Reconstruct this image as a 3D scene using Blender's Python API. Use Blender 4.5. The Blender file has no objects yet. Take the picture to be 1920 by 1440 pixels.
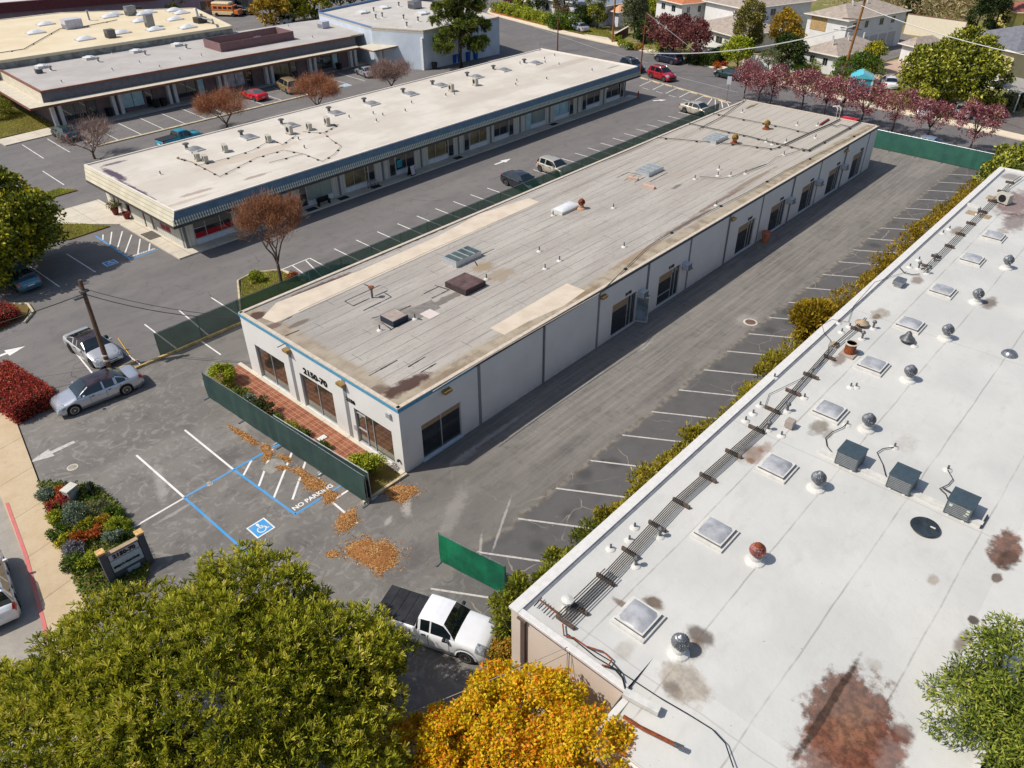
import bpy, math, random
import numpy as np
from mathutils import Vector, Matrix

sc = bpy.context.scene
COL = sc.collection
PI = math.pi
R = math.radians

# ---------------------------------------------------------------- camera
CH = 28.5
YAW, PITCH, ROLL, FPX = 0.73999504, 0.61132338, 0.00683216, 1442.39639
def _rot(y, p, r):
    f = np.array([math.cos(y)*math.cos(p), math.sin(y)*math.cos(p), -math.sin(p)])
    rt = np.array([math.sin(y), -math.cos(y), 0.0]); dn = np.cross(f, rt)
    return np.stack([rt*math.cos(r)+dn*math.sin(r), -rt*math.sin(r)+dn*math.cos(r), f], 1)
RC = _rot(YAW, PITCH, ROLL)
cd = bpy.data.cameras.new('camera'); cam = bpy.data.objects.new('camera', cd); COL.objects.link(cam)
m3 = np.stack([RC[:, 0], -RC[:, 1], -RC[:, 2]], 1)
cam.matrix_world = Matrix([[*m3[0], 0], [*m3[1], 0], [*m3[2], CH], [0, 0, 0, 1]])
cd.sensor_width = 36; cd.lens = 36*FPX/1920; cd.clip_end = 3000; cd.clip_start = 0.5
sc.camera = cam

def G(u, v, z=0.0):
    """point of the place at height z seen at (u, v) of the 1920x1440 photograph"""
    d = RC @ np.array([u-960, v-720, FPX]); t = (z-CH)/d[2]
    return Vector((d[0]*t, d[1]*t, z))
def GX(u, v, z=0.0):
    p = G(u, v, z); return (p.x, p.y)

# ---------------------------------------------------------------- light
SUN_EL, SUN_DIR = R(52), Vector((-0.82, 0.573, 0)).normalized()
w = bpy.data.worlds.new("World"); sc.world = w; w.use_nodes = True
nt = w.node_tree; bg = nt.nodes['Background']
sky = nt.nodes.new('ShaderNodeTexSky'); sky.sky_type = 'NISHITA'; sky.sun_disc = False
sky.sun_elevation = SUN_EL
sky.dust_density = 1.6; sky.sun_rotation = math.atan2(SUN_DIR.x, SUN_DIR.y)
nt.links.new(sky.outputs[0], bg.inputs[0]); bg.inputs[1].default_value = 0.115
sl = bpy.data.lights.new('sun', 'SUN'); sl.energy = 4.3; sl.angle = R(0.5); sl.color = (1, .955, .88)
so = bpy.data.objects.new('sun', sl); COL.objects.link(so)
sd = Vector((SUN_DIR.x*math.cos(SUN_EL), SUN_DIR.y*math.cos(SUN_EL), math.sin(SUN_EL)))
so.rotation_euler = sd.to_track_quat('Z', 'Y').to_euler(); so.location = (0, 0, 80)
sc.view_settings.view_transform = 'Standard'; sc.view_settings.look = 'None'
sc.view_settings.exposure = 0; sc.view_settings.gamma = 1
sc.render.engine = 'CYCLES'
sc.cycles.max_bounces = 5; sc.cycles.diffuse_bounces = 3; sc.cycles.transparent_max_bounces = 8

# ---------------------------------------------------------------- scene tree helpers
WM = {}
def link(o, parent=None):
    COL.objects.link(o)
    if parent is not None: o.parent = parent
    return o
def tag(o, label=None, cat=None, group=None, kind=None):
    if label: o['label'] = label
    if cat: o['category'] = cat
    if group: o['group'] = group
    if kind: o['kind'] = kind
    return o
def thing(name, label, cat, loc=(0, 0, 0), rz=0, group=None):
    o = bpy.data.objects.new(name, None); o.empty_display_size = .3
    o.location = loc; o.rotation_euler = (0, 0, rz); link(o)
    WM[o.name] = Matrix.Translation(Vector(loc)) @ Matrix.Rotation(rz, 4, 'Z')
    return tag(o, label, cat, group)
def kids(o): return [c for c in o.children]
def dup(o, parent=None, loc=None, rz=None, label=None, group=None, scale=None):
    c = o.copy(); COL.objects.link(c); c.parent = parent
    if loc is not None: c.location = loc
    if rz is not None: c.rotation_euler = (0, 0, rz)
    if scale is not None: c.scale = (scale,)*3 if not hasattr(scale, '__len__') else scale
    if label: c['label'] = label
    if group: c['group'] = group
    for ch in list(o.children): dup(ch, c)
    return c

class MB:
    """collects faces; build() links them as one mesh object"""
    def __init__(s): s.v = []; s.f = []; s.mi = []; s.cm = 0; s.sm = []; s.cs = False
    def add(s, vs, fs):
        b = len(s.v); s.v += [tuple(p) for p in vs]
        for f in fs: s.f.append(tuple(b+i for i in f)); s.mi.append(s.cm); s.sm.append(s.cs)
        return s
    def box(s, x0, y0, z0, x1, y1, z1):
        x0, x1 = min(x0, x1), max(x0, x1); y0, y1 = min(y0, y1), max(y0, y1); z0, z1 = min(z0, z1), max(z0, z1)
        return s.add([(x0,y0,z0),(x1,y0,z0),(x1,y1,z0),(x0,y1,z0),(x0,y0,z1),(x1,y0,z1),(x1,y1,z1),(x0,y1,z1)],
                     [(0,3,2,1),(4,5,6,7),(0,1,5,4),(1,2,6,5),(2,3,7,6),(3,0,4,7)])
    def obox(s, c, ax, hx, hy, z0, z1):
        """box centred at c (x,y), long axis direction ax, half sizes hx, hy"""
        a = Vector((ax[0], ax[1])).normalized(); n = Vector((-a.y, a.x)); c = Vector(c[:2])
        q = [c-a*hx-n*hy, c+a*hx-n*hy, c+a*hx+n*hy, c-a*hx+n*hy]
        return s.prism([(p.x, p.y) for p in q], z0, z1)
    def prism(s, poly, z0, z1, bottom=True):
        n = len(poly); ar = sum(poly[i][0]*poly[(i+1) % n][1]-poly[(i+1) % n][0]*poly[i][1] for i in range(n))
        if ar < 0: poly = poly[::-1]
        vs = [(p[0], p[1], z0) for p in poly]+[(p[0], p[1], z1) for p in poly]
        fs = [tuple(range(n, 2*n))]+[(i, (i+1) % n, n+(i+1) % n, n+i) for i in range(n)]
        if bottom: fs.append(tuple(range(n))[::-1])
        return s.add(vs, fs)
    def sheet(s, poly, z):
        n = len(poly); ar = sum(poly[i][0]*poly[(i+1) % n][1]-poly[(i+1) % n][0]*poly[i][1] for i in range(n))
        if ar < 0: poly = poly[::-1]
        return s.add([(p[0], p[1], z) for p in poly], [tuple(range(n))])
    def strip(s, a, b, wd, z):
        a = Vector(a[:2]); b = Vector(b[:2]); d = (b-a).normalized(); n = Vector((-d.y, d.x))*wd/2
        return s.sheet([tuple(a-n), tuple(b-n), tuple(b+n), tuple(a+n)], z)
    def tube(s, pts, r, n=6, r2=None, cap=True):
        pts = [Vector(p) for p in pts]; k = len(pts); rings = []
        up = Vector((0, 0, 1))
        for i, p in enumerate(pts):
            d = (pts[min(i+1, k-1)]-pts[max(i-1, 0)]).normalized()
            a = d.cross(up)
            if a.length < .05: a = d.cross(Vector((0, 1, 0)))
            a.normalize(); b = d.cross(a)
            rr = r if r2 is None else r+(r2-r)*i/(k-1)
            rings.append([p+(a*math.cos(t)+b*math.sin(t))*rr for t in [2*PI*j/n for j in range(n)]])
        vs = [q for rg in rings for q in rg]
        fs = [(i*n+j, i*n+(j+1) % n, (i+1)*n+(j+1) % n, (i+1)*n+j) for i in range(k-1) for j in range(n)]
        if cap: fs += [tuple(range(n))[::-1], tuple(range((k-1)*n, k*n))]
        return s.add(vs, fs)
    def lathe(s, c, prof, n=16, ax='z'):
        vs = []
        for (r, z) in prof:
            for j in range(n):
                t = 2*PI*j/n
                q = (r*math.cos(t), r*math.sin(t), z) if ax == 'z' else ((r*math.cos(t), z, r*math.sin(t)) if ax == 'y' else (z, r*math.cos(t), r*math.sin(t)))
                vs.append((c[0]+q[0], c[1]+q[1], c[2]+q[2]))
        k = len(prof)
        fs = [(i*n+j, i*n+(j+1) % n, (i+1)*n+(j+1) % n, (i+1)*n+j) for i in range(k-1) for j in range(n)]
        fs += [tuple(range(n))[::-1], tuple(range((k-1)*n, k*n))]
        return s.add(vs, fs)
    def build(s, name, mats, parent=None, world=True, smooth=False, bevel=0, label=None):
        if not isinstance(mats, (list, tuple)): mats = [mats]
        me = bpy.data.meshes.new(name); vs = s.v; loc = Vector((0, 0, 0))
        if parent is not None and world and parent.name in WM:
            im = WM[parent.name].inverted(); vs = [tuple(im @ Vector(p)) for p in vs]
        elif parent is None:
            A = np.array(vs); c = (A.min(0)+A.max(0))/2; loc = Vector((c[0], c[1], A[:, 2].min()))
            vs = [tuple(p) for p in (A-np.array(loc))]
        me.from_pydata(vs, [], s.f); me.validate()
        for m in mats: me.materials.append(m)
        if len(me.polygons) == len(s.f):
            me.polygons.foreach_set('material_index', s.mi)
            me.polygons.foreach_set('use_smooth', [smooth or q for q in s.sm])
        me.update()
        o = bpy.data.objects.new(name, me); o.location = loc; link(o, parent)
        if parent is not None and world and parent.name in WM: WM[o.name] = WM[parent.name]
        if bevel:
            b = o.modifiers.new('bevel', 'BEVEL'); b.width = bevel; b.segments = 2; b.limit_method = 'ANGLE'
        if label: o['label'] = label
        return o

# ---------------------------------------------------------------- materials
def S(r, g, b, k=1.0):
    f = lambda c: ((c/255+.055)/1.055)**2.4 if c > 10 else c/255/12.92
    return (f(r)*k, f(g)*k, f(b)*k, 1)
class NT:
    def __init__(s, name, world=False):
        s.m = bpy.data.materials.new(name); s.m.use_nodes = True; s.t = s.m.node_tree; s.b = s.t.nodes['Principled BSDF']
        if world:
            g = s.n('ShaderNodeNewGeometry'); s.P = g.outputs['Position']
        else:
            g = s.n('ShaderNodeTexCoord'); s.P = g.outputs['Object']
    def n(s, t, **k):
        x = s.t.nodes.new(t)
        for a, v in k.items(): setattr(x, a, v)
        return x
    def L(s, a, b): s.t.links.new(a, b)
    def put(s, sock, v):
        if hasattr(v, 'default_value') or hasattr(v, 'is_linked'): s.L(v, sock)
        else: sock.default_value = v
    def vec(s, scale, rot=0, off=(0, 0, 0), src=None):
        x = s.n('ShaderNodeMapping'); s.L(src or s.P, x.inputs[0]); x.inputs['Scale'].default_value = scale
        x.inputs['Rotation'].default_value = (0, 0, rot); x.inputs['Location'].default_value = off
        return x.outputs[0]
    def noise(s, scale=1, det=4, vec=None, rough=.55, dist=0):
        x = s.n('ShaderNodeTexNoise'); s.L(vec or s.P, x.inputs['Vector']); x.inputs['Scale'].default_value = scale
        x.inputs['Detail'].default_value = det; x.inputs['Roughness'].default_value = rough; x.inputs['Distortion'].default_value = dist
        return x.outputs['Fac']
    def vor(s, scale, feature='DISTANCE_TO_EDGE', vec=None):
        x = s.n('ShaderNodeTexVoronoi', feature=feature); s.L(vec or s.P, x.inputs['Vector']); x.inputs['Scale'].default_value = scale
        return x.outputs['Distance']
    def rng(s, v, a, b, c=0, d=1):
        x = s.n('ShaderNodeMapRange', interpolation_type='SMOOTHSTEP'); s.put(x.inputs[0], v)
        for i, q in enumerate((a, b, c, d)): x.inputs[i+1].default_value = q
        return x.outputs[0]
    def ma(s, op, a, b=0.0, c=0.0):
        x = s.n('ShaderNodeMath', operation=op); s.put(x.inputs[0], a); s.put(x.inputs[1], b); s.put(x.inputs[2], c)
        return x.outputs[0]
    def mix(s, f, a, b, mode='MIX'):
        x = s.n('ShaderNodeMix', data_type='RGBA', blend_type=mode); s.put(x.inputs[0], f); s.put(x.inputs[6], a); s.put(x.inputs[7], b)
        return x.outputs[2]
    def sep(s, v=None):
        x = s.n('ShaderNodeSeparateXYZ'); s.L(v or s.P, x.inputs[0]); return x.outputs
    def gain(s, c, rgb): return s.mix(1.0, c, tuple(rgb)+(1,), 'MULTIPLY')
    def lines(s, coord, period, width, soft=.3):
        """thin lines repeating along a coordinate -> mask"""
        m = s.ma('MODULO', s.ma('ADD', coord, 1000.0), period)
        d = s.ma('ABSOLUTE', s.ma('SUBTRACT', m, period/2))
        return s.rng(d, width*(1-soft), width*(1+soft), 1, 0)
    def stain(s, col, c, rx, ry, ang, color, strength=.8, soft=.35, ns=1.6, amp=.5, c2=None):
        """an irregular blot of colour with a shape of its own"""
        v = s.vec((1, 1, 0), 0, (-c[0], -c[1], 0))
        r = s.n('ShaderNodeVectorRotate', rotation_type='Z_AXIS'); s.L(v, r.inputs['Vector']); r.inputs['Angle'].default_value = -ang
        q = s.sep(r.outputs[0])
        d = s.ma('SQRT', s.ma('ADD', s.ma('POWER', s.ma('ABSOLUTE', s.ma('DIVIDE', q[0], rx)), 2.0), s.ma('POWER', s.ma('ABSOLUTE', s.ma('DIVIDE', q[1], ry)), 2.0)))
        if not hasattr(s, '_sn'): s._sn = {}
        k = ns
        if k not in s._sn: s._sn[k] = s.noise(k, 5, rough=.65)
        d = s.ma('ADD', d, s.ma('MULTIPLY', s.ma('SUBTRACT', s._sn[k], .5), amp*3))
        if c2: color = s.mix(s.rng(s.noise(3.1, 5, None, .75), .36, .62), color, c2)
        return s.mix(s.rng(d, 1-soft, 1+soft*.5, strength, 0), col, color)
    def bump(s, h, st=.3, dist=.02):
        x = s.n('ShaderNodeBump'); x.inputs['Strength'].default_value = st; x.inputs['Distance'].default_value = dist
        s.put(x.inputs['Height'], h); s.L(x.outputs[0], s.b.inputs['Normal'])
    def out(s, col, rough=.8, metal=0, spec=.3):
        s.put(s.b.inputs['Base Color'], col); s.put(s.b.inputs['Roughness'], rough); s.b.inputs['Metallic'].default_value = metal
        s.b.inputs['Specular IOR Level'].default_value = spec
        return s.m
_mc = {}
def mat(name, col, rough=.75, var=.12, scale=3, metal=0, spec=.3, bump=0, c2=None, coat=0):
    if name in _mc: return _mc[name]
    t = NT(name); c = tuple(col[:3])+(1,)
    d = c2 or tuple(x*(1-var*1.6) for x in c[:3])+(1,)
    f = t.rng(t.noise(scale, 5, rough=.62), .3, .72)
    cc = t.mix(f, c, d)
    if bump: t.bump(t.noise(scale*6, 3), bump, .02)
    if coat: t.b.inputs['Coat Weight'].default_value = coat; t.b.inputs['Coat Roughness'].default_value = .04
    _mc[name] = t.out(cc, rough, metal, spec); return _mc[name]
def glassy(name, col, rough=.04, c2=None, scale=1.5, spec=.8):
    if name in _mc: return _mc[name]
    t = NT(name); cc = t.mix(t.rng(t.noise(scale, 3), .35, .7), tuple(col[:3])+(1,), c2 or tuple(x*.4 for x in col[:3])+(1,))
    _mc[name] = t.out(cc, rough, 0, spec); return _mc[name]

# ---------------------------------------------------------------- walls with openings, windows, writing
class Face:
    """a vertical plane from p0 to p1, outside on the right hand of the walk"""
    def __init__(s, p0, p1):
        s.p = Vector((p0[0], p0[1], 0)); e = Vector((p1[0]-p0[0], p1[1]-p0[1], 0)); s.L = e.length; s.d = e.normalized()
        s.n = Vector((s.d.y, -s.d.x, 0))
    def at(s, a, o, z): return s.p+s.d*a+s.n*o+Vector((0, 0, z))
    def px(s, u, v, off=0):
        """(a, z) where the ray through photo pixel meets the plane"""
        d = Vector(RC @ np.array([u-960, v-720, FPX])); o = Vector((0, 0, CH))
        t = ((s.p+s.n*off-o).dot(s.n))/d.dot(s.n); q = o+d*t
        return (q-s.p).dot(s.d), q.z
    def box(s, mb, a0, a1, o0, o1, z0, z1):
        if a0 > a1: a0, a1 = a1, a0
        vs = [s.at(a, o, z) for z in (z0, z1) for (a, o) in ((a0, o1), (a1, o1), (a1, o0), (a0, o0))]
        return mb.add(vs, [(0,3,2,1),(4,5,6,7),(0,1,5,4),(1,2,6,5),(2,3,7,6),(3,0,4,7)])
    def quad(s, mb, a0, a1, z0, z1, o=0):
        return mb.add([s.at(a0, o, z0), s.at(a1, o, z0), s.at(a1, o, z1), s.at(a0, o, z1)], [(0, 1, 2, 3)])
def wall(mb, F, z0, z1, ops=(), depth=.16, a0=0, a1=None):
    a1 = F.L if a1 is None else a1
    A = sorted({a0, a1, *[o[0] for o in ops], *[o[1] for o in ops]}); Z = sorted({z0, z1, *[o[2] for o in ops], *[o[3] for o in ops]})
    for i in range(len(A)-1):
        for j in range(len(Z)-1):
            ca, cz = (A[i]+A[i+1])/2, (Z[j]+Z[j+1])/2
            if any(o[0] < ca < o[1] and o[2] < cz < o[3] for o in ops): continue
            F.quad(mb, A[i], A[i+1], Z[j], Z[j+1])
    for o in ops:
        b, c, d, e = o[:4]
        P = [(b, d), (c, d), (c, e), (b, e)]
        for k in range(4):
            (a, z), (a2, z2) = P[k], P[(k+1) % 4]
            mb.add([F.at(a, 0, z), F.at(a, -depth, z), F.at(a2, -depth, z2), F.at(a2, 0, z2)], [(0, 1, 2, 3)])
def window(F, parent, a0, a1, z0, z1, mull=(), trans=(), fm=None, gm=None, depth=.1, fw=.06, name='window', label=None):
    mb = MB(); o0, o1 = -depth-.03, -depth+.05
    F.box(mb, a0+.002, a0+fw, o0, o1, z0+.002, z1-.002); F.box(mb, a1-fw, a1-.002, o0, o1, z0+.002, z1-.002)
    F.box(mb, a0+fw, a1-fw, o0, o1, z0+.002, z0+fw); F.box(mb, a0+fw, a1-fw, o0, o1, z1-fw, z1-.002)
    for m in mull:
        a = a0+(a1-a0)*m; F.box(mb, a-fw*.4, a+fw*.4, o0+.002, o1-.003, z0+fw, z1-fw)
    for t in trans:
        q0, q1, tz = t if hasattr(t, '__len__') else (0, 1, t)
        z = z0+(z1-z0)*tz; F.box(mb, a0+(a1-a0)*q0+fw*.5, a0+(a1-a0)*q1-fw*.5, o0+.004, o1-.006, z-fw*.4, z+fw*.4)
    w = mb.build(name, fm, parent)
    g = MB(); F.quad(g, a0+fw*.5, a1-fw*.5, z0+fw*.5, z1-fw*.5, -depth); g.build('pane', gm, w)
    if label: w['label'] = label
    return w
def text_mesh(name, body, size, origin, xdir, ydir, m, parent=None, extrude=.015, align='CENTER', bold=0, sx=1):
    cu = bpy.data.curves.new(name, 'FONT'); cu.body = body; cu.size = size; cu.extrude = extrude; cu.align_x = align; cu.align_y = 'CENTER'
    cu.offset = bold; cu.resolution_u = 3
    t = bpy.data.objects.new('tmp', cu); COL.objects.link(t)
    bpy.context.view_layer.update(); dg = bpy.context.evaluated_depsgraph_get()
    me = bpy.data.meshes.new_from_object(t.evaluated_get(dg)); bpy.data.objects.remove(t); bpy.data.curves.remove(cu)
    X = Vector(xdir).normalized(); Y = Vector(ydir).normalized(); Z = X.cross(Y); o = Vector(origin)
    M4 = Matrix(((X.x*sx, Y.x, Z.x, o.x), (X.y*sx, Y.y, Z.y, o.y), (X.z*sx, Y.z, Z.z, o.z), (0, 0, 0, 1)))
    if parent is not None and parent.name in WM: M4 = WM[parent.name].inverted() @ M4
    me.transform(M4); me.name = name; me.materials.clear(); me.materials.append(m)
    ob = bpy.data.objects.new(name, me); link(ob, parent)
    return ob
# ---------------------------------------------------------------- vegetation
def leafmat(name, cols, rough=.6, trans=.25):
    """cols: colours spread over the random per-leaf value"""
    t = NT(name); a = t.n('ShaderNodeAttribute'); a.attribute_name = 'tint'
    r = t.n('ShaderNodeValToRGB'); t.L(a.outputs['Fac'], r.inputs[0]); e = r.color_ramp.elements
    while len(e) < len(cols): e.new(.5)
    for i, c in enumerate(cols): e[i].position = i/(len(cols)-1) if len(cols) > 1 else 0; e[i].color = tuple(c[:3])+(1,)
    m = t.out(r.outputs[0], rough, 0, .25)
    tr = t.n('ShaderNodeBsdfTranslucent'); t.L(r.outputs[0], tr.inputs[0])
    mx = t.n('ShaderNodeMixShader'); mx.inputs[0].default_value = trans
    t.L(t.b.outputs[0], mx.inputs[1]); t.L(tr.outputs[0], mx.inputs[2])
    t.L(mx.outputs[0], t.t.nodes['Material Output'].inputs[0])
    return m
def np_mesh(name, V, k, tint, m, parent=None, loc=None):
    """V (n*k,3) vertices of n separate k-gons"""
    n = len(V)//k; me = bpy.data.meshes.new(name)
    me.vertices.add(n*k); me.vertices.foreach_set('co', V.astype(np.float32).ravel())
    me.loops.add(n*k); me.loops.foreach_set('vertex_index', np.arange(n*k, dtype=np.int32))
    me.polygons.add(n); me.polygons.foreach_set('loop_start', np.arange(0, n*k, k, dtype=np.int32))
    me.polygons.foreach_set('loop_total', np.full(n, k, dtype=np.int32)); me.update(calc_edges=True)
    at = me.attributes.new('tint', 'FLOAT', 'FACE'); at.data.foreach_set('value', tint.astype(np.float32))
    me.materials.append(m); o = bpy.data.objects.new(name, me)
    if loc is not None: o.location = loc
    link(o, parent); return o
def unit(n, rng, up=0):
    d = rng.normal(size=(n, 3)); d[:, 2] += up; return d/np.linalg.norm(d, axis=1, keepdims=True)
def clump_points(blobs, nc, rc, npl, rng, up=.35, flat=.8, rj=.35):
    """leaf positions spread over small clumps that sit on the shells of the blobs"""
    B = np.array(blobs, float); wt = B[:, 3]*B[:, 4]+B[:, 4]*B[:, 5]+B[:, 3]*B[:, 5]; wt /= wt.sum()
    P = []; O = []; T = []
    for b, q in zip(B, wt):
        k = max(3, int(nc*q)); d = unit(k, rng, up); rad = rng.uniform(.62, 1.0, (k, 1))**.6
        c = b[:3]+d*b[3:6]*rad; r = rc*rng.uniform(.6, 1.35, (k, 1))
        for i in range(k):
            m = max(4, int(npl*(r[i, 0]/rc)**2)); u = unit(m, rng, .35); s = rng.uniform(0, 1, (m, 1))**rj
            P.append(c[i]+u*s*r[i]*np.array([1, 1, flat])); O.append(u*.7+d[i]*.5); T.append(np.full(m, rng.uniform(-.18, .18)))
    return np.concatenate(P), np.concatenate(O), np.concatenate(T)
def leaf_quads(P, O, T, ln, wd, rng, droop=0, spread=1.0, tv=.3):
    n = len(P); O = O/np.linalg.norm(O, axis=1, keepdims=True)
    a = O*.6+rng.normal(size=(n, 3))*spread*.6; a[:, 2] -= droop; a /= np.linalg.norm(a, axis=1, keepdims=True)
    b = np.cross(a, O+rng.normal(size=(n, 3))*.5); b /= (np.linalg.norm(b, axis=1, keepdims=True)+1e-6)
    l = ln*rng.uniform(.6, 1.3, (n, 1)); w_ = wd*rng.uniform(.7, 1.2, (n, 1))
    V = np.stack([P, P+a*l*.5+b*w_*.5, P+a*l, P+a*l*.5-b*w_*.5], 1).reshape(-1, 3)
    return V, np.clip(.5+T+rng.normal(size=n)*tv, 0, 1)
def tufts(P, O, T, k, ln, wd, rng, tipt=.5):
    """bunches of narrow blades fanning outward and up: needle foliage"""
    n = len(P); O = O.copy(); O[:, 2] += .5; O /= np.linalg.norm(O, axis=1, keepdims=True)
    P2 = np.repeat(P, k, 0); O2 = np.repeat(O, k, 0); T2 = np.repeat(T+rng.normal(size=n)*.16, k)
    d = O2+rng.normal(size=(n*k, 3))*.52; d /= np.linalg.norm(d, axis=1, keepdims=True)
    b = np.cross(d, rng.normal(size=(n*k, 3))); b /= np.linalg.norm(b, axis=1, keepdims=True)
    l = ln*rng.uniform(.6, 1.2, (n*k, 1))
    V = np.stack([P2-b*wd*.3, P2+b*wd*.3, P2+d*l+b*wd*.55, P2+d*l-b*wd*.55], 1).reshape(-1, 3)
    al = (d*O2).sum(1)
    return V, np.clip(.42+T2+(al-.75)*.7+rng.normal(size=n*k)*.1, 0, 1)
BARK = lambda: mat('bark', (.10, .075, .055), .95, .4, 6, bump=.5)
def limbs(mb, base, tips, r0, rng, zsplit=.35, n=7):
    base = Vector(base); top = Vector((np.mean([t[0] for t in tips]), np.mean([t[1] for t in tips]), 0))
    zt = max(t[2] for t in tips); fork = Vector((base.x*.7+top.x*.3, base.y*.7+top.y*.3, base.z+(zt-base.z)*zsplit))
    mb.tube([base, base.lerp(fork, .5)+Vector((rng.normal()*r0*.5, rng.normal()*r0*.5, 0)), fork], r0*1.1, n, r0*.75)
    for t in tips:
        t = Vector(t); m = fork.lerp(t, .5)+Vector((rng.normal()*.2, rng.normal()*.2, .12*(t-fork).length))
        mb.tube([fork, m, t], r0*.5, 5, r0*.08)
def tree(name, label, base, blobs, nc, rc, npl, m, ln=.3, wd=.15, seed=1, group=None, trunk_r=.2, style='leaf', up=.35, cat='tree', droop=0, tuftk=9, flat=.8, bark=None, tv=.3, rj=.35, rot=0):
    """blobs are offsets from the base: (x, y, z, rx, ry, rz)"""
    rng = np.random.default_rng(seed); t = thing(name, label, cat, base, rot, group)
    P, O, T = clump_points(blobs, nc, rc, npl, rng, up, flat, rj)
    if style == 'tuft': V, tt = tufts(P, O, T, tuftk, ln, wd, rng)
    else: V, tt = leaf_quads(P, O, T, ln, wd, rng, droop, tv=tv)
    c = np_mesh('crown', V, 4, tt, m, t)
    if trunk_r:
        mb = MB(); tips = []
        for b in blobs:
            for d in unit(max(2, int(10/len(blobs))), rng, .6): tips.append(tuple(np.array(b[:3])+d*np.array(b[3:6])*.8))
        limbs(mb, (0, 0, 0), tips, trunk_r, rng); mb.build('trunk', bark or BARK(), t, world=False, smooth=True)
    return t
def bare_tree(name, label, base, h, rad, m, twig, seed=1, group=None, depth=5, ntw=3500, trunk=.14, low=.25, flat=1.0, tw=(.5, .02)):
    rng = np.random.default_rng(seed); t = thing(name, label, 'tree', base, 0, group)
    mb = MB(); ends = []
    def br(p, d, l, r, k):
        q = p+d*l; mid = p.lerp(q, .5)+Vector(rng.normal(size=3)*l*.05)
        mb.tube([p, mid, q], r, 5 if k > 2 else 4, r*.66, cap=False)
        if k == 0: ends.append(q); return
        if k < 3: ends.append(q)
        for i in range(3 if k > 2 else 3):
            e = Vector(rng.normal(size=3)); e.z = abs(e.z)*.35; nd = (d*1.0+e*.62); nd.x *= 1+.25*rad/h; nd.y *= 1+.25*rad/h; nd.normalize()
            br(q, nd, l*rng.uniform(.66, .86), r*.62, k-1)
    th = h*low; mb.tube([(0, 0, 0), (rng.normal()*.05, rng.normal()*.05, th)], trunk, 7, trunk*.8)
    for i in range(4):
        a = i*PI/2+rng.uniform(-.4, .4); d = Vector((math.cos(a)*rad/h*.95, math.sin(a)*rad/h*.95, .8)).normalized()
        br(Vector((0, 0, th)), d, h*.27, trunk*.55, depth-1)
    mb.build('trunk', m, t, world=False)
    E_ = np.array([tuple(e) for e in ends]); s = h/E_[:, 2].max(); idx = rng.integers(0, len(E_), ntw)
    P = E_[idx]+rng.normal(size=(ntw, 3))*rad*.09; r = np.linalg.norm(P[:, :2], axis=1); P = P[r < rad*1.12]; n = len(P)
    d = unit(n, rng, .7)+P/np.linalg.norm(P, axis=1, keepdims=True)*.4; b = unit(n, rng); l = tw[0]*rng.uniform(.4, 1.2, (n, 1))
    V = np.stack([P-b*tw[1]*.5, P+b*tw[1]*.5, P+d*l*.5+b*tw[1]*.5, P+d*l], 1).reshape(-1, 3)
    np_mesh('twigs', V, 4, rng.uniform(0, 1, n), twig, t)
    return t
def shrub(name, label, base, r, m, seed=1, group=None, n=900, ln=.14, wd=.08, h=None, cat='shrub', style='leaf', rx=1, parent=None):
    rng = np.random.default_rng(seed); h = h or r*1.0; nc = 16
    bl = [(0, 0, h*.45, r*.8*rx, r*.8, h*.55)]
    t = thing(name, label, cat, base, rng.uniform(0, 3) if rx == 1 else 0, group)
    P, O, T = clump_points(bl, nc, r*.33, max(8, n//nc), rng, .5, .9, .4)
    P[:, 2] = np.maximum(P[:, 2], .02)
    if style == 'tuft': V, tt = tufts(P, O, T, 5, ln, wd, rng)
    else: V, tt = leaf_quads(P, O, T, ln, wd, rng)
    np_mesh('foliage', V, 4, tt, m, t)
    mb = MB()
    for k in range(5):
        a = k*1.26; mb.tube([(0, 0, 0), (math.cos(a)*r*.5, math.sin(a)*r*.5, h*.6)], .02*max(1, r), 4, .008)
    mb.build('stems', BARK(), t, world=False)
    return t
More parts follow.
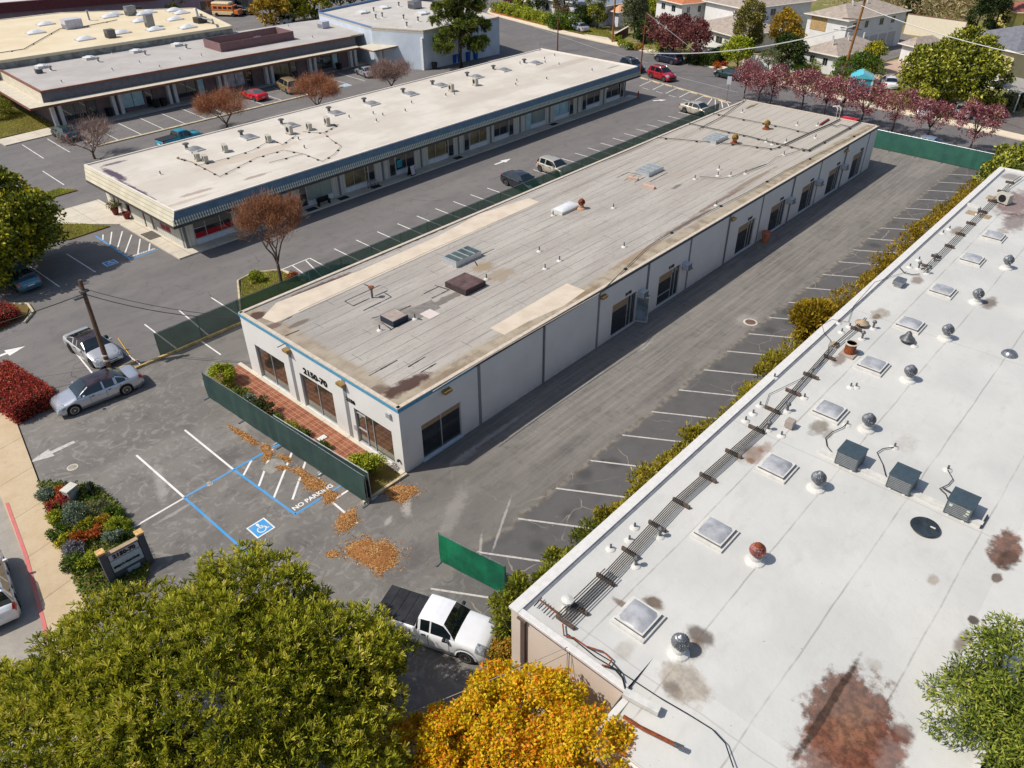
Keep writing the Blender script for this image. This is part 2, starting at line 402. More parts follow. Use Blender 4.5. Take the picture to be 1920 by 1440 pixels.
def box_hedge(name, label, p0, p1, wd, h, m, seed=1, group=None, den=260, ln=.13, lump=.05, z0=0, cat='hedge'):
    """clipped hedge: leaves over the faces of a long block"""
    rng = np.random.default_rng(seed); a = Vector(p0[:2]); b = Vector(p1[:2]); L_ = (b-a).length; d = (b-a).normalized()
    t = thing(name, label, cat, (a.x, a.y, z0), math.atan2(d.y, d.x), group)
    A = L_*wd+2*h*(L_+wd); n = int(A*den); u = rng.uniform(0, 1, n); P = np.zeros((n, 3)); O = np.zeros((n, 3))
    tp = L_*wd/A; s1 = h*L_/A; c = rng.uniform(0, 1, n)
    x = rng.uniform(0, L_, n); y = rng.uniform(-wd/2, wd/2, n); z = rng.uniform(0, h, n)
    k = c < tp; P[k] = np.stack([x, y, np.full(n, h)], 1)[k]; O[k] = (0, 0, 1)
    k = (c >= tp) & (c < tp+s1); P[k] = np.stack([x, np.full(n, -wd/2), z], 1)[k]; O[k] = (0, -1, .3)
    k = (c >= tp+s1) & (c < tp+2*s1); P[k] = np.stack([x, np.full(n, wd/2), z], 1)[k]; O[k] = (0, 1, .3)
    k = c >= tp+2*s1; e = rng.integers(0, 2, n); P[k] = np.stack([e*L_, y, z], 1)[k]; O[k] = np.stack([e*2.-1, 0*y, 0*y+.3], 1)[k]
    P += rng.normal(size=(n, 3))*lump
    P[:, 1] += np.sin(P[:, 0]*2.1+seed)*lump*1.5; P[:, 2] = np.maximum(.02, P[:, 2]+np.sin(P[:, 0]*1.7+seed*2)*lump*1.5*(P[:, 2]/h))
    V, tt = leaf_quads(P, O, np.sin(P[:, 0]*.9+seed)*.1, ln, ln*.6, rng)
    np_mesh('foliage', V, 4, tt, m, t)
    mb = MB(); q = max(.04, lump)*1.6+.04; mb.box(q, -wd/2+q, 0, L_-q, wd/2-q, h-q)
    mb.build('dark_core', mat('hedge_core', (.018, .028, .01), 1, .5, 3), t, world=False)  # solid core added behind the leaves, inner darkness put into its colour
    return t
# ---------------------------------------------------------------- vehicles
TYRE = lambda: mat('tyre_rubber', (.02, .02, .021), .85, .1)
RIM = lambda: mat('alloy_rim', (.55, .56, .58), .28, .1, metal=.9)
CARGLASS = lambda: glassy('car_glass', (.012, .02, .024), .03, spec=1)
BLACKP = lambda: mat('black_trim', (.015, .015, .016), .5, .1)
LAMPG = lambda: mat('lamp_lens', (.10, .12, .14), .06, .5, 9, spec=1, c2=(.5, .52, .55, 1))
LAMPR = lambda: mat('tail_lens', (.45, .01, .012), .15, .1, spec=.8)
LAMPO = lambda: mat('amber_lens', (.8, .2, .01), .2, .1)
PLATE = lambda: mat('licence_plate_paint', (.75, .76, .78), .4, .05)
def paint(name, col, metal=.35, rough=.3):
    return mat('paint_'+name, col, rough, .05, 1, metal=metal, spec=.6, coat=.8)
def itp(pts, x):
    for i in range(len(pts)-1):
        if x <= pts[i+1][0]:
            t = (x-pts[i][0])/max(1e-6, pts[i+1][0]-pts[i][0]); t = max(0, min(1, t)); return pts[i][1]+(pts[i+1][1]-pts[i][1])*t
    return pts[-1][1]
def sm(pts, x, e=.09): return (itp(pts, x-e)+itp(pts, x-e/2)+itp(pts, x)+itp(pts, x+e/2)+itp(pts, x+e))/5
CARP = dict(
 sedan=dict(L=4.7, W=1.83, H=1.45, wb=2.75, fo=.9, hz=.98, nz=.74, tz=1.04, c=(-1.72, -1.0, .42, 1.12), r=.33),
 limo=dict(L=5.25, W=1.9, H=1.48, wb=3.15, fo=.92, hz=1.0, nz=.76, tz=1.04, c=(-1.95, -1.2, .45, 1.25), r=.36),
 sport=dict(L=4.97, W=1.93, H=1.40, wb=2.92, fo=.98, hz=.94, nz=.68, tz=1.02, c=(-2.05, -.85, .3, 1.12), r=.36),
 hatch=dict(L=4.3, W=1.8, H=1.5, wb=2.65, fo=.88, hz=1.0, nz=.78, tz=1.0, c=(-1.98, -1.6, .35, 1.1), r=.32),
 suv=dict(L=4.7, W=1.88, H=1.72, wb=2.75, fo=.9, hz=1.12, nz=.92, tz=1.1, c=(-2.22, -1.9, .35, 1.05), r=.37),
 van=dict(L=5.0, W=1.95, H=1.78, wb=3.0, fo=.95, hz=1.12, nz=.85, tz=1.1, c=(-2.42, -2.2, .55, 1.45), r=.34),
 wagon=dict(L=4.8, W=1.8, H=1.45, wb=2.75, fo=.9, hz=.96, nz=.78, tz=1.0, c=(-2.3, -1.9, .35, 1.05), r=.32),
 coupe=dict(L=4.5, W=1.85, H=1.3, wb=2.6, fo=.95, hz=.9, nz=.68, tz=.96, c=(-1.6, -.75, .2, .95), r=.33),
 pickup=dict(L=5.4, W=1.9, H=1.78, wb=3.25, fo=.93, hz=1.18, nz=1.02, tz=1.2, c=(-.75, -.62, .55, 1.12), r=.38),
)
def make_car(kind, name, label, cat, pm, fro=None, rear=None, side=1, detail=1, roofm=None, flip=False, group=None, loc=None, rz=None, rack=False, bed=None, glass=None, cover=None, rimm=None):
    """fro, rear: photo pixels where the near front and near rear tyre touch the ground"""
    q = CARP[kind]; L_, W, H, wb, fo = q['L'], q['W'], q['H'], q['wb'], q['fo']; r = q['r']
    if fro is not None:
        a, b = G(*fro), G(*rear); d = (a-b); d.z = 0; d.normalize(); n = Vector((-d.y, d.x, 0)); mid = (a+b)/2
        if n.dot(mid) > 0: n = -n                      # n points to the camera side
        c = mid-n*(W/2-.05); loc = (c.x, c.y, 0); rz = math.atan2(d.y, d.x)
    t = thing(name, label, cat, loc, rz, group)
    x1 = wb/2+fo; x0 = x1-L_; c0, c1, c2, c3 = q['c']; hw = W/2
    top = [(x0, q['tz']-.3), (x0+.08, q['tz']-.06), (x0+.25, q['tz']), (c0, q['tz']), ((c0+c3)/2, (q['tz']+q['hz'])/2-.01), (c3, q['hz']), (x1-.55, q['nz']+.09), (x1-.2, q['nz']), (x1-.05, q['nz']-.14), (x1, q['nz']-.3)]
    mc = (x0+x1)/2; hl = L_/2
    def wid(x):
        s = abs(x-mc)/hl; return hw*(1-.02*s**2-.13*max(0, (s-.82)/.18)**2.2)
    def zb(x):
        z = .2+(.1 if (x < x0+.25 or x > x1-.25) else 0)
        for xa in (-wb/2, wb/2):
            R_ = r*1.18; dd = abs(x-xa)
            if dd < R_: z = max(z, r+math.sqrt(R_*R_-dd*dd)*.93)
        return z
    xs = sorted(set([x0, x0+.04, x0+.1, x0+.2, x1-.2, x1-.1, x1-.04, x1]+list(np.linspace(x0, x1, 34))+[s*wb/2+k*r*1.18 for s in (-1, 1) for k in (-1, -.93, -.75, -.5, -.2, .2, .5, .75, .93, 1)]))
    mb = MB(); mb.cs = True; K = 8
    for x in xs:
        zt = sm(top, x); w_ = wid(x); b_ = min(zb(x), zt-.12); mid_ = b_+(zt-b_)*.5
        cr = .035
        half = [(0, zt+cr), (w_*.55, zt+cr*.75), (w_*.86, zt+.002), (w_*.955, zt-.055), (w_*1.0, max(mid_, zt-.32)), (w_*.995, b_+(zt-b_)*.3), (w_*.965, b_+.0), (w_*.6, b_+.02)]
        mb.v += [(x, y, z) for (y, z) in half]+[(x, -y, z) for (y, z) in half[1:]]
    N_ = 2*K-1
    for i in range(len(xs)-1):
        A, B = i*N_, (i+1)*N_
        for j in range(K-1):
            mb.f.append((A+j, B+j, B+j+1, A+j+1)); 
            l0 = 0 if j == 0 else K-1+j; l1 = K+j
            mb.f.append((A+l0, A+l1, B+l1, B+l0))
    for b_, rev in ((0, False), ((len(xs)-1)*N_, True)):
        ring = [b_+j for j in range(K)]+[b_+K+K-2-j for j in range(K-1)]
        mb.f.append(tuple(ring if not rev else ring[::-1]))
    mb.mi = [0]*len(mb.f); mb.sm = [True]*len(mb.f)
    body = mb.build('body', pm, t, world=False, smooth=True)
    # underside block so nothing shows through the wheel wells
    if kind in ('limo', 'sport'):
        pass
    u = MB(); u.box(x0+.25, -hw+.22, .18, x1-.25, hw-.22, .55); u.box(x0+.12, -hw*.7, .3, x1-.12, hw*.7, .5); u.build('chassis', BLACKP(), t, world=False)
    # cabin
    zbelt = lambda x: sm(top, x)-.01
    rw = hw*.72; zr = H-.03
    def roofz(x):
        if x <= c1: f = (x-c0)/(c1-c0); return zbelt(c0)+(zr-zbelt(c0))*max(0, f)**.8
        if x >= c2: f = (c3-x)/(c3-c2); return zbelt(c3)+(zr-zbelt(c3))*max(0, f)**.85
        f = (x-c1)/(c2-c1); return zr+.05*math.sin(PI*f)
    cx_ = [c0, c0+(c1-c0)*.33, c0+(c1-c0)*.66, c1, c1+(c2-c1)*.1, c1+(c2-c1)*.47, c1+(c2-c1)*.53, c1+(c2-c1)*.75, c2, c2+(c3-c2)*.33, c2+(c3-c2)*.66, c3]
    def sec(x, off=0):
        zt = roofz(x); zb_ = zbelt(x); f = (zt-zb_)/(zr-zb_+1e-6); f = max(0, min(1.1, f)); w0 = wid(x)*.925; w1 = w0+(rw-w0)*f
        return [(w0, zb_), (w0+(w1-w0)*.9, zb_+(zt-zb_)*.88), (w1-.05*f, zt-.01), (w1*.5, zt+.02*f), (0, zt+.03*f)]
    Gm = MB(); Gm.cs = True; PmD = {}; 
    def Pg(s_, i_):
        k_ = (s_, 'rear_pillar' if i_ < 4 else ('centre_pillar' if i_ < 8 else 'front_pillar'))
        if k_ not in PmD: PmD[k_] = MB(); PmD[k_].cs = True
        return PmD[k_]
    Rm = MB(); Rm.cs = True; Wm = MB(); Wm.cs = True; Bm = MB(); Bm.cs = True
    for i in range(len(cx_)-1):
        sa, sb = sec(cx_[i]), sec(cx_[i+1]); xa, xb = cx_[i], cx_[i+1]
        for s in (1, -1):
            A = [(xa, s*y, z) for y, z in sa]; B = [(xb, s*y, z) for y, z in sb]
            for j in range(4):
                f = [A[j], B[j], B[j+1], A[j+1]];
                if s < 0: f = f[::-1]
                if j == 0:
                    if i in (3, 5) or (i in (10,)) or (i == 0): dst = Pg(s, i)
                    else: dst = Gm
                elif j == 1: dst = Pg(s, i) if (i < 3 or i > 7) else Rm
                else: dst = Bm if i < 3 else (Wm if i > 7 else Rm)
                dst.add(f[::-1], [(0, 1, 2, 3)])
    gm = glass or CARGLASS()
    for sg_ in (1, -1):
        g_ = MB(); g_.cs = True
        for f_ in Gm.f:
            P4 = [Gm.v[i_] for i_ in f_]
            if P4[0][1]*sg_ > 0: g_.add(P4, [(0, 1, 2, 3)])
        g_.build('side_window', gm, t, world=False)
    Wm.build('windshield', gm, t, world=False)
    Bm.build('rear_window', gm if not cover else pm, t, world=False)
    for (s_, n_), b_ in PmD.items(): b_.build(n_, pm, t, world=False)
    Rm.build('roof', roofm or pm, t, world=False)
    # wheels
    wm = MB(); wd = .22
    wm.lathe((0, 0, 0), [(r*.62, -wd/2), (r*.97, -wd/2), (r, -wd/4), (r, wd/4), (r*.97, wd/2), (r*.62, wd/2)], 20, 'y')
    for sx in (1, -1):
        for sy in (1, -1):
            tw = MB(); tw.lathe((sx*wb/2, sy*(hw-.12), r), [(r*.62, -wd/2), (r*.97, -wd/2), (r, -wd/4), (r, wd/4), (r*.97, wd/2), (r*.62, wd/2)], 20, 'y')
            wo = tw.build('wheel', TYRE(), t, world=False, smooth=False)
            rm = MB(); yo = sy*(hw-.12+wd/2+.012); yi = sy*(hw-.12+wd/2+.003)
            rm.lathe((sx*wb/2, 0, r), [(r*.16, yo-.0), (r*.16, yo+sy*.01)], 10, 'y')
            for k in range(10 if detail > 1 else 5):
                a = 2*PI*k/(10 if detail > 1 else 5); hwk = .13 if detail > 1 else .26
                pts = [(sx*wb/2+math.cos(a-hwk)*r*.14, r+math.sin(a-hwk)*r*.14), (sx*wb/2+math.cos(a-hwk*.6)*r*.66, r+math.sin(a-hwk*.6)*r*.66), (sx*wb/2+math.cos(a+hwk*.6)*r*.66, r+math.sin(a+hwk*.6)*r*.66), (sx*wb/2+math.cos(a+hwk)*r*.14, r+math.sin(a+hwk)*r*.14)]
                rm.add([(p, yo, z) for p, z in pts], [(0, 1, 2, 3)]); rm.add([(p, yo, z) for p, z in pts[::-1]], [(0, 1, 2, 3)])
            rg = [(sx*wb/2+math.cos(2*PI*k/20)*rr, yo, r+math.sin(2*PI*k/20)*rr) for rr in (r*.6, r*.7) for k in range(20)]
            rm.add(rg, [(k, (k+1) % 20, 20+(k+1) % 20, 20+k) for k in range(20)]); rm.build('rim', rimm or RIM(), wo, world=False)
            hb = MB(); hb.lathe((sx*wb/2, 0, r), [(r*.7, yi-sy*.001), (r*.7, yi)], 16, 'y'); hb.build('hub', BLACKP(), wo, world=False)
    # lamps, grille, bumper, mirrors, handles
    zn = q['nz']
    def patch(mb, xo, y0, y1, z0, z1, th=.02, front=True):
        sgn = 1 if front else -1; xe = x1 if front else x0
        def P_(y, z, o):
            yy = abs(y)/hw; bend = .55*max(0, yy-.45)**1.6
            return (xe-sgn*bend+sgn*(o-.02-xo), y, z)
        vs = [P_(y0, z0, 0), P_(y1, z0, 0), P_(y1, z1, -th*2.5), P_(y0, z1, -th*2.5), P_(y0, z0, th), P_(y1, z0, th), P_(y1, z1, -th*1.5), P_(y0, z1, -th*1.5)]
        mb.add(vs, [(0,3,2,1),(4,5,6,7),(0,1,5,4),(1,2,6,5),(2,3,7,6),(3,0,4,7)])
    def wrap(mb, xa, xb, segs, lift=.012):
        """a thin shell lying on the body between two stations"""
        n_ = 6; rows = []
        for i in range(n_+1):
            x = xa+(xb-xa)*i/n_; zt = sm(top, x); w_ = wid(x); rows.append([(x, sg*w_*fy, zt+dz+lift) for (sg, fy, dz) in segs])
        k = len(segs)
        for i in range(n_):
            for j in range(k-1): mb.add([rows[i][j], rows[i+1][j], rows[i+1][j+1], rows[i][j+1]], [(0, 1, 2, 3)])
    for s in (1, -1):
        b_ = MB(); wrap(b_, x1-.5, x1-.06, [(s, .6, .028), (s, .88, .0), (s, .975, -.06), (s, 1.012, -.17)]); b_.build('headlight', LAMPG(), t, world=False)
        b_ = MB(); wrap(b_, x0+.02, x0+.26, [(s, .86, -.01), (s, .97, -.06), (s, 1.015, -.2)]); patch(b_, .0, s*hw*.58, s*hw*.9, q['tz']-.3, q['tz']-.13, .05, False); b_.build('tail_light', LAMPR(), t, world=False)
    b_ = MB(); zg = zn-.3; b_.add([(x1+.012, -hw*.5, .42), (x1+.012, hw*.5, .42), (x1+.012, hw*.55, zg), (x1+.012, -hw*.55, zg), (x1-.035, hw*.5, zn-.13), (x1-.035, -hw*.5, zn-.13)], [(0, 1, 2, 3), (3, 2, 4, 5)]); b_.build('grille', BLACKP(), t, world=False)
    b_ = MB(); patch(b_, -.02, -hw*.75, hw*.75, .24, .36, .02); patch(b_, -.02, -hw*.75, hw*.75, .26, .36, .02, False); b_.build('bumper_trim', BLACKP(), t, world=False)
    b_ = MB(); patch(b_, -.03, -.25, .25, q['tz']-.42, q['tz']-.3, .03, False); b_.build('licence_plate', PLATE(), t, world=False)
    for s in (1, -1):
        b_ = MB(); xm = c3-.42; b_.box(xm-.07, s*(hw-.02), zbelt(xm)+.02, xm+.07, s*(hw+.17), zbelt(xm)+.15); b_.build('mirror', pm if kind != 'pickup' else BLACKP(), t, world=False, bevel=.03)
        if detail > 0:
            b_ = MB()
            for xd in ((c1+c2)/2-.08, (c1+c2)/2+.9, (c1+c2)/2-.95):
                w_ = wid(xd); b_.box(xd-.008, s*(w_*.985), .42, xd+.008, s*(w_*1.004), zbelt(xd)-.06)
            for xd in ((c1+c2)/2-.28, (c1+c2)/2+.72):
                w_ = wid(xd); b_.box(xd-.1, s*(w_*.98), zbelt(xd)-.15, xd+.1, s*(w_*1.0+.025), zbelt(xd)-.12)
            b_.build('door_trim', BLACKP(), t, world=False)
    if rack:
        for s in (1, -1):
            b_ = MB(); b_.tube([(c1+.15, s*rw*.9, zr+.01), (c1+.3, s*rw*.9, zr+.1), (c2-.3, s*rw*.9, zr+.12), (c2-.1, s*rw*.9, zr+.02)], .022, 5); b_.build('roof_rail', BLACKP() if rack == 1 else RIM(), t, world=False)
        b_ = MB()
        for xr in (c1+.7, c2-.8): b_.box(xr-.03, -rw*.9, zr+.07, xr+.03, rw*.9, zr+.1)
        b_.build('cross_bars', BLACKP(), t, world=False)
    if kind == 'pickup':
        bx0, bx1 = x0+.1, c0-.06; zt = q['tz']+.035
        b_ = MB(); b_.box(bx0, -hw*.86, zt-.1, bx1, hw*.86, zt+.012)
        for k in range(4): xx = bx0+(bx1-bx0)*(k+.5)/4; b_.box(xx-.22, -hw*.84, zt+.01, xx+.22, hw*.84, zt+.03)
        b_.build('bed_cover', mat('black_vinyl', (.035, .035, .038), .55, .3, 2), t, world=False, bevel=.01)
        for s in (1, -1):
            for sx in (1, -1):
                b_ = MB(); n_ = 14
                for k in range(n_):
                    a0, a1 = PI*k/n_, PI*(k+1)/n_; R0, R1 = r*1.16, r*1.34
                    P = [(sx*wb/2+math.cos(a)*rr, s*(hw*.99+o), r+math.sin(a)*rr*.95) for rr, o in ((R0, .03), (R1, .012)) for a in (a0, a1)]
                    b_.add(P, [(0, 1, 3, 2)])
                b_.build('fender', pm, t, world=False)
    return t
# ================================================================ GROUND AND PAVING
def asphalt(name, base, light, dark, lot=False, seed=0.0, cracks=0.0):
    t = NT(name, world=True); p = t.sep()
    a = t.noise(.22, 6, t.vec((.35, 1.4, 1), 0, (seed, seed, 0)), .6, .6)
    b = t.noise(.9, 6, t.vec((1, 1, 1), 0, (seed*3, 0, 0)), .7)
    f = t.noise(26, 3, None, .7)
    c = t.mix(t.rng(a, .32, .68), base, light); c = t.mix(t.rng(b, .46, .76, 0, .7), c, dark)
    if lot:
        # repaved stall strip, wheel marks along the aisle, swept pale band, seam with weeds
        y = t.ma('ADD', p[1], t.ma('MULTIPLY', t.ma('SUBTRACT', t.noise(.7, 4), .5), .9))
        m = t.ma('MULTIPLY', t.rng(y, 18.9, 19.15, 1, 0), t.rng(p[0], 10, 20, 0, 1))
        c = t.mix(t.ma('MULTIPLY', m, .8), c, t.mix(t.rng(b, .3, .7), S(74, 73, 76), S(92, 90, 91)))
        s = t.ma('SUBTRACT', 1.0, t.ma('MULTIPLY', t.ma('ABSOLUTE', t.ma('SUBTRACT', y, 19.05)), 3.2))
        c = t.mix(t.ma('MULTIPLY', t.rng(s, 0, 1, 0, .75), t.rng(p[0], 12, 26, 0, 1)), c, t.mix(t.rng(t.noise(2.2, 3), .4, .6), S(142, 134, 122), S(92, 84, 70)))
        st = t.noise(1.6, 5, t.vec((.11, 2.4, 1)), .7)
        lane = t.ma('MULTIPLY', t.rng(p[1], 18.5, 20.5, 0, 1), t.rng(p[0], 18, 30, 0, 1))
        c = t.mix(t.ma('MULTIPLY', lane, t.rng(st, .40, .68, 0, .8)), c, S(150, 143, 135))
        tk = t.noise(3, 4, t.vec((3.2, .25, 1)), .6)
        c = t.mix(t.ma('MULTIPLY', lane, t.rng(tk, .54, .68, 0, .42)), c, S(74, 70, 69))
        sw = t.noise(1.1, 5, t.vec((1, 1, 1), .6), .6, 2.2)
        c = t.mix(t.ma('MULTIPLY', t.rng(p[0], 20, 12, 0, 1), t.rng(sw, .50, .64, 0, .62)), c, S(152, 148, 142))
        vo = t.vor(.42, 'F1', t.vec((1, 1, 0))); c = t.mix(t.ma('MULTIPLY', m, t.rng(vo, .12, .3, .6, 0)), c, S(56, 54, 55))
        for (u, v, rx, ry, an, s_) in [(762, 950, .75, .28, .9, .75), (728, 977, .4, .18, .4, .7), (925, 815, 3.2, .16, 0, .6), (870, 856, 1.1, .3, 0, .55), (1065, 742, 5, .1, 0, .5), (1210, 648, 1.0, .22, 0, .6), (300, 905, 2.0, .3, 1.2, .5), (395, 700, 1.6, .4, .8, .5), (940, 985, 2.2, .07, .5, .8), (900, 1035, 1.2, .08, .7, .75), (690, 935, .5, .2, 0, .6), (330, 960, 1.2, .12, 0, .6), (1400, 600, .9, .9, 0, .4), (480, 780, 2.6, .5, .3, .35), (850, 960, 2.2, .5, .5, .3)]:
            q = G(u, v); c = t.stain(c, (q.x, q.y), rx, ry, an, S(178, 173, 165), s_, .6, 2.4, .7)
        for (u, v, rx, ry, s_) in [(1130, 865, .22, .22, .9), (560, 850, 1.6, .8, .35), (420, 860, 1.3, .9, .35), (560, 1010, 2.5, .8, .3), (760, 1060, 2.2, .9, .3), (1050, 850, 2.8, .4, .35), (1250, 720, 4, .5, .35)]:
            q = G(u, v); c = t.stain(c, (q.x, q.y), rx, ry, 0, S(66, 62, 62), s_, .7, 1.2, .6)
    if cracks:
        dv = t.n('ShaderNodeVectorMath', operation='ADD'); nn = t.n('ShaderNodeTexNoise'); nn.inputs['Scale'].default_value = .8; t.L(t.P, nn.inputs['Vector'])
        t.L(t.P, dv.inputs[0]); t.L(nn.outputs['Color'], dv.inputs[1])
        v = t.vor(.32, vec=t.vec((1, 1.3, 0), src=dv.outputs[0])); g = t.noise(.25, 3)
        m = t.ma('MULTIPLY', t.rng(v, .003, .007, 1, 0), t.rng(g, .48, .58, 0, cracks))
        if lot: m = t.ma('MULTIPLY', m, t.rng(p[1], 19, 19.6, 1, .25))
        c = t.mix(m, c, S(160, 152, 138) if lot else S(52, 50, 52))
    c = t.mix(t.rng(f, .3, .75, 0, .5), c, dark)
    sp = t.noise(8, 2, None, .4); c = t.mix(t.rng(sp, .74, .8, 0, .7), c, S(176, 172, 164))
    t.bump(f, .35, .012)
    return t.out(c, .88, 0, .25)
ASP_LOT = asphalt('worn_asphalt', S(114, 109, 103), S(134, 128, 121), S(88, 85, 82), True, 0, .8)
ASP_MID = asphalt('sealed_asphalt', S(112, 108, 105), S(126, 121, 117), S(96, 93, 92), False, 7, .5)
ASP_ROAD = asphalt('road_asphalt', S(108, 104, 104), S(122, 117, 114), S(88, 85, 86), False, 13, .6)
def concrete(name, base, light, dark, per=1.5, ang=0.0, joint=S(120, 108, 92), per2=None):
    t = NT(name, world=True); v = t.vec((1, 1, 1), ang); p = t.sep(v)
    c = t.mix(t.rng(t.noise(.8, 5, None, .65), .3, .7), base, light); c = t.mix(t.rng(t.noise(3.3, 5, None, .7), .52, .8, 0, .6), c, dark)
    c = t.mix(t.rng(t.noise(22, 2), .35, .8, 0, .35), c, dark)
    if per: c = t.mix(t.lines(p[1], per, .014), c, joint); c = t.mix(t.lines(p[0], per2 or per, .014), c, joint)
    t.bump(t.noise(30, 2), .2, .008)
    return t.out(c, .85, 0, .2)
CONC = concrete('pavement_concrete', S(188, 166, 134), S(198, 178, 148), S(160, 138, 110), 3.1, -.19, per2=50)
CONC2 = concrete('walk_concrete', S(196, 186, 168), S(210, 200, 184), S(168, 158, 142), 2.4)
KERB = mat('kerb_concrete', S(206, 190, 158), .85, .25, 3)
KERBY = mat('kerb_yellowed', S(205, 178, 120), .85, .3, 2.5)
WHITEP = None
def roadpaint(name, col, wear=.45):
    t = NT(name, world=True); n1 = t.noise(5, 5, None, .75)
    c = t.mix(t.rng(n1, .5+.2*(1-wear), .82, 0, .85), col, S(112, 108, 106)); c = t.mix(t.rng(t.noise(1.3, 3), .4, .7, 0, .3), c, S(150, 145, 140))
    return t.out(c, .7, 0, .3)
WHITEP = roadpaint('white_road_paint', S(226, 222, 216)); WORNP = roadpaint('worn_white_paint', S(196, 190, 182), 1.4)
BLUEP = roadpaint('blue_road_paint', S(62, 148, 205), .2); REDP = roadpaint('red_kerb_paint', S(205, 110, 105), 1.2); YELP = roadpaint('yellow_road_paint', S(214, 172, 60), .4)

t = NT('yard_soil', world=True)
c = t.mix(t.rng(t.noise(.12, 5), .35, .65), S(120, 118, 66), S(150, 132, 98)); c = t.mix(t.rng(t.noise(1.1, 6, None, .7), .4, .75), c, S(86, 98, 42))
c = t.mix(t.rng(t.noise(.35, 4), .6, .7, 0, .8), c, S(178, 165, 140)); SOIL = t.out(c, .95, 0, .1)
def st_(mb, name, m, parent=None):
    o = mb.build(name, m, parent); 
    if parent is None: tag(o, kind='structure')
    return o
g = MB(); g.sheet([(-600, -600), (900, -600), (900, 900), (-600, 900)], -.08); st_(g, 'ground', SOIL)

g = MB(); g.sheet([(-3.2, -10), (7.07, 47.3), (94.6, 47.3), (93.3, 12), (93.2, -10)], 0); LOT = st_(g, 'parking_lot', ASP_LOT)
WM[LOT.name] = Matrix.Translation(LOT.location)
g = MB(); g.sheet([(7.07, 47.3), (97.3, 47.3), (98.2, 49.6), (101.6, 66.4), (107.5, 86), (113, 105.5), (126, 160), (110, 215), (60, 235), (41, 205), (15.2, 90)], 0.0); MID = st_(g, 'parking_lot', ASP_MID)
WM[MID.name] = Matrix.Translation(MID.location)
nearc = [(90, -30), (92.9, 0), (93.3, 12), (94.6, 47.3), (97.3, 47.3), (98.2, 49.6), (101.6, 66.4), (107.5, 86), (113, 105.5), (126, 160)]
farc = [(160, 160), (158, 128), (130, 124.5), (126.2, 121.5), (124.3, 117), (119.2, 96), (117.3, 83), (115.9, 69), (112.1, 54.7), (110, 44), (108, 33), (106.6, 20), (104, 5), (98, -30)]
g = MB(); g.sheet(nearc+farc, -.012); ROAD = st_(g, 'road', ASP_ROAD); WM[ROAD.name] = Matrix.Translation(ROAD.location)
g = MB()
for (a, b) in zip([(200, 129), (158, 128), (130, 124.5), (126.2, 121.5), (124.3, 117), (119.2, 96), (117.3, 83), (115.9, 69), (112.1, 54.7), (110, 44), (108, 33), (106.6, 20), (104, 5)], [(158, 128), (130, 124.5), (126.2, 121.5), (124.3, 117), (119.2, 96), (117.3, 83), (115.9, 69), (112.1, 54.7), (110, 44), (108, 33), (106.6, 20), (104, 5), (98, -30)]):
    A, B = Vector(a), Vector(b); d = (B-A).normalized(); n = Vector((-d.y, d.x))
    if n.x < 0 and abs(d.y) > .5: n = -n
    if abs(d.y) <= .5: n = Vector((d.y, -d.x)) if d.x < 0 else n; n = -n if n.y > 0 else n
    g.prism([tuple(A), tuple(B), tuple(B+n*2.0), tuple(A+n*2.0)], -.05, .12)
st_(g, 'pavement', concrete('far_pavement_concrete', S(214, 198, 172), S(224, 210, 186), S(190, 172, 148), 0))
# near street, its kerb and pavement
g = MB(); g.sheet([(-30, -12), (-5.2, -12), (.0, 20), (3.11, 35.2), (3.99, 41), (9.2, 66), (15.3, 100), (30, 180), (-30, 180)], -.02); st_(g, 'road', concrete('street_surface', S(150, 142, 132), S(165, 157, 146), S(125, 119, 112), 0))
g = MB(); g.prism([(-5.2, -12), (-3.3, -12), (4.32, 32.72), (6.94, 46.6), (10, 63), (15.1, 90), (13.2, 90), (9.2, 66), (3.99, 41), (3.11, 35.2), (0, 20)], -.05, .1); PAV = st_(g, 'pavement', CONC)
g = MB(); g.prism([(1.3, 26.8), (1.46, 26.8), (3.27, 35.2), (4.05, 39.9), (3.9, 39.95), (3.11, 35.2)], .08, .118); WM[PAV.name] = Matrix.Translation(PAV.location); g.build('red_kerb', REDP, PAV)

# ---- painted marks
def lines(name, pairs, wd, m, parent, z=.004, pix=True):
    g = MB()
    for a, b in pairs:
        A = G(*a) if pix else Vector((*a, 0)); B = G(*b) if pix else Vector((*b, 0)); g.strip(A, B, wd, z)
    return g.build(name, m, parent)
P_ = [((24.33+3.07*k, 19.05), (24.33+3.07*k+3.3, 13.6)) for k in range(-3, 22)]
lines('stall_lines', P_, .11, WORNP, LOT, pix=False)
lines('stall_lines', [((10.45, 38.7), (10.52, 33.4)), ((13.48, 38.8), (13.5, 33.4)), ((7.67, 33.3), (10.5, 33.38)), ((17.86, 27.3), (15.6, 27.3)), ((15.6, 27.3), (15.5, 25.0))], .12, WHITEP, LOT, pix=False)
lines('access_bay_outline', [((10.52, 33.4), (10.6, 26.6)), ((10.52, 33.4), (16.6, 33.45)), ((13.5, 33.4), (13.75, 27.9)), ((13.75, 27.9), (17.0, 27.9))], .13, BLUEP, LOT, .008, pix=False)
hp = [((13.7, 30.35+k*.92-.0), (16.35, 31.6+k*.92+.3)) for k in (-2.2, -1.1, 0, 1.1)]
lines('access_hatching', [((13.6, 32.6), (14.6, 33.38)), ((13.68, 31.2), (16.0, 33.38)), ((13.7, 29.8), (16.6, 32.3)), ((14.3, 28.95), (16.7, 31.1)), ((15.6, 28.75), (16.8, 29.8))], .12, WHITEP, LOT, pix=False)
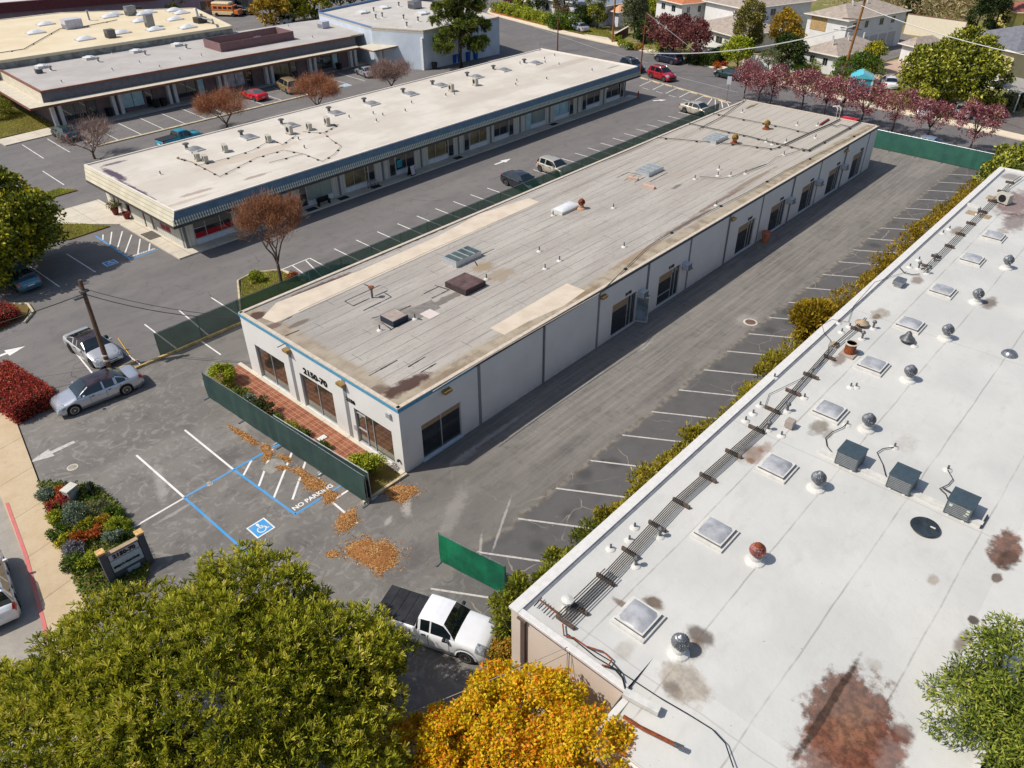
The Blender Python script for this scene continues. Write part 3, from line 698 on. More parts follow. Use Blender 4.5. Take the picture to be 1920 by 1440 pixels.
lines('stall_lines', [((17.81, 52.53), (17.7, 47.45)), ((20.53, 52.55), (20.1, 47.45)), ((23.19, 52.56), (23.1, 47.45)), ((13.01, 54.38), (12.37, 48.2)), ((14.99, 52.48), (15.07, 47.45))]+[((34.9+2.39*k, 52.55), (34.8+2.39*k, 47.5)) for k in range(0, 24)], .1, WHITEP, MID, pix=False)
lines('stall_lines', [((19.36, 47.2), (19.34, 44.67))], .1, WHITEP, LOT, pix=False)
lines('hatched_corner', [((28.63, 52.54), (32.39, 52.61)), ((32.39, 52.61), (32.2, 48)), ((28.63, 52.54), (29.4, 51.6)), ((29.6, 52.5), (29.9, 50.5)), ((30.6, 52.55), (30.2, 49.6)), ((31.9, 52.5), (31.0, 49)), ((28.63, 52.54), (29.4, 49.2))], .1, WHITEP, MID, pix=False)
lines('stall_lines', [((19.03, 68.96), (19.15, 63.67)), ((16.0, 69), (16.1, 63.2))], .1, WHITEP, MID, pix=False)
lines('access_bay_outline', [((22.32, 70.8), (22.2, 63.8)), ((22.2, 63.8), (24.7, 63.9))], .14, BLUEP, MID, .008, pix=False)
lines('access_hatching', [((22.4, 69.5), (22.9, 70.6)), ((22.4, 68.1), (23.7, 70.6)), ((22.4, 66.7), (24.4, 70)), ((22.4, 65.3), (24.6, 68.6)), ((23, 64.2), (24.7, 67.2)), ((24, 64.2), (24.8, 65.6))], .11, WHITEP, MID, pix=False)
lines('stall_lines', [((30.9+2.86*k, 103.2), (30.6+2.86*k, 96.2)) for k in range(-1, 18)], .1, WHITEP, MID, pix=False)
lines('stall_lines', [((x, y), (x-3.4, y-.4)) for (x, y) in [(100.9-.0, 64.2), (100.5, 61.7), (100.0, 59.2), (99.5, 56.7), (99.0, 54.2)]], .11, WHITEP, MID, pix=False)
lines('stall_end_ticks', [((x-3.9, y-.2), (x-4.1, y-1.4)) for (x, y) in [(100.9, 63.2), (100.5, 60.6), (100.0, 58.2), (99.5, 55.7)]], .1, WHITEP, MID, pix=False)
lines('hatched_corner', [((98.6-.1, 52.6), (95, 51.4)), ((98.3, 52.0), (94.5, 49.8)), ((98.2, 51), (95.5, 49.3)), ((98.0, 50.0), (96.6, 49.0))], .12, WHITEP, MID, pix=False)
lines('stall_lines', [((20, 92), (19.6, 86)), ((23, 92), (22.7, 86)), ((26, 92), (25.8, 86)), ((14.9, 74.5), (17.5, 74.6))], .1, WHITEP, MID, pix=False)
lines('lane_line', [((120.97, 104.3), (112.75, 81.73)), ((112.75, 81.73), (110.2, 71)), ((105.9, 64), (103.6, 51.5))], .14, roadpaint('faded_lane_paint', S(170, 165, 160), .9), ROAD, .004, pix=False)
lines('kerb_line', [((98.35, 49.7), (101.75, 66.5))], .22, WHITEP, ROAD, .0, pix=False)
lines('centre_line', [((118, 123), (128, 132)), ((128, 132), (150, 141))], .22, YELP, ROAD, .0, pix=False)
def arrow(c, ang, L_, m, parent, z=.006, hw=.45, k=.1):
    a = Vector((math.cos(ang), math.sin(ang))); n = Vector((-a.y, a.x)); c = Vector(c)
    g = MB(); g.sheet([tuple(c-a*L_*.5-n*k), tuple(c+a*L_*.05-n*k), tuple(c+a*L_*.05+n*k), tuple(c-a*L_*.5+n*k)], z)
    g.sheet([tuple(c-a*.0-n*hw), tuple(c+a*L_*.5), tuple(c-a*.0+n*hw)], z+.001); return g.build('direction_arrow', m, parent)
arrow((9.6, 55.9), 0, 2.4, WHITEP, MID, hw=.5, k=.13); arrow((7.3, 42.6), PI, 2.6, WORNP, LOT, k=.14)
arrow(GX(943, 303), 0, 2.6, WHITEP, MID, k=.13, hw=.42); arrow(GX(1237, 188), -.6, 1.9, WHITEP, MID, hw=.4, k=.16)
def access_symbol(c, s, ang, parent, faded=False, z=.008):
    """blue square with a white border and the wheelchair figure"""
    a = Vector((math.cos(ang), math.sin(ang))); n = Vector((-a.y, a.x)); c = Vector(c); q = lambda x, y: tuple(c+a*x*s+n*y*s)
    g = MB(); g.sheet([q(-.5, -.5), q(.5, -.5), q(.5, .5), q(-.5, .5)], z); g.build('symbol_border', WHITEP, parent)
    g = MB(); g.sheet([q(-.43, -.43), q(.43, -.43), q(.43, .43), q(-.43, .43)], z+.003); g.build('symbol_field', BLUEP if not faded else roadpaint('faded_blue_paint', S(120, 175, 195), .6), parent)
    g = MB(); k = .055
    def seg(x0, y0, x1, y1, w_=k):
        A, B = Vector(q(x0, y0)), Vector(q(x1, y1)); g.strip(A, B, w_*2*s, z+.006)
    g.sheet([q(.0+.075*math.cos(i*PI/4), .31+.075*math.sin(i*PI/4)) for i in range(8)], z+.006)
    seg(0, .24, .0, -.02, .045); seg(0, .1, .16, .1, .03); seg(0, -.02, .17, -.02, .04); seg(.17, -.02, .24, -.24, .04); seg(.24, -.24, .32, -.22, .03)
    for i in range(10):
        t0, t1 = R(110+i*23), R(110+(i+1)*23); seg(-.02+.2*math.cos(t0), -.12+.2*math.sin(t0), -.02+.2*math.cos(t1), -.12+.2*math.sin(t1), .028)
    g.build('wheelchair_symbol', WHITEP, parent)
access_symbol(GX(489, 990), 1.05, 0, LOT); access_symbol(GX(207, 493), 1.0, 0, MID); access_symbol(GX(648, 160), 1.3, 0, MID, True)
text_mesh('no_parking_lettering', 'NO PARKING', .42, (15.15, 28.28, .008), (1, 0, 0), (0, 1, 0), WHITEP, LOT, .001, bold=.012)
text_mesh('no_parking_lettering', 'NO PARKING', .36, (23.5, 64.25, .008), (1, 0, 0), (0, 1, 0), WHITEP, MID, .001, bold=.012)
# ---- kerbs, islands, lawns
g = MB(); g.prism([(14.2, 47.22), (93, 47.22), (93, 47.4), (14.2, 47.4)], 0, .15); st_(g, 'kerb', KERBY)
g = MB(); g.prism([(98.3, 50.4), (98.45, 50.4), (101.75, 66.7), (101.6, 66.7)], 0, .1); st_(g, 'kerb', KERB)
g = MB(); g.prism([(33.5, 95.6), (69, 95.6), (69, 96.0), (33.5, 96.0)], 0, .13); st_(g, 'kerb', KERB)
# walks round the strip buildings
g = MB(); g.prism([(24.9, 60.58), (92.4, 60.58), (92.4, 62.0), (26.3, 62.0), (26.3, 79), (20.6, 79), (20.6, 76.5), (24.9, 71.5)], 0, .12); st_(g, 'walkway', CONC2)
g = MB(); g.prism([(33.9, 104.3), (85, 104.3), (85, 106.6), (33.9, 106.6)], 0, .13); st_(g, 'walkway', concrete('shaded_walk_concrete', S(160, 156, 148), S(172, 167, 158), S(140, 136, 130), 2.6))  # darker copy of the walk concrete, eave shade put into its colour
g = MB(); g.prism([(26.5, 104.0), (33.9, 104.3), (34, 107.5), (26.5, 107)], 0, .12); st_(g, 'walkway', CONC2)
GRASS = leafmat('grass_blades', [S(96, 104, 30), S(140, 152, 48), S(186, 190, 78)], .7, .3)
def lawn(name, poly, z=.1, n=9000, m=None, seed=3, ln=.11, kerb=True):
    P0 = np.array(poly); rng = np.random.default_rng(seed); g = MB(); g.prism(poly, -.02, z); b = g.build('planting_bed', SOILG, None); tag(b, kind='structure')
    lo, hi = P0.min(0), P0.max(0); Q = rng.uniform(lo, hi, (n*2, 2)); x, y = Q.T; ins = np.zeros(len(Q), bool); k = len(P0)
    for i in range(k):
        (xa, ya), (xb, yb) = P0[i], P0[(i+1) % k]; ins ^= ((ya > y) != (yb > y)) & (x < (xb-xa)*(y-ya)/(yb-ya+1e-9)+xa)
    Q = Q[ins][:n]; m_ = len(Q); P = np.concatenate([Q, np.full((m_, 1), z)], 1); O = np.tile([0, 0, 1.], (m_, 1))
    V, tt = leaf_quads(P, O, np.sin(Q[:, 0]*1.3)*np.cos(Q[:, 1]*.9)*.25, ln, .05, rng)
    o = np_mesh('grass', V, 4, tt, m or GRASS); tag(o, kind='stuff'); o.name = name; return o
t = NT('garden_soil', world=True); SOILG = t.out(t.mix(t.rng(t.noise(2, 5), .35, .7), S(112, 104, 50), S(110, 84, 58)), .95, 0, .1)
lawn('grass', [(26.2, 53.2), (22.95, 47.9), (29.6, 47.9), (29.2, 52.4), (27.6, 53.4)], .12, 7000)
g = MB(); g.tube([(26.0, 53.3, .1), (22.8, 47.6, .1)], .1, 6); g.tube([(26.0, 53.3, .1), (27.6, 53.6, .1), (29.4, 52.4, .1), (29.5, 49, .1)], .1, 6); st_(g, 'kerb', KERB)
lawn('grass', [(20.4, 71.6), (24.1, 71.8), (21.4, 76.3), (20.2, 78), (14, 78), (14, 76.5)], .1, 9000)
lawn('grass', [(19, 83), (26, 83.2), (25, 85), (19, 85)], .1, 4000, ln=.14)
lawn('grass', [(27, 107.6), (33.8, 107.6), (33.6, 124), (24, 124)], .1, 12000, ln=.16)
lawn('grass', [(121.5, 97), (126, 113), (131, 113), (128, 92), (122, 86)], .1, 12000, ln=.2)
lawn('grass', [(111.5, 33), (113, 38), (121, 38), (119, 28), (111, 26)], .1, 9000, ln=.2)
# raised brick walk at the front of the middle building
t = NT('brick_pavers', world=True); p = t.sep()
c = t.mix(t.rng(t.noise(6, 4, None, .7), .3, .7), S(150, 96, 72), S(126, 76, 56)); c = t.mix(t.rng(t.noise(.9, 3), .45, .7, 0, .5), c, S(164, 112, 86))
c = t.mix(t.lines(p[0], .31, .018), c, S(178, 134, 108)); c = t.mix(t.lines(p[1], .31, .014), c, S(178, 134, 108)); c = t.mix(t.lines(p[1], .93, .03), c, S(118, 70, 52))
BRICKW = t.out(c, .85, 0, .2)
g = MB(); g.prism([(17.95, 28.1), (19.4, 28.1), (19.4, 42.5), (17.95, 42.5)], 0, .1); st_(g, 'brick_walk', BRICKW)
g = MB(); g.prism([(19.4, 26.0), (19.66, 26.0), (19.66, 42.6), (19.4, 42.6)], 0, .14); st_(g, 'kerb', CONC2)
g = MB(); g.prism([(16.95, 25.95), (19.4, 25.95), (19.4, 28.1), (17.95, 28.1), (17.95, 42.9), (16.95, 42.9)], 0, .07); st_(g, 'planting_bed', SOILG)
g = MB(); g.prism([(16.6, 25.8), (19.66, 25.8), (19.66, 25.95), (16.6, 25.95)], 0, .15); st_(g, 'kerb', KERB)
# corner planting bed by the sign
g = MB(); BED = [GX(u, v) for u, v in ((72, 905), (120, 908), (188, 916), (230, 956), (256, 998), (285, 1050), (270, 1110), (150, 1120), (128, 1065), (97, 985), (80, 940))]; g.prism(BED, 0, .1); st_(g, 'planting_bed', SOILG)
# shallow dirt islands left edge
g = MB(); g.prism([(7.6, 52), (12.5, 60.2), (13.2, 61.5), (12.5, 63), (8.5, 62)][1:]+[(9, 59)], 0, .08); st_(g, 'planting_bed', SOILG)
g = MB(); g.tube([(12.0, 59.2, .08), (13.1, 60.4, .08), (13.3, 62, .08), (12.3, 63.2, .08), (9.5, 63.5, .08)], .1, 6); st_(g, 'kerb', KERB)
# ================================================================ MIDDLE GREY BUILDING (the subject)
ZR = 4.5
PB = lambda p: (G(*p, ZR).x, G(*p, ZR).y)
t = NT('rolled_roofing', world=True); p = t.sep()
st = t.noise(1.4, 6, t.vec((.16, 2.6, 1)), .72); st2 = t.noise(.5, 4, t.vec((.3, 1.2, 1), 0, (9, 4, 0)), .6)
c = t.mix(t.rng(st2, .35, .7), S(196, 189, 181), S(212, 206, 198)); c = t.mix(t.rng(st, .46, .74, 0, .5), c, S(158, 151, 145))
sk = t.noise(6, 4, t.vec((.5, 3.4, 1)), .7); c = t.mix(t.rng(sk, .56, .7, 0, .7), c, S(118, 112, 108))
c = t.mix(t.rng(p[0], 50, 80, 0, .6), c, S(216, 208, 194)); c = t.mix(t.ma('MULTIPLY', t.rng(p[0], 32, 20, 0, 1), t.rng(p[1], 30, 38, 0, .4)), c, S(158, 156, 154))
yw = t.ma('ADD', p[1], t.ma('MULTIPLY', t.noise(.5, 2), .12))
c = t.mix(t.ma('MULTIPLY', t.lines(yw, .915, .016), t.rng(t.noise(.4, 3), .3, .6, .25, .95)), c, S(92, 86, 82))
c = t.mix(t.ma('MULTIPLY', t.lines(t.ma('ADD', p[0], t.ma('MULTIPLY', t.ma('FLOOR', t.ma('DIVIDE', p[1], .915)), 3.7)), 9.6, .02), .6), c, S(100, 94, 90))
# tan, dirty margins that run along the eaves
eg = t.ma('ADD', p[1], t.ma('MULTIPLY', t.ma('SUBTRACT', t.noise(.6, 5, None, .7), .5), 1.2))
c = t.mix(t.rng(eg, 27.5, 26.9, 0, .85), c, t.mix(t.rng(t.noise(1.2, 4), .4, .65), S(198, 184, 160), S(160, 142, 118)))
c = t.mix(t.rng(t.ma('ADD', p[0], t.ma('MULTIPLY', t.ma('SUBTRACT', t.noise(.8, 5), .5), 1.0)), 21.2, 20.6, 0, .8), c, t.mix(t.rng(t.noise(1.1, 4), .4, .65), S(196, 182, 160), S(170, 152, 130)))
BR = S(92, 66, 58); TAN = S(176, 154, 122)
for (u, v, rx, ry, col, s_) in [(760, 722, 1.7, .55, BR, .95), (700, 735, 1.0, .5, BR, .6), (840, 700, 2.2, .4, S(150, 128, 108), .6), (740, 590, 1.6, .8, S(120, 108, 102), .5), (835, 560, 2.6, .35, S(112, 100, 96), .7), (905, 500, .9, .7, TAN, .8), (935, 515, 1.5, .8, S(178, 160, 136), .7),
                                (480, 590, .6, .5, BR, .9), (510, 610, .7, .35, S(120, 96, 88), .8), (585, 540, 3.2, .28, S(104, 80, 76), .9), (700, 480, 5.5, .3, S(106, 78, 76), .95), (800, 438, 5.0, .3, S(100, 74, 72), .95), (880, 400, 4.0, .28, S(112, 84, 76), .9), (560, 605, .9, .25, S(120, 100, 84), .7),
                                (1100, 548, 1.2, .35, S(150, 120, 90), .6), (1200, 473, 3.5, .3, S(160, 128, 88), .55), (1290, 415, 4.5, .22, S(138, 116, 104), .8), (1350, 375, 4.5, .22, S(140, 118, 106), .8), (1410, 337, 5, .25, S(150, 128, 108), .7), (1075, 395, .8, .5, S(180, 150, 130), .4),
                                (1180, 282, 4, .35, S(150, 140, 132), .6), (1300, 225, 4, .3, S(178, 158, 128), .6), (1410, 198, 1.6, .25, S(120, 100, 70), .9), (1270, 348, .8, .2, S(110, 104, 100), .7), (1015, 345, 5.5, .3, S(140, 118, 108), .7), (1085, 312, 5, .3, S(128, 112, 104), .7), (1270, 325, 1.2, .5, S(202, 186, 168), .5)]:
    q = G(u, v, ZR); c = t.stain(c, (q.x, q.y), rx, ry, 0, col, s_)
c = t.gain(c, (.66, .645, .625)); t.bump(t.noise(14, 3), .25, .01); ROOFM = t.out(c, .85, 0, .2)
def plaster(name, a, b, d, sc_=1.0):
    t = NT(name, world=True); p = t.sep(); c = t.mix(t.rng(t.noise(.5*sc_, 5), .3, .7), a, b)
    dr = t.noise(1.3, 5, t.vec((2.6, 2.6, .22)), .7); c = t.mix(t.rng(dr, .56, .78, 0, .4), c, d)
    c = t.mix(t.ma('MULTIPLY', t.rng(p[2], .55, 0.05, 0, .5), t.rng(t.noise(2, 4), .35, .6)), c, d)
    t.bump(t.noise(34, 3), .2, .006); return t.out(c, .85, 0, .2)
STUC = plaster('light_grey_stucco', S(212, 209, 204), S(220, 217, 212), S(186, 183, 180))
STRIP = mat('joint_strip_grey', S(136, 135, 136), .8, .1)
BLUETRIM = mat('blue_trim_paint', S(84, 152, 186), .5, .12, 4); DKTRIM = mat('dark_eave_metal', S(70, 78, 92), .5, .2); COPING = mat('cream_coping', S(204, 190, 172), .7, .15, 4)
ALU = mat('pale_aluminium', S(196, 198, 200), .35, .1, metal=.4)
RGL = glassy('dark_reflective_glass', (.02, .026, .024), .02, c2=(.05, .045, .025, 1), scale=.6); RGL.node_tree.nodes['Principled BSDF'].inputs['IOR'].default_value = 2.3
DGL = glassy('dark_glass', (.01, .014, .016), .03, c2=(.02, .03, .034, 1)); DGL.node_tree.nodes['Principled BSDF'].inputs['IOR'].default_value = 1.7
BLIND = mat('tan_blind', S(158, 134, 106), .8, .1)
mb_ = thing('commercial_building', 'long low light grey building with worn grey roof, blue trim and the numbers 2150-70', 'building', (19.66, 26, 0))
X0, X1, Y0, Y1 = 19.66, 85.0, 26.0, 41.2
FF = Face((X0, Y1), (X0, Y0)); FS = Face((X0, Y0), (X1, Y0)); FB = Face((X1, Y0), (X1, Y1)); FN = Face((X1, Y1), (X0, Y1))
fops = [(1.1, 4.35, .12, 2.6), (5.95, 9.2, .12, 2.62), (11.15, 14.4, .1, 2.57)]
sops = [(1.42, 4.45, .12, 2.55), (19.1, 22.0, .08, 2.62), (24.85, 27.75, .08, 2.62), (36.6, 39.5, .08, 2.64), (42.4, 45.3, .08, 2.62), (48.5, 51.3, .08, 2.66), (54.3, 57.1, .08, 2.62), (60.0, 62.7, .08, 2.7)]
m = MB(); wall(m, FF, 0, 4.28, fops, .18); wall(m, FS, 0, 4.28, sops, .14); wall(m, FB, 0, 4.28); wall(m, FN, 0, 4.28); m.build('wall', STUC, mb_)
m = MB(); m.box(X0+.1, Y0+.1, 4.3, X1-.1, Y1-.1, ZR-.06); rf = m.build('roof', ROOFM, mb_)
m = MB()
for F in (FF, FS, FB, FN): F.box(m, 0 if F in (FF, FB) else .0, F.L, -.2 if F in (FF, FB) else -.2, .04, ZR-.045, ZR+.02)
m.build('parapet_coping', COPING, mb_)
m = MB(); FF.box(m, -.03, FF.L+.03, -.05, .05, 4.24, ZR-.047); FS.box(m, .05, 5.6, -.05, .05, 4.24, ZR-.047); m.build('blue_fascia', BLUETRIM, mb_)
m = MB(); FS.box(m, 5.6, FS.L, -.05, .05, 4.28, ZR-.047); FN.box(m, 0, FN.L, -.05, .05, 4.28, ZR-.047); FB.box(m, .05, FB.L-.05, -.05, .05, 4.28, ZR-.047); m.build('eave_trim', DKTRIM, mb_)
for k in range(11):
    a = 6.0+5.73*k; w_ = .24 if k % 2 == 0 else .1
    m = MB(); FS.box(m, a-w_/2, a+w_/2, -.02, .012, 0, 4.24); m.build('joint_strip', STRIP, mb_)
    if k % 2 == 1: m = MB(); q = FS.at(a+.05, .07, 0); m.tube([q, q+Vector((0, 0, 4.3))], .045, 6); m.build('downpipe', STRIP, mb_)
for a in (5.05, 10.35): m = MB(); FF.box(m, a, a+.3, -.02, .012, 0, 4.24); FF.box(m, a+.3, a+.34, -.01, .016, 0, 4.24); m.build('joint_strip', STRIP, mb_)
for i, o in enumerate(fops):
    window(FF, mb_, *o, mull=(.5,) if i < 2 else (.26, .46), trans=() if i < 2 else ((0, .26, .86), (0, .26, .42)), fm=ALU, gm=RGL, depth=.14)
m = MB(); FF.box(m, .9, 14.5, .0, .22, 0, .115); m.build('sill', mat('pale_sill', S(224, 216, 202), .8, .12), mb_)
window(FS, mb_, *sops[0], mull=(.5,), fm=ALU, gm=DGL, depth=.1)
m = MB(); FS.box(m, 1.35, 4.5, .0, .1, .02, .115); m.build('sill', mat('blue_white_sill', S(176, 200, 210), .7, .12), mb_)
for i, o in enumerate(sops[1:]):
    w_ = window(FS, mb_, *o, mull=(.64, .8) if i else (.66, .8), trans=((0, .62, .32),) if i == 1 else (), fm=ALU, gm=DGL, depth=.1)
    g = MB(); FS.box(g, o[0]+.08, o[0]+(o[1]-o[0])*.63, -.09, -.06, o[3]-.62, o[3]-.07); g.build('blind', BLIND, w_)
g = MB(); FS.box(g, 1.5, 4.38, -.09, -.06, 2.16, 2.48); g.build('blind', BLIND, mb_)
# the open glass door of the first unit
hg = FS.at(22.0, 0, 0); dd = Vector((.5, -.86, 0)).normalized(); FD = Face((hg.x, hg.y), (hg.x+dd.x*.95, hg.y+dd.y*.95))
m = MB()
for bx in ((0, .06, .1, 2.2), (.89, .95, .1, 2.2), (.06, .89, .1, .25), (.06, .89, 2.12, 2.2)): FD.box(m, bx[0], bx[1], -.02, .02, bx[2], bx[3])
dr = m.build('open_door', ALU, mb_); m = MB(); FD.quad(m, .06, .89, .25, 2.12); m.build('pane', glassy('pale_door_glass', (.22, .3, .34), .08), dr)
INK = mat('black_lettering', (.012, .012, .013), .5, .05)
def wtext(F, s, a, z, size, par, o=.02, m_=INK, bold=.012, align='CENTER', sx=1, nm='house_number'):
    return text_mesh(nm, s, size, F.at(a, o, z), F.d, (0, 0, 1), m_, par, .015, align, bold, sx)
wtext(FF, '2150-70', 7.65, 3.02, .56, mb_, bold=.02, sx=1.25); wtext(FF, '2150', 10.95, 2.95, .34, mb_, sx=1.2)
for s, a in (('2158', 20.9), ('2162', 26.4), ('2164', 38.4), ('2166', 44.2), ('2168', 50.3), ('2170', 56.2), ('2172', 62.0)): wtext(FS, s, a, 2.88, .3, mb_, sx=1.2)
m = MB(); FF.box(m, 10.9, 11.1, .0, .02, .9, 1.25); m.build('notice_plate', ALU, mb_)
LGT = mat('bronze_light_box', S(150, 122, 72), .5, .15)
for (F, a) in ((FF, 5.25), (FF, 10.45), (FS, 3.35), (FS, 17.75), (FS, 35.0), (FS, 57.2)):
    m = MB(); F.box(m, a-.28, a+.28, 0.0, .3, 3.86, 4.02); l = m.build('wall_light', LGT, mb_); m = MB(); F.box(m, a-.24, a+.24, .04, .26, 3.8, 3.86); m.build('lens', mat('grey_lens', S(150, 150, 150), .3), l)
m = MB(); FF.box(m, 14.25, 14.55, 0, .14, 3.55, 3.85); m.build('meter_box', ALU, mb_)
m = MB(); q = FF.at(14.85, 0, .75); m.lathe((q.x-.1, q.y, q.z), [(.05, 0), (.09, .05), (.09, .12), (.03, .17)], 8, 'z'); m.build('hose_bib', INK, mb_)
# --- roof fittings
RUST = mat('rust', S(150, 78, 40), .9, .5, 9, c2=S(96, 52, 34)); AMB = mat('yellowed_metal', S(164, 124, 44), .6, .35, 9); GALV = mat('galvanised_steel', S(150, 152, 156), .4, .25, 6, metal=.7); GALVD = mat('dull_galvanised_steel', S(120, 120, 122), .5, .35, 7, metal=.5)
WHC = mat('white_roof_coat', S(208, 205, 198), .75, .12, 3); PIPEG = mat('dark_conduit', S(84, 78, 72), .6, .3, 5); TAR = mat('tar', (.035, .028, .026), .6, .3)
def quadpx(pts, z): return [GX(u, v, z) for u, v in pts]
def rect_from(c, hx, hy, z): x, y = GX(*c, z); return (x-hx, y-hy, x+hx, y+hy)
def patch_px(name, pts, z, m_, par): g = MB(); g.sheet(quadpx(pts, z), z); return g.build(name, m_, par)
CREAM = NT('cream_roof_patch', world=True); t = CREAM; c = t.mix(t.rng(t.noise(.9, 5), .35, .7), S(206, 192, 172), S(194, 178, 158)); c = t.mix(t.rng(t.noise(1.6, 6, None, .75), .6, .78, 0, .4), c, S(166, 146, 120)); CREAM = t.out(c, .8, 0, .2)
zt = ZR-.056
g = MB(); g.sheet([(20.5, 38.45), (46.2, 38.95), (46.2, 40.2), (41, 40.95), (36, 40.3), (28.5, 40.2), (22, 40.6), (20.3, 39.6)], zt); g.build('roof_patch', CREAM, mb_)
g = MB(); g.sheet([(28.85, 28.12), (36.5, 28.3), (36.5, 26.75), (34, 26.5), (31, 26.9), (28.85, 26.95)], zt); g.build('roof_patch', CREAM, mb_)
g = MB(); g.sheet([(27.15, 31.65), (28.03, 31.65), (28.03, 32.6), (27.15, 32.6)], zt+.006); g.build('roof_patch', mat('new_white_patch', S(208, 194, 186), .7, .05), mb_)
g = MB(); g.sheet([(26.4, 32.2), (28.6, 32.2), (28.9, 33.4), (27.5, 33.5), (26.4, 33.3)], zt); g.build('roof_patch', mat('grey_patch', S(132, 126, 120), .85, .2), mb_)
def tar_lines(segs, par, z=zt+.008, wd=.07, m_=TAR):
    g = MB(); rr = random.Random(4)
    for a, b in segs:
        A, B = Vector(GX(*a, ZR)), Vector(GX(*b, ZR)); n = 5
        for i in range(n): g.strip(A.lerp(B, i/n), A.lerp(B, (i+1)/n+.02), wd*rr.uniform(.6, 1.35), z+i*.0007)
    tag(g.build('tar_seam', m_, par), kind='stuff')
Z2 = lambda u, v: (640+u/6.4, 500+v/6.4); Z3 = lambda u, v: (1140+u/6.4, 190+v/6.4); Z4 = lambda u, v: (1400+u/7.385, 180+v/7.385)
tar_lines([(Z2(40, 405), Z2(450, 220)), (Z2(270, 200), Z2(370, 245)), (Z2(40, 405), Z2(140, 462)), (Z2(140, 462), Z2(335, 372)), (Z2(400, 345), Z2(550, 280)), (Z2(510, 300), Z2(600, 355)), (Z2(600, 355), Z2(270, 515)),
           (Z2(1120, 215), Z2(1290, 268)), (Z2(1160, 235), Z2(990, 315)), (Z2(1290, 268), Z2(1085, 370)), (Z2(690, 520), Z2(830, 460)), (Z2(360, 610), Z2(440, 590)), (Z2(470, 595), Z2(620, 670)), (Z2(480, 660), Z2(600, 745)), (Z2(580, 755), Z2(840, 620)), (Z2(850, 600), Z2(965, 630)),
           (Z2(330, 1300), Z2(665, 1115)), (Z2(800, 1195), Z2(1000, 1075)), (Z2(950, 1260), Z2(1130, 1155)), ((525, 603), (547, 592)),
           (Z3(105, 910), Z3(245, 845)), (Z3(245, 845), Z3(450, 890)), (Z3(190, 945), Z3(330, 880)), (Z3(320, 965), Z3(450, 900)), (Z3(500, 960), Z3(710, 850)), (Z3(400, 1000), Z3(560, 1040)), ((850, 500), (925, 466)), ((890, 488), (895, 497)), ((535, 628), (560, 618)), ((540, 640), (520, 650))], mb_)
def curb(c, hx, hy, h, m_, par=mb_, z=ZR, rot=0): g = MB(); x, y = GX(*c, z); g.box(x-hx, y-hy, z-.05, x+hx, y+hy, z+h); return g.build('curb', m_, par)
def skylight(pts, z, h, par, fm, gm, bars=0, dome=0, name='skylight', crest=.12, rx=None):
    """pts: the four seen corners of the top; squared up to the building"""
    P = [GX(u, v, z+h) for u, v in pts]; xs = sorted(q[0] for q in P); ys = sorted(q[1] for q in P)
    x0, x1, y0, y1 = (xs[0]+xs[1])/2, (xs[2]+xs[3])/2, (ys[0]+ys[1])/2, (ys[2]+ys[3])/2
    g = MB(); g.box(x0, y0, z-.06, x1, y1, z+h); s = g.build(name, fm, par)
    g = MB()
    if dome:
        n = 8; vs = []; g.cs = True
        for i in range(n+1):
            for j in range(n+1):
                a, b = i/n, j/n; zz = z+h+.02+dome*(1-(2*a-1)**4)*(1-(2*b-1)**4); vs.append((x0+.07+(x1-x0-.14)*a, y0+.07+(y1-y0-.14)*b, zz))
        g.add(vs, [(i*(n+1)+j, (i+1)*(n+1)+j, (i+1)*(n+1)+j+1, i*(n+1)+j+1) for i in range(n) for j in range(n)]); g.build('dome', gm, s, smooth=True)
    else:
        g.box(x0+.05, y0+.05, z+h, x1-.05, y1-.05, z+h+.03); g.build('glazing', gm, s)
        if bars:
            g = MB()
            for k in range(bars+1):
                yy = y0+.04+(y1-y0-.08)*0; xx = x0+.04+(x1-x0-.08)*k/bars; g.box(xx-.03, y0, z+h+.025, xx+.03, y1, z+h+.07)
            g.build('glazing_bar', fm, s)
    return s
CLOUD = mat('cloudy_acrylic', S(178, 178, 180), .18, .25, 2, spec=.8); WCLOUD = mat('white_acrylic', S(226, 226, 226), .25, .1, 2, spec=.7)
Z6 = lambda u, v: (480+u/4, 360+v/4); Z7 = lambda u, v: (960+u/4, 360+v/4)
skylight([Z6(1400, 490), Z6(1585, 400), Z6(1690, 445), Z6(1500, 530)], ZR, .35, mb_, ALU, glassy('green_skylight_glass', (.09, .12, .1), .05, scale=.8), 4)
skylight([Z2(1255, 180), Z2(1490, 60), Z2(1740, 185), Z2(1465, 290)], ZR, .32, mb_, mat('brown_felt', S(74, 60, 60), .9, .25, 3), mat('brown_felt_top', S(104, 82, 80), .9, .3, 2))
skylight([Z2(470, 590), Z2(640, 500), Z2(800, 580), Z2(620, 672)], ZR, .3, mb_, mat('dark_curb', S(48, 54, 66), .8), mat('tan_felt_top', S(172, 158, 148), .85, .2, 2))
skylight([Z3(330, 830), Z3(490, 735), Z3(660, 795), Z3(495, 870)], ZR, .25, mb_, ALU, mat('ribbed_panel', S(150, 156, 156), .4, .2, 3), 3)
skylight([Z3(1150, 445), Z3(1265, 375), Z3(1440, 410), Z3(1300, 485)], ZR, .25, mb_, ALU, mat('ribbed_panel', S(150, 156, 156)), 4)
skylight([Z7(290, 130), Z7(435, 65), Z7(510, 90), Z7(385, 160)], ZR, .16, mb_, WHC, WCLOUD, 0, .16)
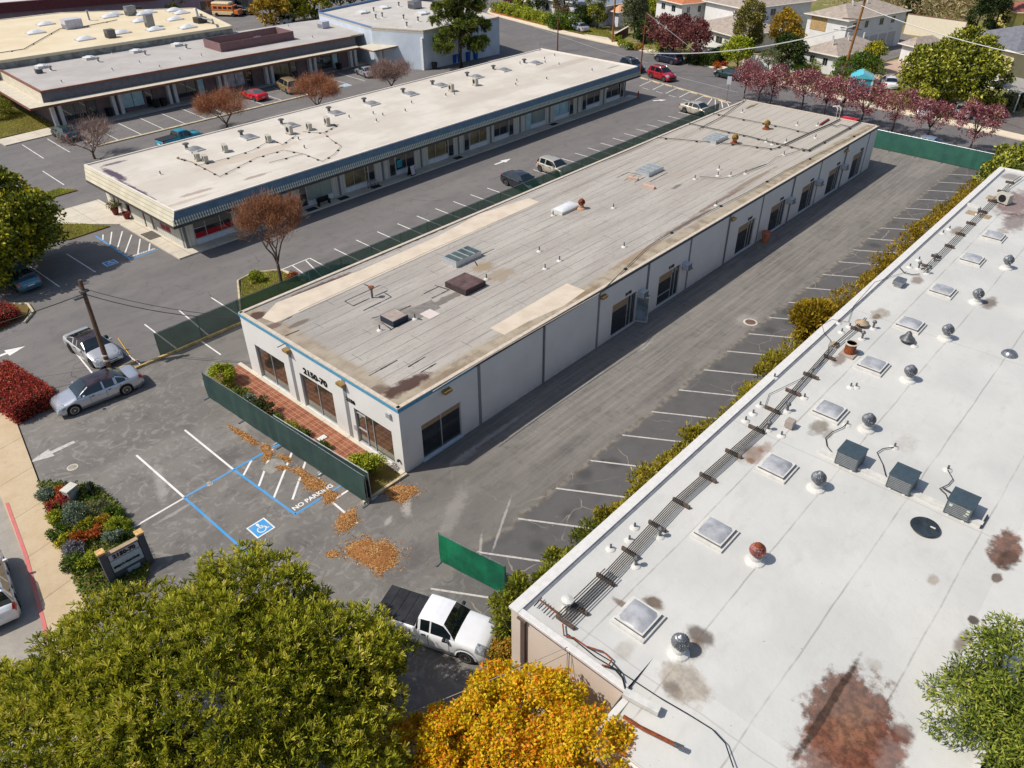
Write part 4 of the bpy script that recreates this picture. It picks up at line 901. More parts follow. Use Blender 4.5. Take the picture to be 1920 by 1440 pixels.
def turbine(c, z, r, par, m_, base=WHC, h=.25, fins=20, cap=None):
    """spinning ball ventilator on a flared base"""
    x, y = GX(*c, z); g = MB(); g.lathe((x, y, z-.05), [(r*1.25, 0), (r*1.15, .07), (r*.72, h*.5), (r*.7, h)], 16); b = g.build('turbine_vent', base, par)
    g = MB()
    for k in range(fins):
        a0, a1 = 2*PI*k/fins, 2*PI*(k+.72)/fins
        for i in range(6):
            p0, p1 = PI*(.06+.86*i/6)-PI/2, PI*(.06+.86*(i+1)/6)-PI/2
            Q = [(a0+i*.05, p0, 1.0), (a1+i*.05, p0, .86), (a1+(i+1)*.05, p1, .86), (a0+(i+1)*.05, p1, 1.0)]
            g.add([(x+math.cos(a)*math.cos(f)*r*k_, y+math.sin(a)*math.cos(f)*r*k_, z+h+r*.82+math.sin(f)*r*.86) for a, f, k_ in Q], [(0, 1, 2, 3)])
    g.build('rotor', m_, b)
    g = MB(); g.lathe((x, y, z+h+r*1.52), [(r*.5, 0), (r*.42, .06*r/.3), (.03, .12*r/.3)], 12); g.build('rotor_cap', cap or m_, b); return b
def vent(c, z, par, h=.4, r=.06, m_=None, cap=0, base=.2, name='vent_pipe', bm=None):
    x, y = GX(*c, z); g = MB(); g.lathe((x, y, z-.06), [(r, .05), (r, h)], 8); 
    if cap: g.lathe((x, y, z+h), [(r*1.2, -.08), (r*2.0, -.05), (r*2.0, .04), (r*.5, .12)], 10)
    v = g.build(name, m_ or GALV, par)
    if base: g = MB(); g.lathe((x, y, z-.06), [(base, .0), (base*.85, .05), (r*1.4, .1)], 12); g.build('flashing', bm or WHC, v)
    return v
turbine((1437, 241), ZR, .34, mb_, AMB, RUST); turbine((1377, 268), ZR, .34, mb_, AMB, RUST); turbine((1090, 390), ZR, .3, mb_, RUST, mat('tan_base', S(190, 150, 118), .8))
g = MB(); x, y = GX(698, 557, ZR); g.lathe((x, y, ZR-.05), [(.07, 0), (.07, .55), (.2, .75), (.16, .78), (.05, .68)], 10); g.build('vent_pipe', GALVD, mb_)
g = MB(); g.lathe((x, y, ZR+.6), [(.19, 0.09), (.21, .14), (.12, .17)], 10); g.build('vent_cap', RUST, mb_)
for (a, b) in [(1303, 335), (1348, 317), (1346, 329), (1370, 329), (1398, 325), (1343, 384), (1150, 389), (1037, 403), (1011, 470), (1049, 488), (1022, 503), (1170, 462), (1392, 210), (1437, 265), (1474, 266), (1529, 258), (1533, 235), (1470, 290), (1448, 270), (1495, 234), (778, 597), (712, 618), (912, 522)]:
    vent((a, b), ZR, mb_, .38, .045, GALVD)
def conduit(pts, z, par, r=.035, m_=None, name='conduit', blocks=None, off=.08):
    P = [Vector((*GX(u, v, z), z+off)) for u, v in pts]; g = MB(); g.tube(P, r, 5); o = g.build(name, m_ or PIPEG, par)
    if blocks:
        for i in range(len(P)-1):
            L_ = (P[i+1]-P[i]).length; k = max(1, int(L_/blocks))
            for j in range(k): q = P[i].lerp(P[i+1], (j+.5)/k); g = MB(); g.box(q.x-.09, q.y-.09, z-.05, q.x+.09, q.y+.09, z+off); g.build('pipe_support', TAR, o)
    return o
conduit([Z3(590, 440), Z3(800, 460), Z3(1330, 505), Z4(0, 695), Z4(290, 735), Z4(380, 740), Z4(520, 685)], ZR, mb_, blocks=5)
conduit([Z3(970, 270), Z3(1300, 345), Z3(1600, 410), Z4(0, 560), Z4(330, 645), Z4(520, 685)], ZR, mb_, r=.05, blocks=5)
conduit([Z3(1260, 150), Z3(1400, 180), Z3(1860, 270), Z4(240, 385), Z4(560, 455), Z4(860, 525)], ZR, mb_, blocks=5)
conduit([Z4(520, 685), Z4(860, 525), Z4(1150, 400), Z4(1290, 330)], ZR, mb_, r=.07)
conduit([Z4(520, 685), Z4(730, 745), Z4(850, 770), Z4(900, 745), Z4(1250, 555), Z4(1600, 355)], ZR, mb_, r=.04, blocks=4)
conduit([Z4(760, 738), Z4(850, 758), Z4(890, 735), Z4(1240, 545), Z4(1590, 348)], ZR, mb_, r=.04)
conduit([Z4(0, 1060), Z4(290, 950), Z4(400, 860), Z4(540, 820), Z4(730, 765)], ZR, mb_, r=.02)
conduit([Z3(1100, 910), Z3(1370, 935), Z3(1500, 910), Z3(1640, 850), Z3(1900, 760), Z4(0, 1060)], ZR, mb_, r=.02)
conduit([Z4(1150, 400), Z4(1250, 430), Z4(1300, 405), Z4(1430, 435)], ZR, mb_, r=.04)
conduit([(1124, 551), (1000, 622), (925, 665), (850, 711), (812, 735)], ZR, mb_, r=.025, m_=COPING, off=.04)
conduit([(1640, 236), (1560, 277), (1474, 320), (1400, 362), (1300, 412), (1216, 462), (1124, 551)], ZR, mb_, r=.025, blocks=6, off=.05)
conduit([(1395, 190), (1350, 222), (1310, 243)], ZR, mb_, r=.04); conduit([(1310, 243), (1230, 275), (1140, 322), (980, 395), (810, 470), (560, 585)], ZR, mb_, r=.02, m_=COPING)
g = MB(); q = [Vector((*GX(*Z4(1020, 400), ZR), ZR+.06)), Vector((*GX(*Z4(1135, 325), ZR), ZR+.06))]; g.obox((q[0]+q[1])/2, q[1]-q[0], (q[1]-q[0]).length/2, .1, ZR-.05, ZR+.1); g.build('red_beam', mat('dark_red_paint', S(120, 40, 44), .7), mb_)
for k in (0, 1):
    x, y = GX(1567+6*k, 222, ZR); g = MB(); g.tube([(x, y, ZR-.1), (x, y, ZR+1.0), (x-.05, y+.25, ZR+1.25), (x-.1, y+.55, ZR+1.15)], .07, 7); g.build('gooseneck_vent', WHC, mb_)
g = MB()
for (a, b, hx) in [(Z3(230, 915), Z3(360, 940), .14), (Z3(420, 1005), Z3(560, 1045), .16)]:
    A, B = Vector(GX(*a, ZR)), Vector(GX(*b, ZR)); g.obox((A+B)/2, B-A, (B-A).length/2, hx, ZR-.05, ZR+.14)
g.build('timber_sleeper', mat('pale_timber', S(200, 170, 150), .8), mb_)
# --- air conditioners hung on the wall
ACM = mat('ac_casing', S(190, 196, 200), .5, .12, 5)
def wall_ac(F, a, z, label, group='air conditioners hung high on the shaded wall', w_=.65, par=None):
    q = F.at(a, 0, z); t_ = thing('air_conditioner', label, 'air conditioner', tuple(q), 0, group); WM[t_.name] = Matrix.Translation(q)
    m = MB(); F.box(m, a, a+w_, 0.02, .52, z, z+.45); m.build('casing', ACM, t_, bevel=.02)
    m = MB()
    for k in range(5): F.box(m, a+.05, a+w_-.05, .521, .53, z+.06+k*.075, z+.1+k*.075)
    m.build('grille', BLACKP(), t_)
    m = MB(); F.box(m, a+.04, a+w_+.1, .0, .6, z-.04, z-.01); m.build('bracket', STRIP, t_)
for a, l in ((22.1, 'box air conditioner above the open glass door'), (27.95, 'box air conditioner between the second unit door and the drainpipe'), (45.4, 'box air conditioner on the wall just beyond the terracotta planter'), (51.3, 'box air conditioner third from the far end of the shaded wall'), (57.1, 'farthest box air conditioner, beside the last unit but one')):
    wall_ac(FS, a, 2.12, l)
q = FS.at(41.0, .55, 0); t_ = thing('plant_pot', 'tall terracotta planter by the shaded grey wall', 'planter', (q.x, q.y, 0)); m = MB(); m.lathe((q.x, q.y, 0), [(.24, 0), (.36, .85), (.4, .85), (.4, .97), (.33, .97), (.3, .85)], 14); m.build('pot', mat('terracotta', S(190, 118, 88), .85, .2, 5), t_); m = MB(); m.lathe((q.x, q.y, .82), [(.3, 0), (.02, .03)], 12); m.build('soil', SOILG, t_)
# ================================================================ WHITE-ROOFED BUILDING ON THE RIGHT
ZW = 5.5
t = NT('white_membrane', world=True); p = t.sep()
c = t.mix(t.rng(t.noise(.25, 5), .35, .65), S(226, 224, 218), S(214, 213, 208)); c = t.mix(t.rng(t.noise(1.1, 6, t.vec((.5, 1.3, 1)), .7), .5, .75, 0, .35), c, S(196, 193, 187))
yy = t.ma('ADD', p[1], t.ma('MULTIPLY', t.noise(.35, 2), .16))
c = t.mix(t.ma('MULTIPLY', t.lines(t.ma('ADD', yy, .62), 2.95, .03, .7), t.rng(t.noise(.5, 4, None, .7), .35, .6, .2, .85)), c, S(176, 172, 166))
xx = t.ma('ADD', p[0], t.ma('MULTIPLY', t.noise(.5, 2), .2)); c = t.mix(t.ma('MULTIPLY', t.lines(xx, 14.6, .025, .7), .5), c, S(178, 174, 168))
sp = t.noise(7, 3, None, .5); c = t.mix(t.rng(sp, .735, .76, 0, .6), c, S(120, 108, 96))
DB, OR, LB, RD = S(84, 64, 50), S(160, 110, 66), S(184, 168, 146), S(134, 88, 66)
for (u, v, rx, ry, col, s_, so_) in [(1590, 1345, 2.1, 1.35, RD, .97, .2), (1560, 1420, 1.6, 1.1, S(150, 92, 66), .9, .3), (1640, 1420, 1.6, .9, S(140, 84, 62), .9, .25), (1600, 1360, 1.1, .7, S(176, 130, 100), .5, .5), (1690, 1372, .5, .4, S(120, 74, 56), .9, .3), (1550, 1330, 2.6, .14, DB, .95, .3),
      (1886, 1030, 1.3, .55, RD, .97, .2), (1890, 1050, .7, .35, DB, .7, .3), (1825, 1161, .22, .2, DB, .97, .25), (1805, 1200, .6, .22, S(120, 102, 84), .8, .5), (1785, 1255, .9, .12, S(130, 112, 92), .7, .5), (1870, 1082, .35, .18, S(96, 72, 54), .9, .3),
      (1316, 1192, .42, .55, S(96, 72, 54), .85, .45), (1300, 1215, .5, .4, S(132, 108, 82), .7, .5), (1285, 1280, .75, .9, LB, .75, .3), (1262, 1290, .3, .35, S(120, 102, 84), .6, .4), (1225, 1127, .3, .42, S(110, 78, 46), .9, .4), (1166, 1130, .16, .42, S(120, 88, 56), .8, .4), (1172, 1218, .5, .3, LB, .4, .4),
      (1536, 800, .75, .4, S(130, 116, 92), .75, .4), (1553, 812, .5, .25, S(120, 96, 70), .5, .4), (1412, 850, .9, .45, S(150, 112, 84), .75, .45), (1435, 838, .5, .3, OR, .5, .4), (1408, 862, .3, .2, OR, .7, .4),
      (1650, 588, .9, .5, LB, .75, .3), (1645, 592, .4, .22, S(120, 96, 70), .7, .4), (1575, 672, .8, .3, S(120, 84, 62), .7, .4), (1720, 524, .7, .35, S(130, 104, 76), .75, .4), (1855, 566, .9, .4, S(110, 84, 60), .8, .45), (1795, 432, 1.0, .4, S(130, 100, 72), .7, .4), (1880, 432, .9, .4, LB, .6, .4),
      (1905, 380, 3.4, 1.4, S(140, 92, 84), .8, .35), (1905, 415, 2.2, .8, S(120, 82, 76), .7, .4), (1895, 330, 1.0, .7, S(110, 84, 80), .6, .4), (1750, 1085, .3, .2, LB, .7, .4), (1020, 1095, .8, .06, S(110, 78, 60), .9, .4), (1640, 1245, .3, .3, S(190, 180, 166), .5, .5), (1700, 830, .8, .5, S(206, 200, 190), .4, .5)]:
    q = G(u, v, ZW); c = t.stain(c, (q.x, q.y), rx, ry, 0, col, s_*.92, so_+.04, ns=1.9, amp=.5, c2=tuple(x*(.42 if max(rx, ry) > 1 else .6) for x in col[:3])+(1,))
c = t.gain(c, (.74, .735, .725)); t.bump(t.noise(.9, 5, None, .6), .6, .06); WROOF = t.out(c, .62, 0, .3)
BEIGE = plaster('beige_stucco', S(206, 190, 176), S(212, 197, 183), S(184, 168, 154)); BRNTRIM = mat('brown_downpipe', S(104, 88, 82), .6, .15)
XA, XB, YA, YB, XC, YC = 13.62, 76.4, 12.55, -2.0, 11.9, 7.45
wb_ = thing('warehouse', 'long warehouse with white membrane roof full of skylights, domes and pipes', 'building', (XA, YA, 0))
m = MB()
wall(m, Face((XA, YA), (XA, YC)), 0, ZW-.1, ()); wall(m, Face((XB, YB), (XB, YA)), 0, ZW-.1, ()); wall(m, Face((XB, YA), (XA, YA)), 0, ZW-.1, ()); wall(m, Face((XC, YB), (XB, YB)), 0, ZW-.1, ()); wall(m, Face((XC, YC), (XC, YB)), 0, ZW-.3, ()); wall(m, Face((XA, YC), (XC, YC)), 0, ZW-.3, ())
m.build('wall', BEIGE, wb_)
m = MB(); m.prism([(XA+.02, YA-.05), (XA+.02, YC+.0), (XB-.02, YC), (XB-.02, YA-.05)], ZW-.3, ZW-.05); m.prism([(XA+1.7, YC), (XA+1.7, -.3), (XB-.02, -.3), (XB-.02, YC)], ZW-.3, ZW-.05)
m.add([(XA+1.7, -.3, ZW-.05), (XB-.02, -.3, ZW-.05), (XB-.02, YB, ZW+.35), (XA+1.7, YB, ZW+.35)], [(3, 2, 1, 0)])
m.add([(XC, YC, ZW-.42), (XC, YB, ZW-.42), (XA+1.7, YB, ZW-.05), (XA+1.7, YC, ZW-.05)], [(0, 1, 2, 3)]); m.add([(XA, YC, ZW-.05), (XC, YC, ZW-.42), (XA+1.7, YC, ZW-.05)], [(0, 1, 2)])
m.build('roof', WROOF, wb_)
WT = mat('white_coping', S(214, 210, 204), .6, .08, 4); WTG = mat('grey_gutter', S(120, 122, 128), .6, .2, 3)
m = MB(); m.box(XA-.06, YA-.38, ZW-.12, XB+.06, YA+.08, ZW+.03); m.box(XA-.06, YC-.02, ZW-.12, XA+.22, YA-.38, ZW+.02); m.box(XC-.06, YC-.28, ZW-.55, XC+1.9, YC-.03, ZW-.22); m.box(XB-.2, YB, ZW-.12, XB+.06, YA-.38, ZW+.05); m.box(XC-.08, YB, ZW-.52, XC+.1, YC-.28, ZW-.36); m.box(XC, YB-.06, ZW-.3, XB, YB+.12, ZW+.42)
m.build('coping', WT, wb_, bevel=.02)
m = MB(); m.box(XA+.25, YA-.52, ZW-.06, XB-.4, YA-.39, ZW-.035); m.build('gutter', WTG, wb_)
m = MB(); m.box(XA-.12, YA-.75, 0, XA-.005, YA-.55, ZW-.15); m.build('downpipe', BRNTRIM, wb_); m = MB(); m.box(XA-.14, YA-.8, ZW-.2, XA+.02, YA-.4, ZW-.121); m.build('eave_strip', BRNTRIM, wb_)
m = MB(); m.box(XA-.065, YC, ZW-.16, XA-.004, YA-.85, ZW-.121); m.build('eave_strip', BRNTRIM, wb_)
# raised seam band behind which the condensers stand
a_, b_ = Vector(GX(1538, 845, ZW)), Vector(GX(1842, 985, ZW)); m = MB(); m.obox((a_+b_)/2, b_-a_, (b_-a_).length/2, .13, ZW-.06, ZW+.11); m.build('roof_kerb', WHC, wb_)
a_, b_ = Vector(GX(1838, 990, ZW)), Vector(GX(1851, 968, ZW)); m = MB(); m.obox((a_+b_)/2, b_-a_, .45, .03, ZW-.06, ZW+.1); m.build('roof_kerb_end', mat('navy_metal', S(52, 52, 72), .6), wb_)
SKP = [(1341, 996), (1197, 1156), (1457, 873), (1556, 768), (1637, 682), (1707, 606), (1768, 543), (1823, 484), (1864, 441)]
for (u, v) in SKP:
    x, y = GX(u, v, ZW+.15); 
    hx, hy = .62, .60
    g = MB(); g.box(x-hx-.12, y-hy-.12, ZW-.06, x+hx+.12, y+hy+.12, ZW+.06); g.box(x-hx, y-hy, ZW+.06, x+hx, y+hy, ZW+.2); s = g.build('skylight', WHC, wb_)
    g = MB(); g.box(x-hx-.01, y-hy-.01, ZW+.12, x+hx+.01, y+hy+.01, ZW+.17); g.build('frame', mat('dark_bronze_frame', S(84, 80, 80), .5), s)
    g = MB(); n = 8; vs = []
    for i in range(n+1):
        for j in range(n+1):
            a, b = i/n, j/n; vs.append((x-hx+.04+(2*hx-.08)*a, y-hy+.04+(2*hy-.08)*b, ZW+.19+.13*(1-(2*a-1)**4)*(1-(2*b-1)**4)))
    g.add(vs, [(i*(n+1)+j, (i+1)*(n+1)+j, (i+1)*(n+1)+j+1, i*(n+1)+j+1) for i in range(n) for j in range(n)]); g.build('dome', CLOUD, s, smooth=True)
for i, (u, v) in enumerate([(1416, 1050), (1272, 1222), (1530, 914), (1624, 804), (1702, 712), (1772, 634), (1829, 566), (1886, 502)]):
    turbine((u, v), ZW, .33, wb_, mat('rusty_white_vanes', S(178, 120, 110), .6, .5, 14, c2=S(110, 44, 34)) if i == 0 else GALV, WHC, .3, cap=RUST if i == 0 else None)
for (u, v, k) in [(1237, 1005, 1), (1190, 988, 0), (1145, 1028, 0), (1180, 1012, 0), (1192, 1060, 1), (1063, 1140, 2), (1425, 760, 0), (1412, 775, 0), (1398, 788, 0), (1440, 805, 1), (1476, 770, 1), (1605, 725, 0), (1637, 615, 1), (1616, 635, 1), (1593, 612, 0), (1578, 622, 0), (1572, 605, 0), (1715, 648, 0), (1595, 725, 0), (1722, 503, 1), (1738, 512, 1), (1752, 488, 1), (1706, 500, 0), (1723, 487, 0), (1780, 429, 0), (1768, 437, 0), (1833, 402, 1), (1452, 707, 0), (1465, 816, 0), (1508, 745, 0), (1588, 796, 0), (1677, 838, 0), (1777, 880, 0)]:
    vent((u, v), ZW, wb_, [.28, .4, .45][k], [.045, .06, .12][k], GALVD if k < 2 else WHC, cap=k > 0, base=.22)
g = MB(); x, y = GX(1893, 664, ZW); g.lathe((x, y, ZW-.05), [(.42, 0), (.4, .08), (.36, .15), (.26, .24), (.1, .28)], 16); g.build('dome_vent', GALV, wb_, smooth=False)
# pipe bundle along the roof
def bundle(p0, p1, n, sp_, r, name='pipe', m_=None):
    A, B = Vector((*GX(*p0, ZW), ZW+.2)), Vector((*GX(*p1, ZW), ZW+.2)); d = (B-A).normalized(); q = Vector((-d.y, d.x, 0))
    for i in range(n):
        o = q*(i-(n-1)/2)*sp_; g = MB(); g.tube([A+o, B+o], r, 6); g.build(name, m_ or PIPEG, wb_)
bundle((1058, 1165), (1145, 1080), 7, .095, .024); bundle((1145, 1080), (1270, 945), 6, .075, .024); bundle((1270, 945), (1425, 808), 5, .08, .028); bundle((1425, 808), (1560, 655), 3, .08, .028); bundle((1560, 655), (1622, 602), 2, .1, .03); bundle((1730, 512), (1890, 352), 3, .11, .03); bundle((1890, 352), (1915, 335), 2, .2, .03)
WOODR = mat('rusty_support', S(104, 88, 78), .9, .4, 6)
for i, (u, v) in enumerate([(1060, 1168), (1085, 1142), (1135, 1088), (1182, 1038), (1232, 988), (1277, 945), (1327, 897), (1375, 852), (1418, 806), (1448, 770), (1487, 737), (1520, 706), (1555, 672), (1605, 618), (1737, 500), (1755, 482), (1780, 463), (1800, 440), (1820, 420), (1842, 398), (1860, 378), (1878, 360), (1893, 343)]):
    x, y = GX(u, v, ZW); hw = .42 if i < 12 else .32; g = MB(); g.box(x-.055, y-hw, ZW-.05, x+.055, y+hw, ZW+.15); g.build('pipe_support', WOODR, wb_, bevel=.03)
# looped conduit ends near the corner
Zc = lambda u, v: (930+u/12, 1120+v/12)
for (a, b) in (((975, 100), (850, 240)), ((1070, 190), (960, 300)), ((1180, 280), (1065, 400)), ((1280, 400), (1190, 490))):
    A, B = [Vector((*GX(*Zc(*q), ZW), ZW+.1)) for q in (a, b)]; n = Vector((.12, .0, 0)); g = MB(); g.tube([A, A.lerp(B, .8), B+n*.1, B+n*1.1, A.lerp(B, .85)+n*1.3, A+n*1.2], .022, 5); g.build('bent_conduit', mat('black_cable', (.02, .02, .022), .5), wb_)
conduit([Zc(975, 100), Zc(1380, 420), Zc(1500, 560)], ZW, wb_, .03, RUST, off=.12); conduit([Zc(1000, 120), Zc(1400, 400)], ZW, wb_, .025, PIPEG, off=.14)
conduit([Zc(1500, 640), Zc(1530, 900), Zc(1750, 950), (1098, 1215), (1130, 1225), (1147, 1240), (1140, 1252), (1128, 1250)], ZW, wb_, .03, RUST, off=.1)
CABLE = mat('black_cable', (.02, .02, .022), .5)
conduit([(1098, 1215), (1120, 1228), (1145, 1243), (1162, 1262), (1168, 1280)], ZW, wb_, .02, CABLE, off=.1); conduit([(1128, 1250), (1152, 1258), (1167, 1275), (1172, 1295)], ZW-.05, wb_, .03, CABLE, off=.1)
conduit([(1064, 1190), (1115, 1232), (1165, 1262), (1235, 1308), (1290, 1340), (1335, 1368), (1360, 1395), (1375, 1440)], ZW, wb_, .022, CABLE, off=.03)
conduit([(1168, 1350), (1195, 1368), (1275, 1408)], ZW-.2, wb_, .07, RUST, off=.2); conduit([(1262, 1402), (1280, 1410)], ZW-.15, wb_, .09, GALVD, off=.2)
g = MB(); a_, b_ = Vector(GX(1170, 1300, ZW)), Vector(GX(1236, 1335, ZW)); g.obox((a_+b_)/2, b_-a_, (b_-a_).length/2, .14, ZW-.05, ZW+.14); g.build('raised_curb', WHC, wb_)
conduit([(1435, 760), (1442, 740), (1500, 712), (1530, 690), (1552, 668), (1553, 650), (1558, 640), (1545, 625)], ZW, wb_, .015, CABLE, off=.04); conduit([(1545, 625), (1541, 610), (1560, 600), (1590, 605), (1600, 575), (1640, 530), (1700, 510)], ZW, wb_, .012, CABLE, off=.04)
conduit([(1686, 502), (1695, 512), (1710, 516), (1724, 515)], ZW, wb_, .03, PIPEG, off=.05)
Z8 = lambda u, v: (1440+u/4, 720+v/4)
conduit([Z8(600, 290), Z8(560, 330), Z8(480, 365), Z8(430, 410), Z8(440, 470), Z8(530, 580)], ZW, wb_, .022, CABLE, off=.05); conduit([Z8(940, 480), Z8(860, 490), Z8(815, 520), Z8(860, 610), Z8(880, 690), Z8(910, 745)], ZW, wb_, .022, CABLE, off=.05)
conduit([Z8(1345, 650), Z8(1385, 720), Z8(1350, 760), Z8(1285, 790), Z8(1330, 830), Z8(1365, 920)], ZW, wb_, .022, CABLE, off=.05); conduit([Z8(1310, 785), Z8(1400, 840)], ZW, wb_, .035, CABLE, off=.05)
# square condensers and other loose rooftop things
DKGR = mat('dark_green_grey_metal', S(84, 96, 100), .5, .2, 3)
def condenser(c, label, hx=.5, hy=.5, h=.75, ang=0, m_=None, grp='square dark condensers along the roof kerb', z=ZW):
    x, y = GX(*c, z); t_ = thing('condenser', label, 'condenser', (x, y, z-.05), ang, grp)
    m = MB(); m.box(-hx, -hy, .05, hx, hy, h); m.build('casing', m_ or DKGR, t_, world=False, bevel=.02); m = MB(); m.box(-hx-.02, -hy-.02, h, hx+.02, hy+.02, h+.04); m.build('lid', m_ or mat('dark_lid', S(66, 80, 88), .5, .15, 3), t_, world=False, bevel=.01)
    m = MB()
    for k in range(7): m.box(-hx-.008, -hy+.06, .12+k*.085, -hx+.001, hy-.06, .16+k*.085)
    m.build('grille', STRIP if m_ is None else BLACKP(), t_, world=False)
    for s in (-1, 1): m = MB(); m.box(-hx-.02, s*hy*.6-.06, 0, hx+.02, s*hy*.6+.06, .05); m.build('foot', WHC, t_, world=False)
    return t_
condenser((1592, 866), 'dark square condenser nearest the brown-stained skylight'); condenser((1689, 910), 'dark square condenser between two others on the white roof'); c3 = condenser((1798, 958), 'dark square condenser at the end of the roof kerb, pale stickers on its face')
m = MB()
for (y, z, h) in ((-.35, .55, .08), (-.35, .42, .08), (.32, .5, .12), (-.3, .3, .05)): m.box(-.512, y-.06, z, -.509, y+.06, z+h)
m.build('sticker', mat('pale_sticker', S(200, 206, 190), .5), c3, world=False)
q = GX(1734, 990, ZW); t_ = thing('dish', 'large dark oval dish lying flat on the white roof', 'dish', (*q, ZW-.05)); m = MB(); m.lathe((0, 0, 0), [(.5, .02), (.58, .12), (.56, .15), (.3, .11), (.02, .08)], 28); m.build('bowl', mat('dark_dish', S(56, 64, 70), .35, .3, 3), t_, world=False, smooth=False); m = MB(); m.box(.1, -.35, .13, .16, -.15, .16); m.build('bracket', WT, t_, world=False)
def hood(c, label, r, m_, h=.5, stem=.2):
    q = GX(*c, ZW); t_ = thing('exhaust_hood', label, 'exhaust hood', (*q, ZW-.05)); m = MB(); m.lathe((0, 0, 0), [(r*.5, 0), (r*.5, stem)], 12); m.build('neck', GALVD, t_, world=False)
    m = MB(); m.lathe((0, 0, stem), [(r, 0), (r*.95, .05), (r*.5, h*.45), (r*.35, h*.8), (r*.15, h)], 18); m.build('hood', m_, t_, world=False, smooth=True)
hood((1700, 640), 'grey bell-shaped exhaust hood beside a skylight', .42, GALVD); hood((1615, 610), 'flat tan mushroom cap at the end of the pipe run', .4, mat('tan_cap', S(176, 152, 122), .7, .2), .22)
q = GX(1592, 662, ZW); t_ = thing('exhaust_fan', 'rusty brown exhaust fan stack open at the top', 'exhaust fan', (*q, ZW-.05)); m = MB(); m.box(-.5, -.4, 0, .45, .4, .1); m.build('base', mat('tan_felt_top', S(172, 158, 148)), t_, world=False)
m = MB(); m.lathe((0, 0, .1), [(.3, 0), (.29, .55), (.33, .6), (.27, .6), (.25, .4), (.02, .38)], 14); m.build('stack', RUST, t_, world=False); m = MB(); m.lathe((0, 0, .66), [(.34, 0), (.34, .05), (.27, .06), (.27, 0)], 14); m.build('rim', COPING, t_, world=False)
def small_box(c, label, hx, hy, h, m_, z=ZW, name='roof_box', ang=0, legs=.08):
    q = GX(*c, z); t_ = thing(name, label, 'equipment box', (*q, z-.05), ang); m = MB(); m.box(-hx, -hy, legs, hx, hy, h); m.build('casing', m_, t_, world=False, bevel=.015); m = MB(); m.box(-hx*.7, -hy*.7, 0, hx*.7, hy*.7, legs); m.build('base', WHC, t_, world=False); return t_
small_box((1480, 800), 'small tan cube vent box beside the pipes', .2, .2, .45, mat('tan_galvanised', S(160, 148, 138), .5)); small_box((1685, 534), 'low louvred metal hood near the roof edge', .42, .3, .42, GALV, legs=.16); small_box((1565, 648), 'tan junction box wired beside the rusty stack', .2, .18, .2, mat('tan_cap', S(176, 152, 122)))
def fan_ac(c, z, label, ang, grp=None, w_=.5, h=.75, d=.2, m_=None):
    q = GX(*c, z); t_ = thing('heat_pump', label, 'air conditioner', (*q, z-.05), ang, grp)
    m = MB(); m.box(-d, -w_, .08, d, w_, h); m.build('casing', m_ or mat('beige_casing', S(186, 180, 166), .5, .1), t_, world=False, bevel=.02)
    m = MB(); m.lathe((-d-.005, 0, .08+h*.46), [(w_*.6, 0), (w_*.6, .004)], 16, 'x')
    m.build('fan_grille', BLACKP(), t_, world=False); m = MB()
    for s in (-1, 1): m.box(-d-.05, s*w_*.7-.05, 0, d+.05, s*w_*.7+.05, .08)
    m.build('foot', STRIP, t_, world=False); return t_
fan_ac((1880, 380), ZW, 'beige condenser with a black fan grille at the far end of the white roof', -.3, None, .5, .8, .3)
for (u, v) in [(1860, 370), (1848, 405), (1822, 398)]:
    x, y = GX(u, v, ZW); g = MB(); g.box(x-.45, y-.35, ZW-.06, x+.45, y+.35, ZW-.02); g.build('plywood_pad', mat('plywood', S(176, 156, 128), .85, .25), wb_)
g = MB(); a_, b_ = Vector(GX(1814, 383, ZW)), Vector(GX(1838, 390, ZW)); g.obox((a_+b_)/2, b_-a_, (b_-a_).length/2, .08, ZW-.06, ZW+.12); g.build('raised_curb', WHC, wb_)
# small grey dish on the front wall
q = Face((XA, YA), (XA, YC)); P = q.at(4.9, .5, 4.1); t_ = thing('satellite_dish', 'small grey satellite dish on the beige end wall above the orange tree', 'satellite dish', tuple(P)); m = MB(); m.tube([(.5, 0, 0), (.1, 0, 0), (0, 0, .15)], .025, 5); m.build('arm', PIPEG, t_, world=False); m = MB(); m.lathe((0, 0, .15), [(.28, .1), (.2, .03), (.03, 0)], 16); m.build('reflector', GALVD, t_, world=False)

# ================================================================ PALE STRIP BUILDING WITH MANSARD EAVES
ZM = 4.1
sb_ = thing('strip_mall', 'pale strip of shopfronts with a blue-grey mansard eave and scalloped awning', 'building', (26.3, 61.9, 0))
MX0, MX1, MY0, MY1 = 26.3, 91.2, 61.9, 77.0
LAP = NT('pale_lap_siding', world=True); t = LAP; p = t.sep(); c = t.mix(t.rng(t.noise(.8, 4), .3, .7), S(206, 202, 190), S(194, 190, 178)); c = t.mix(t.lines(t.ma('ADD', p[0], p[1]), .41, .02), c, S(160, 156, 146)); LAP = t.out(c, .8, 0, .2)
SIDM = NT('cream_mansard_siding', world=True); t = SIDM; p = t.sep(); c = t.mix(t.rng(t.noise(.8, 4), .3, .7), S(206, 198, 176), S(190, 182, 160)); c = t.mix(t.lines(p[2], .3, .02), c, S(150, 142, 124)); SIDM = t.out(c, .8, 0, .2)
BLM = mat('blue_grey_metal', S(92, 116, 134), .5, .15, 1.5); BRF = mat('dark_brown_fascia', S(84, 76, 74), .8, .2); PILL = mat('grey_joint', S(120, 124, 128), .8, .1)
FM, FW_, FE, FBk = Face((MX0, MY0), (MX1, MY0)), Face((MX0, MY1), (MX0, MY0)), Face((MX1, MY0), (MX1, MY1)), Face((MX1, MY1), (MX0, MY1))
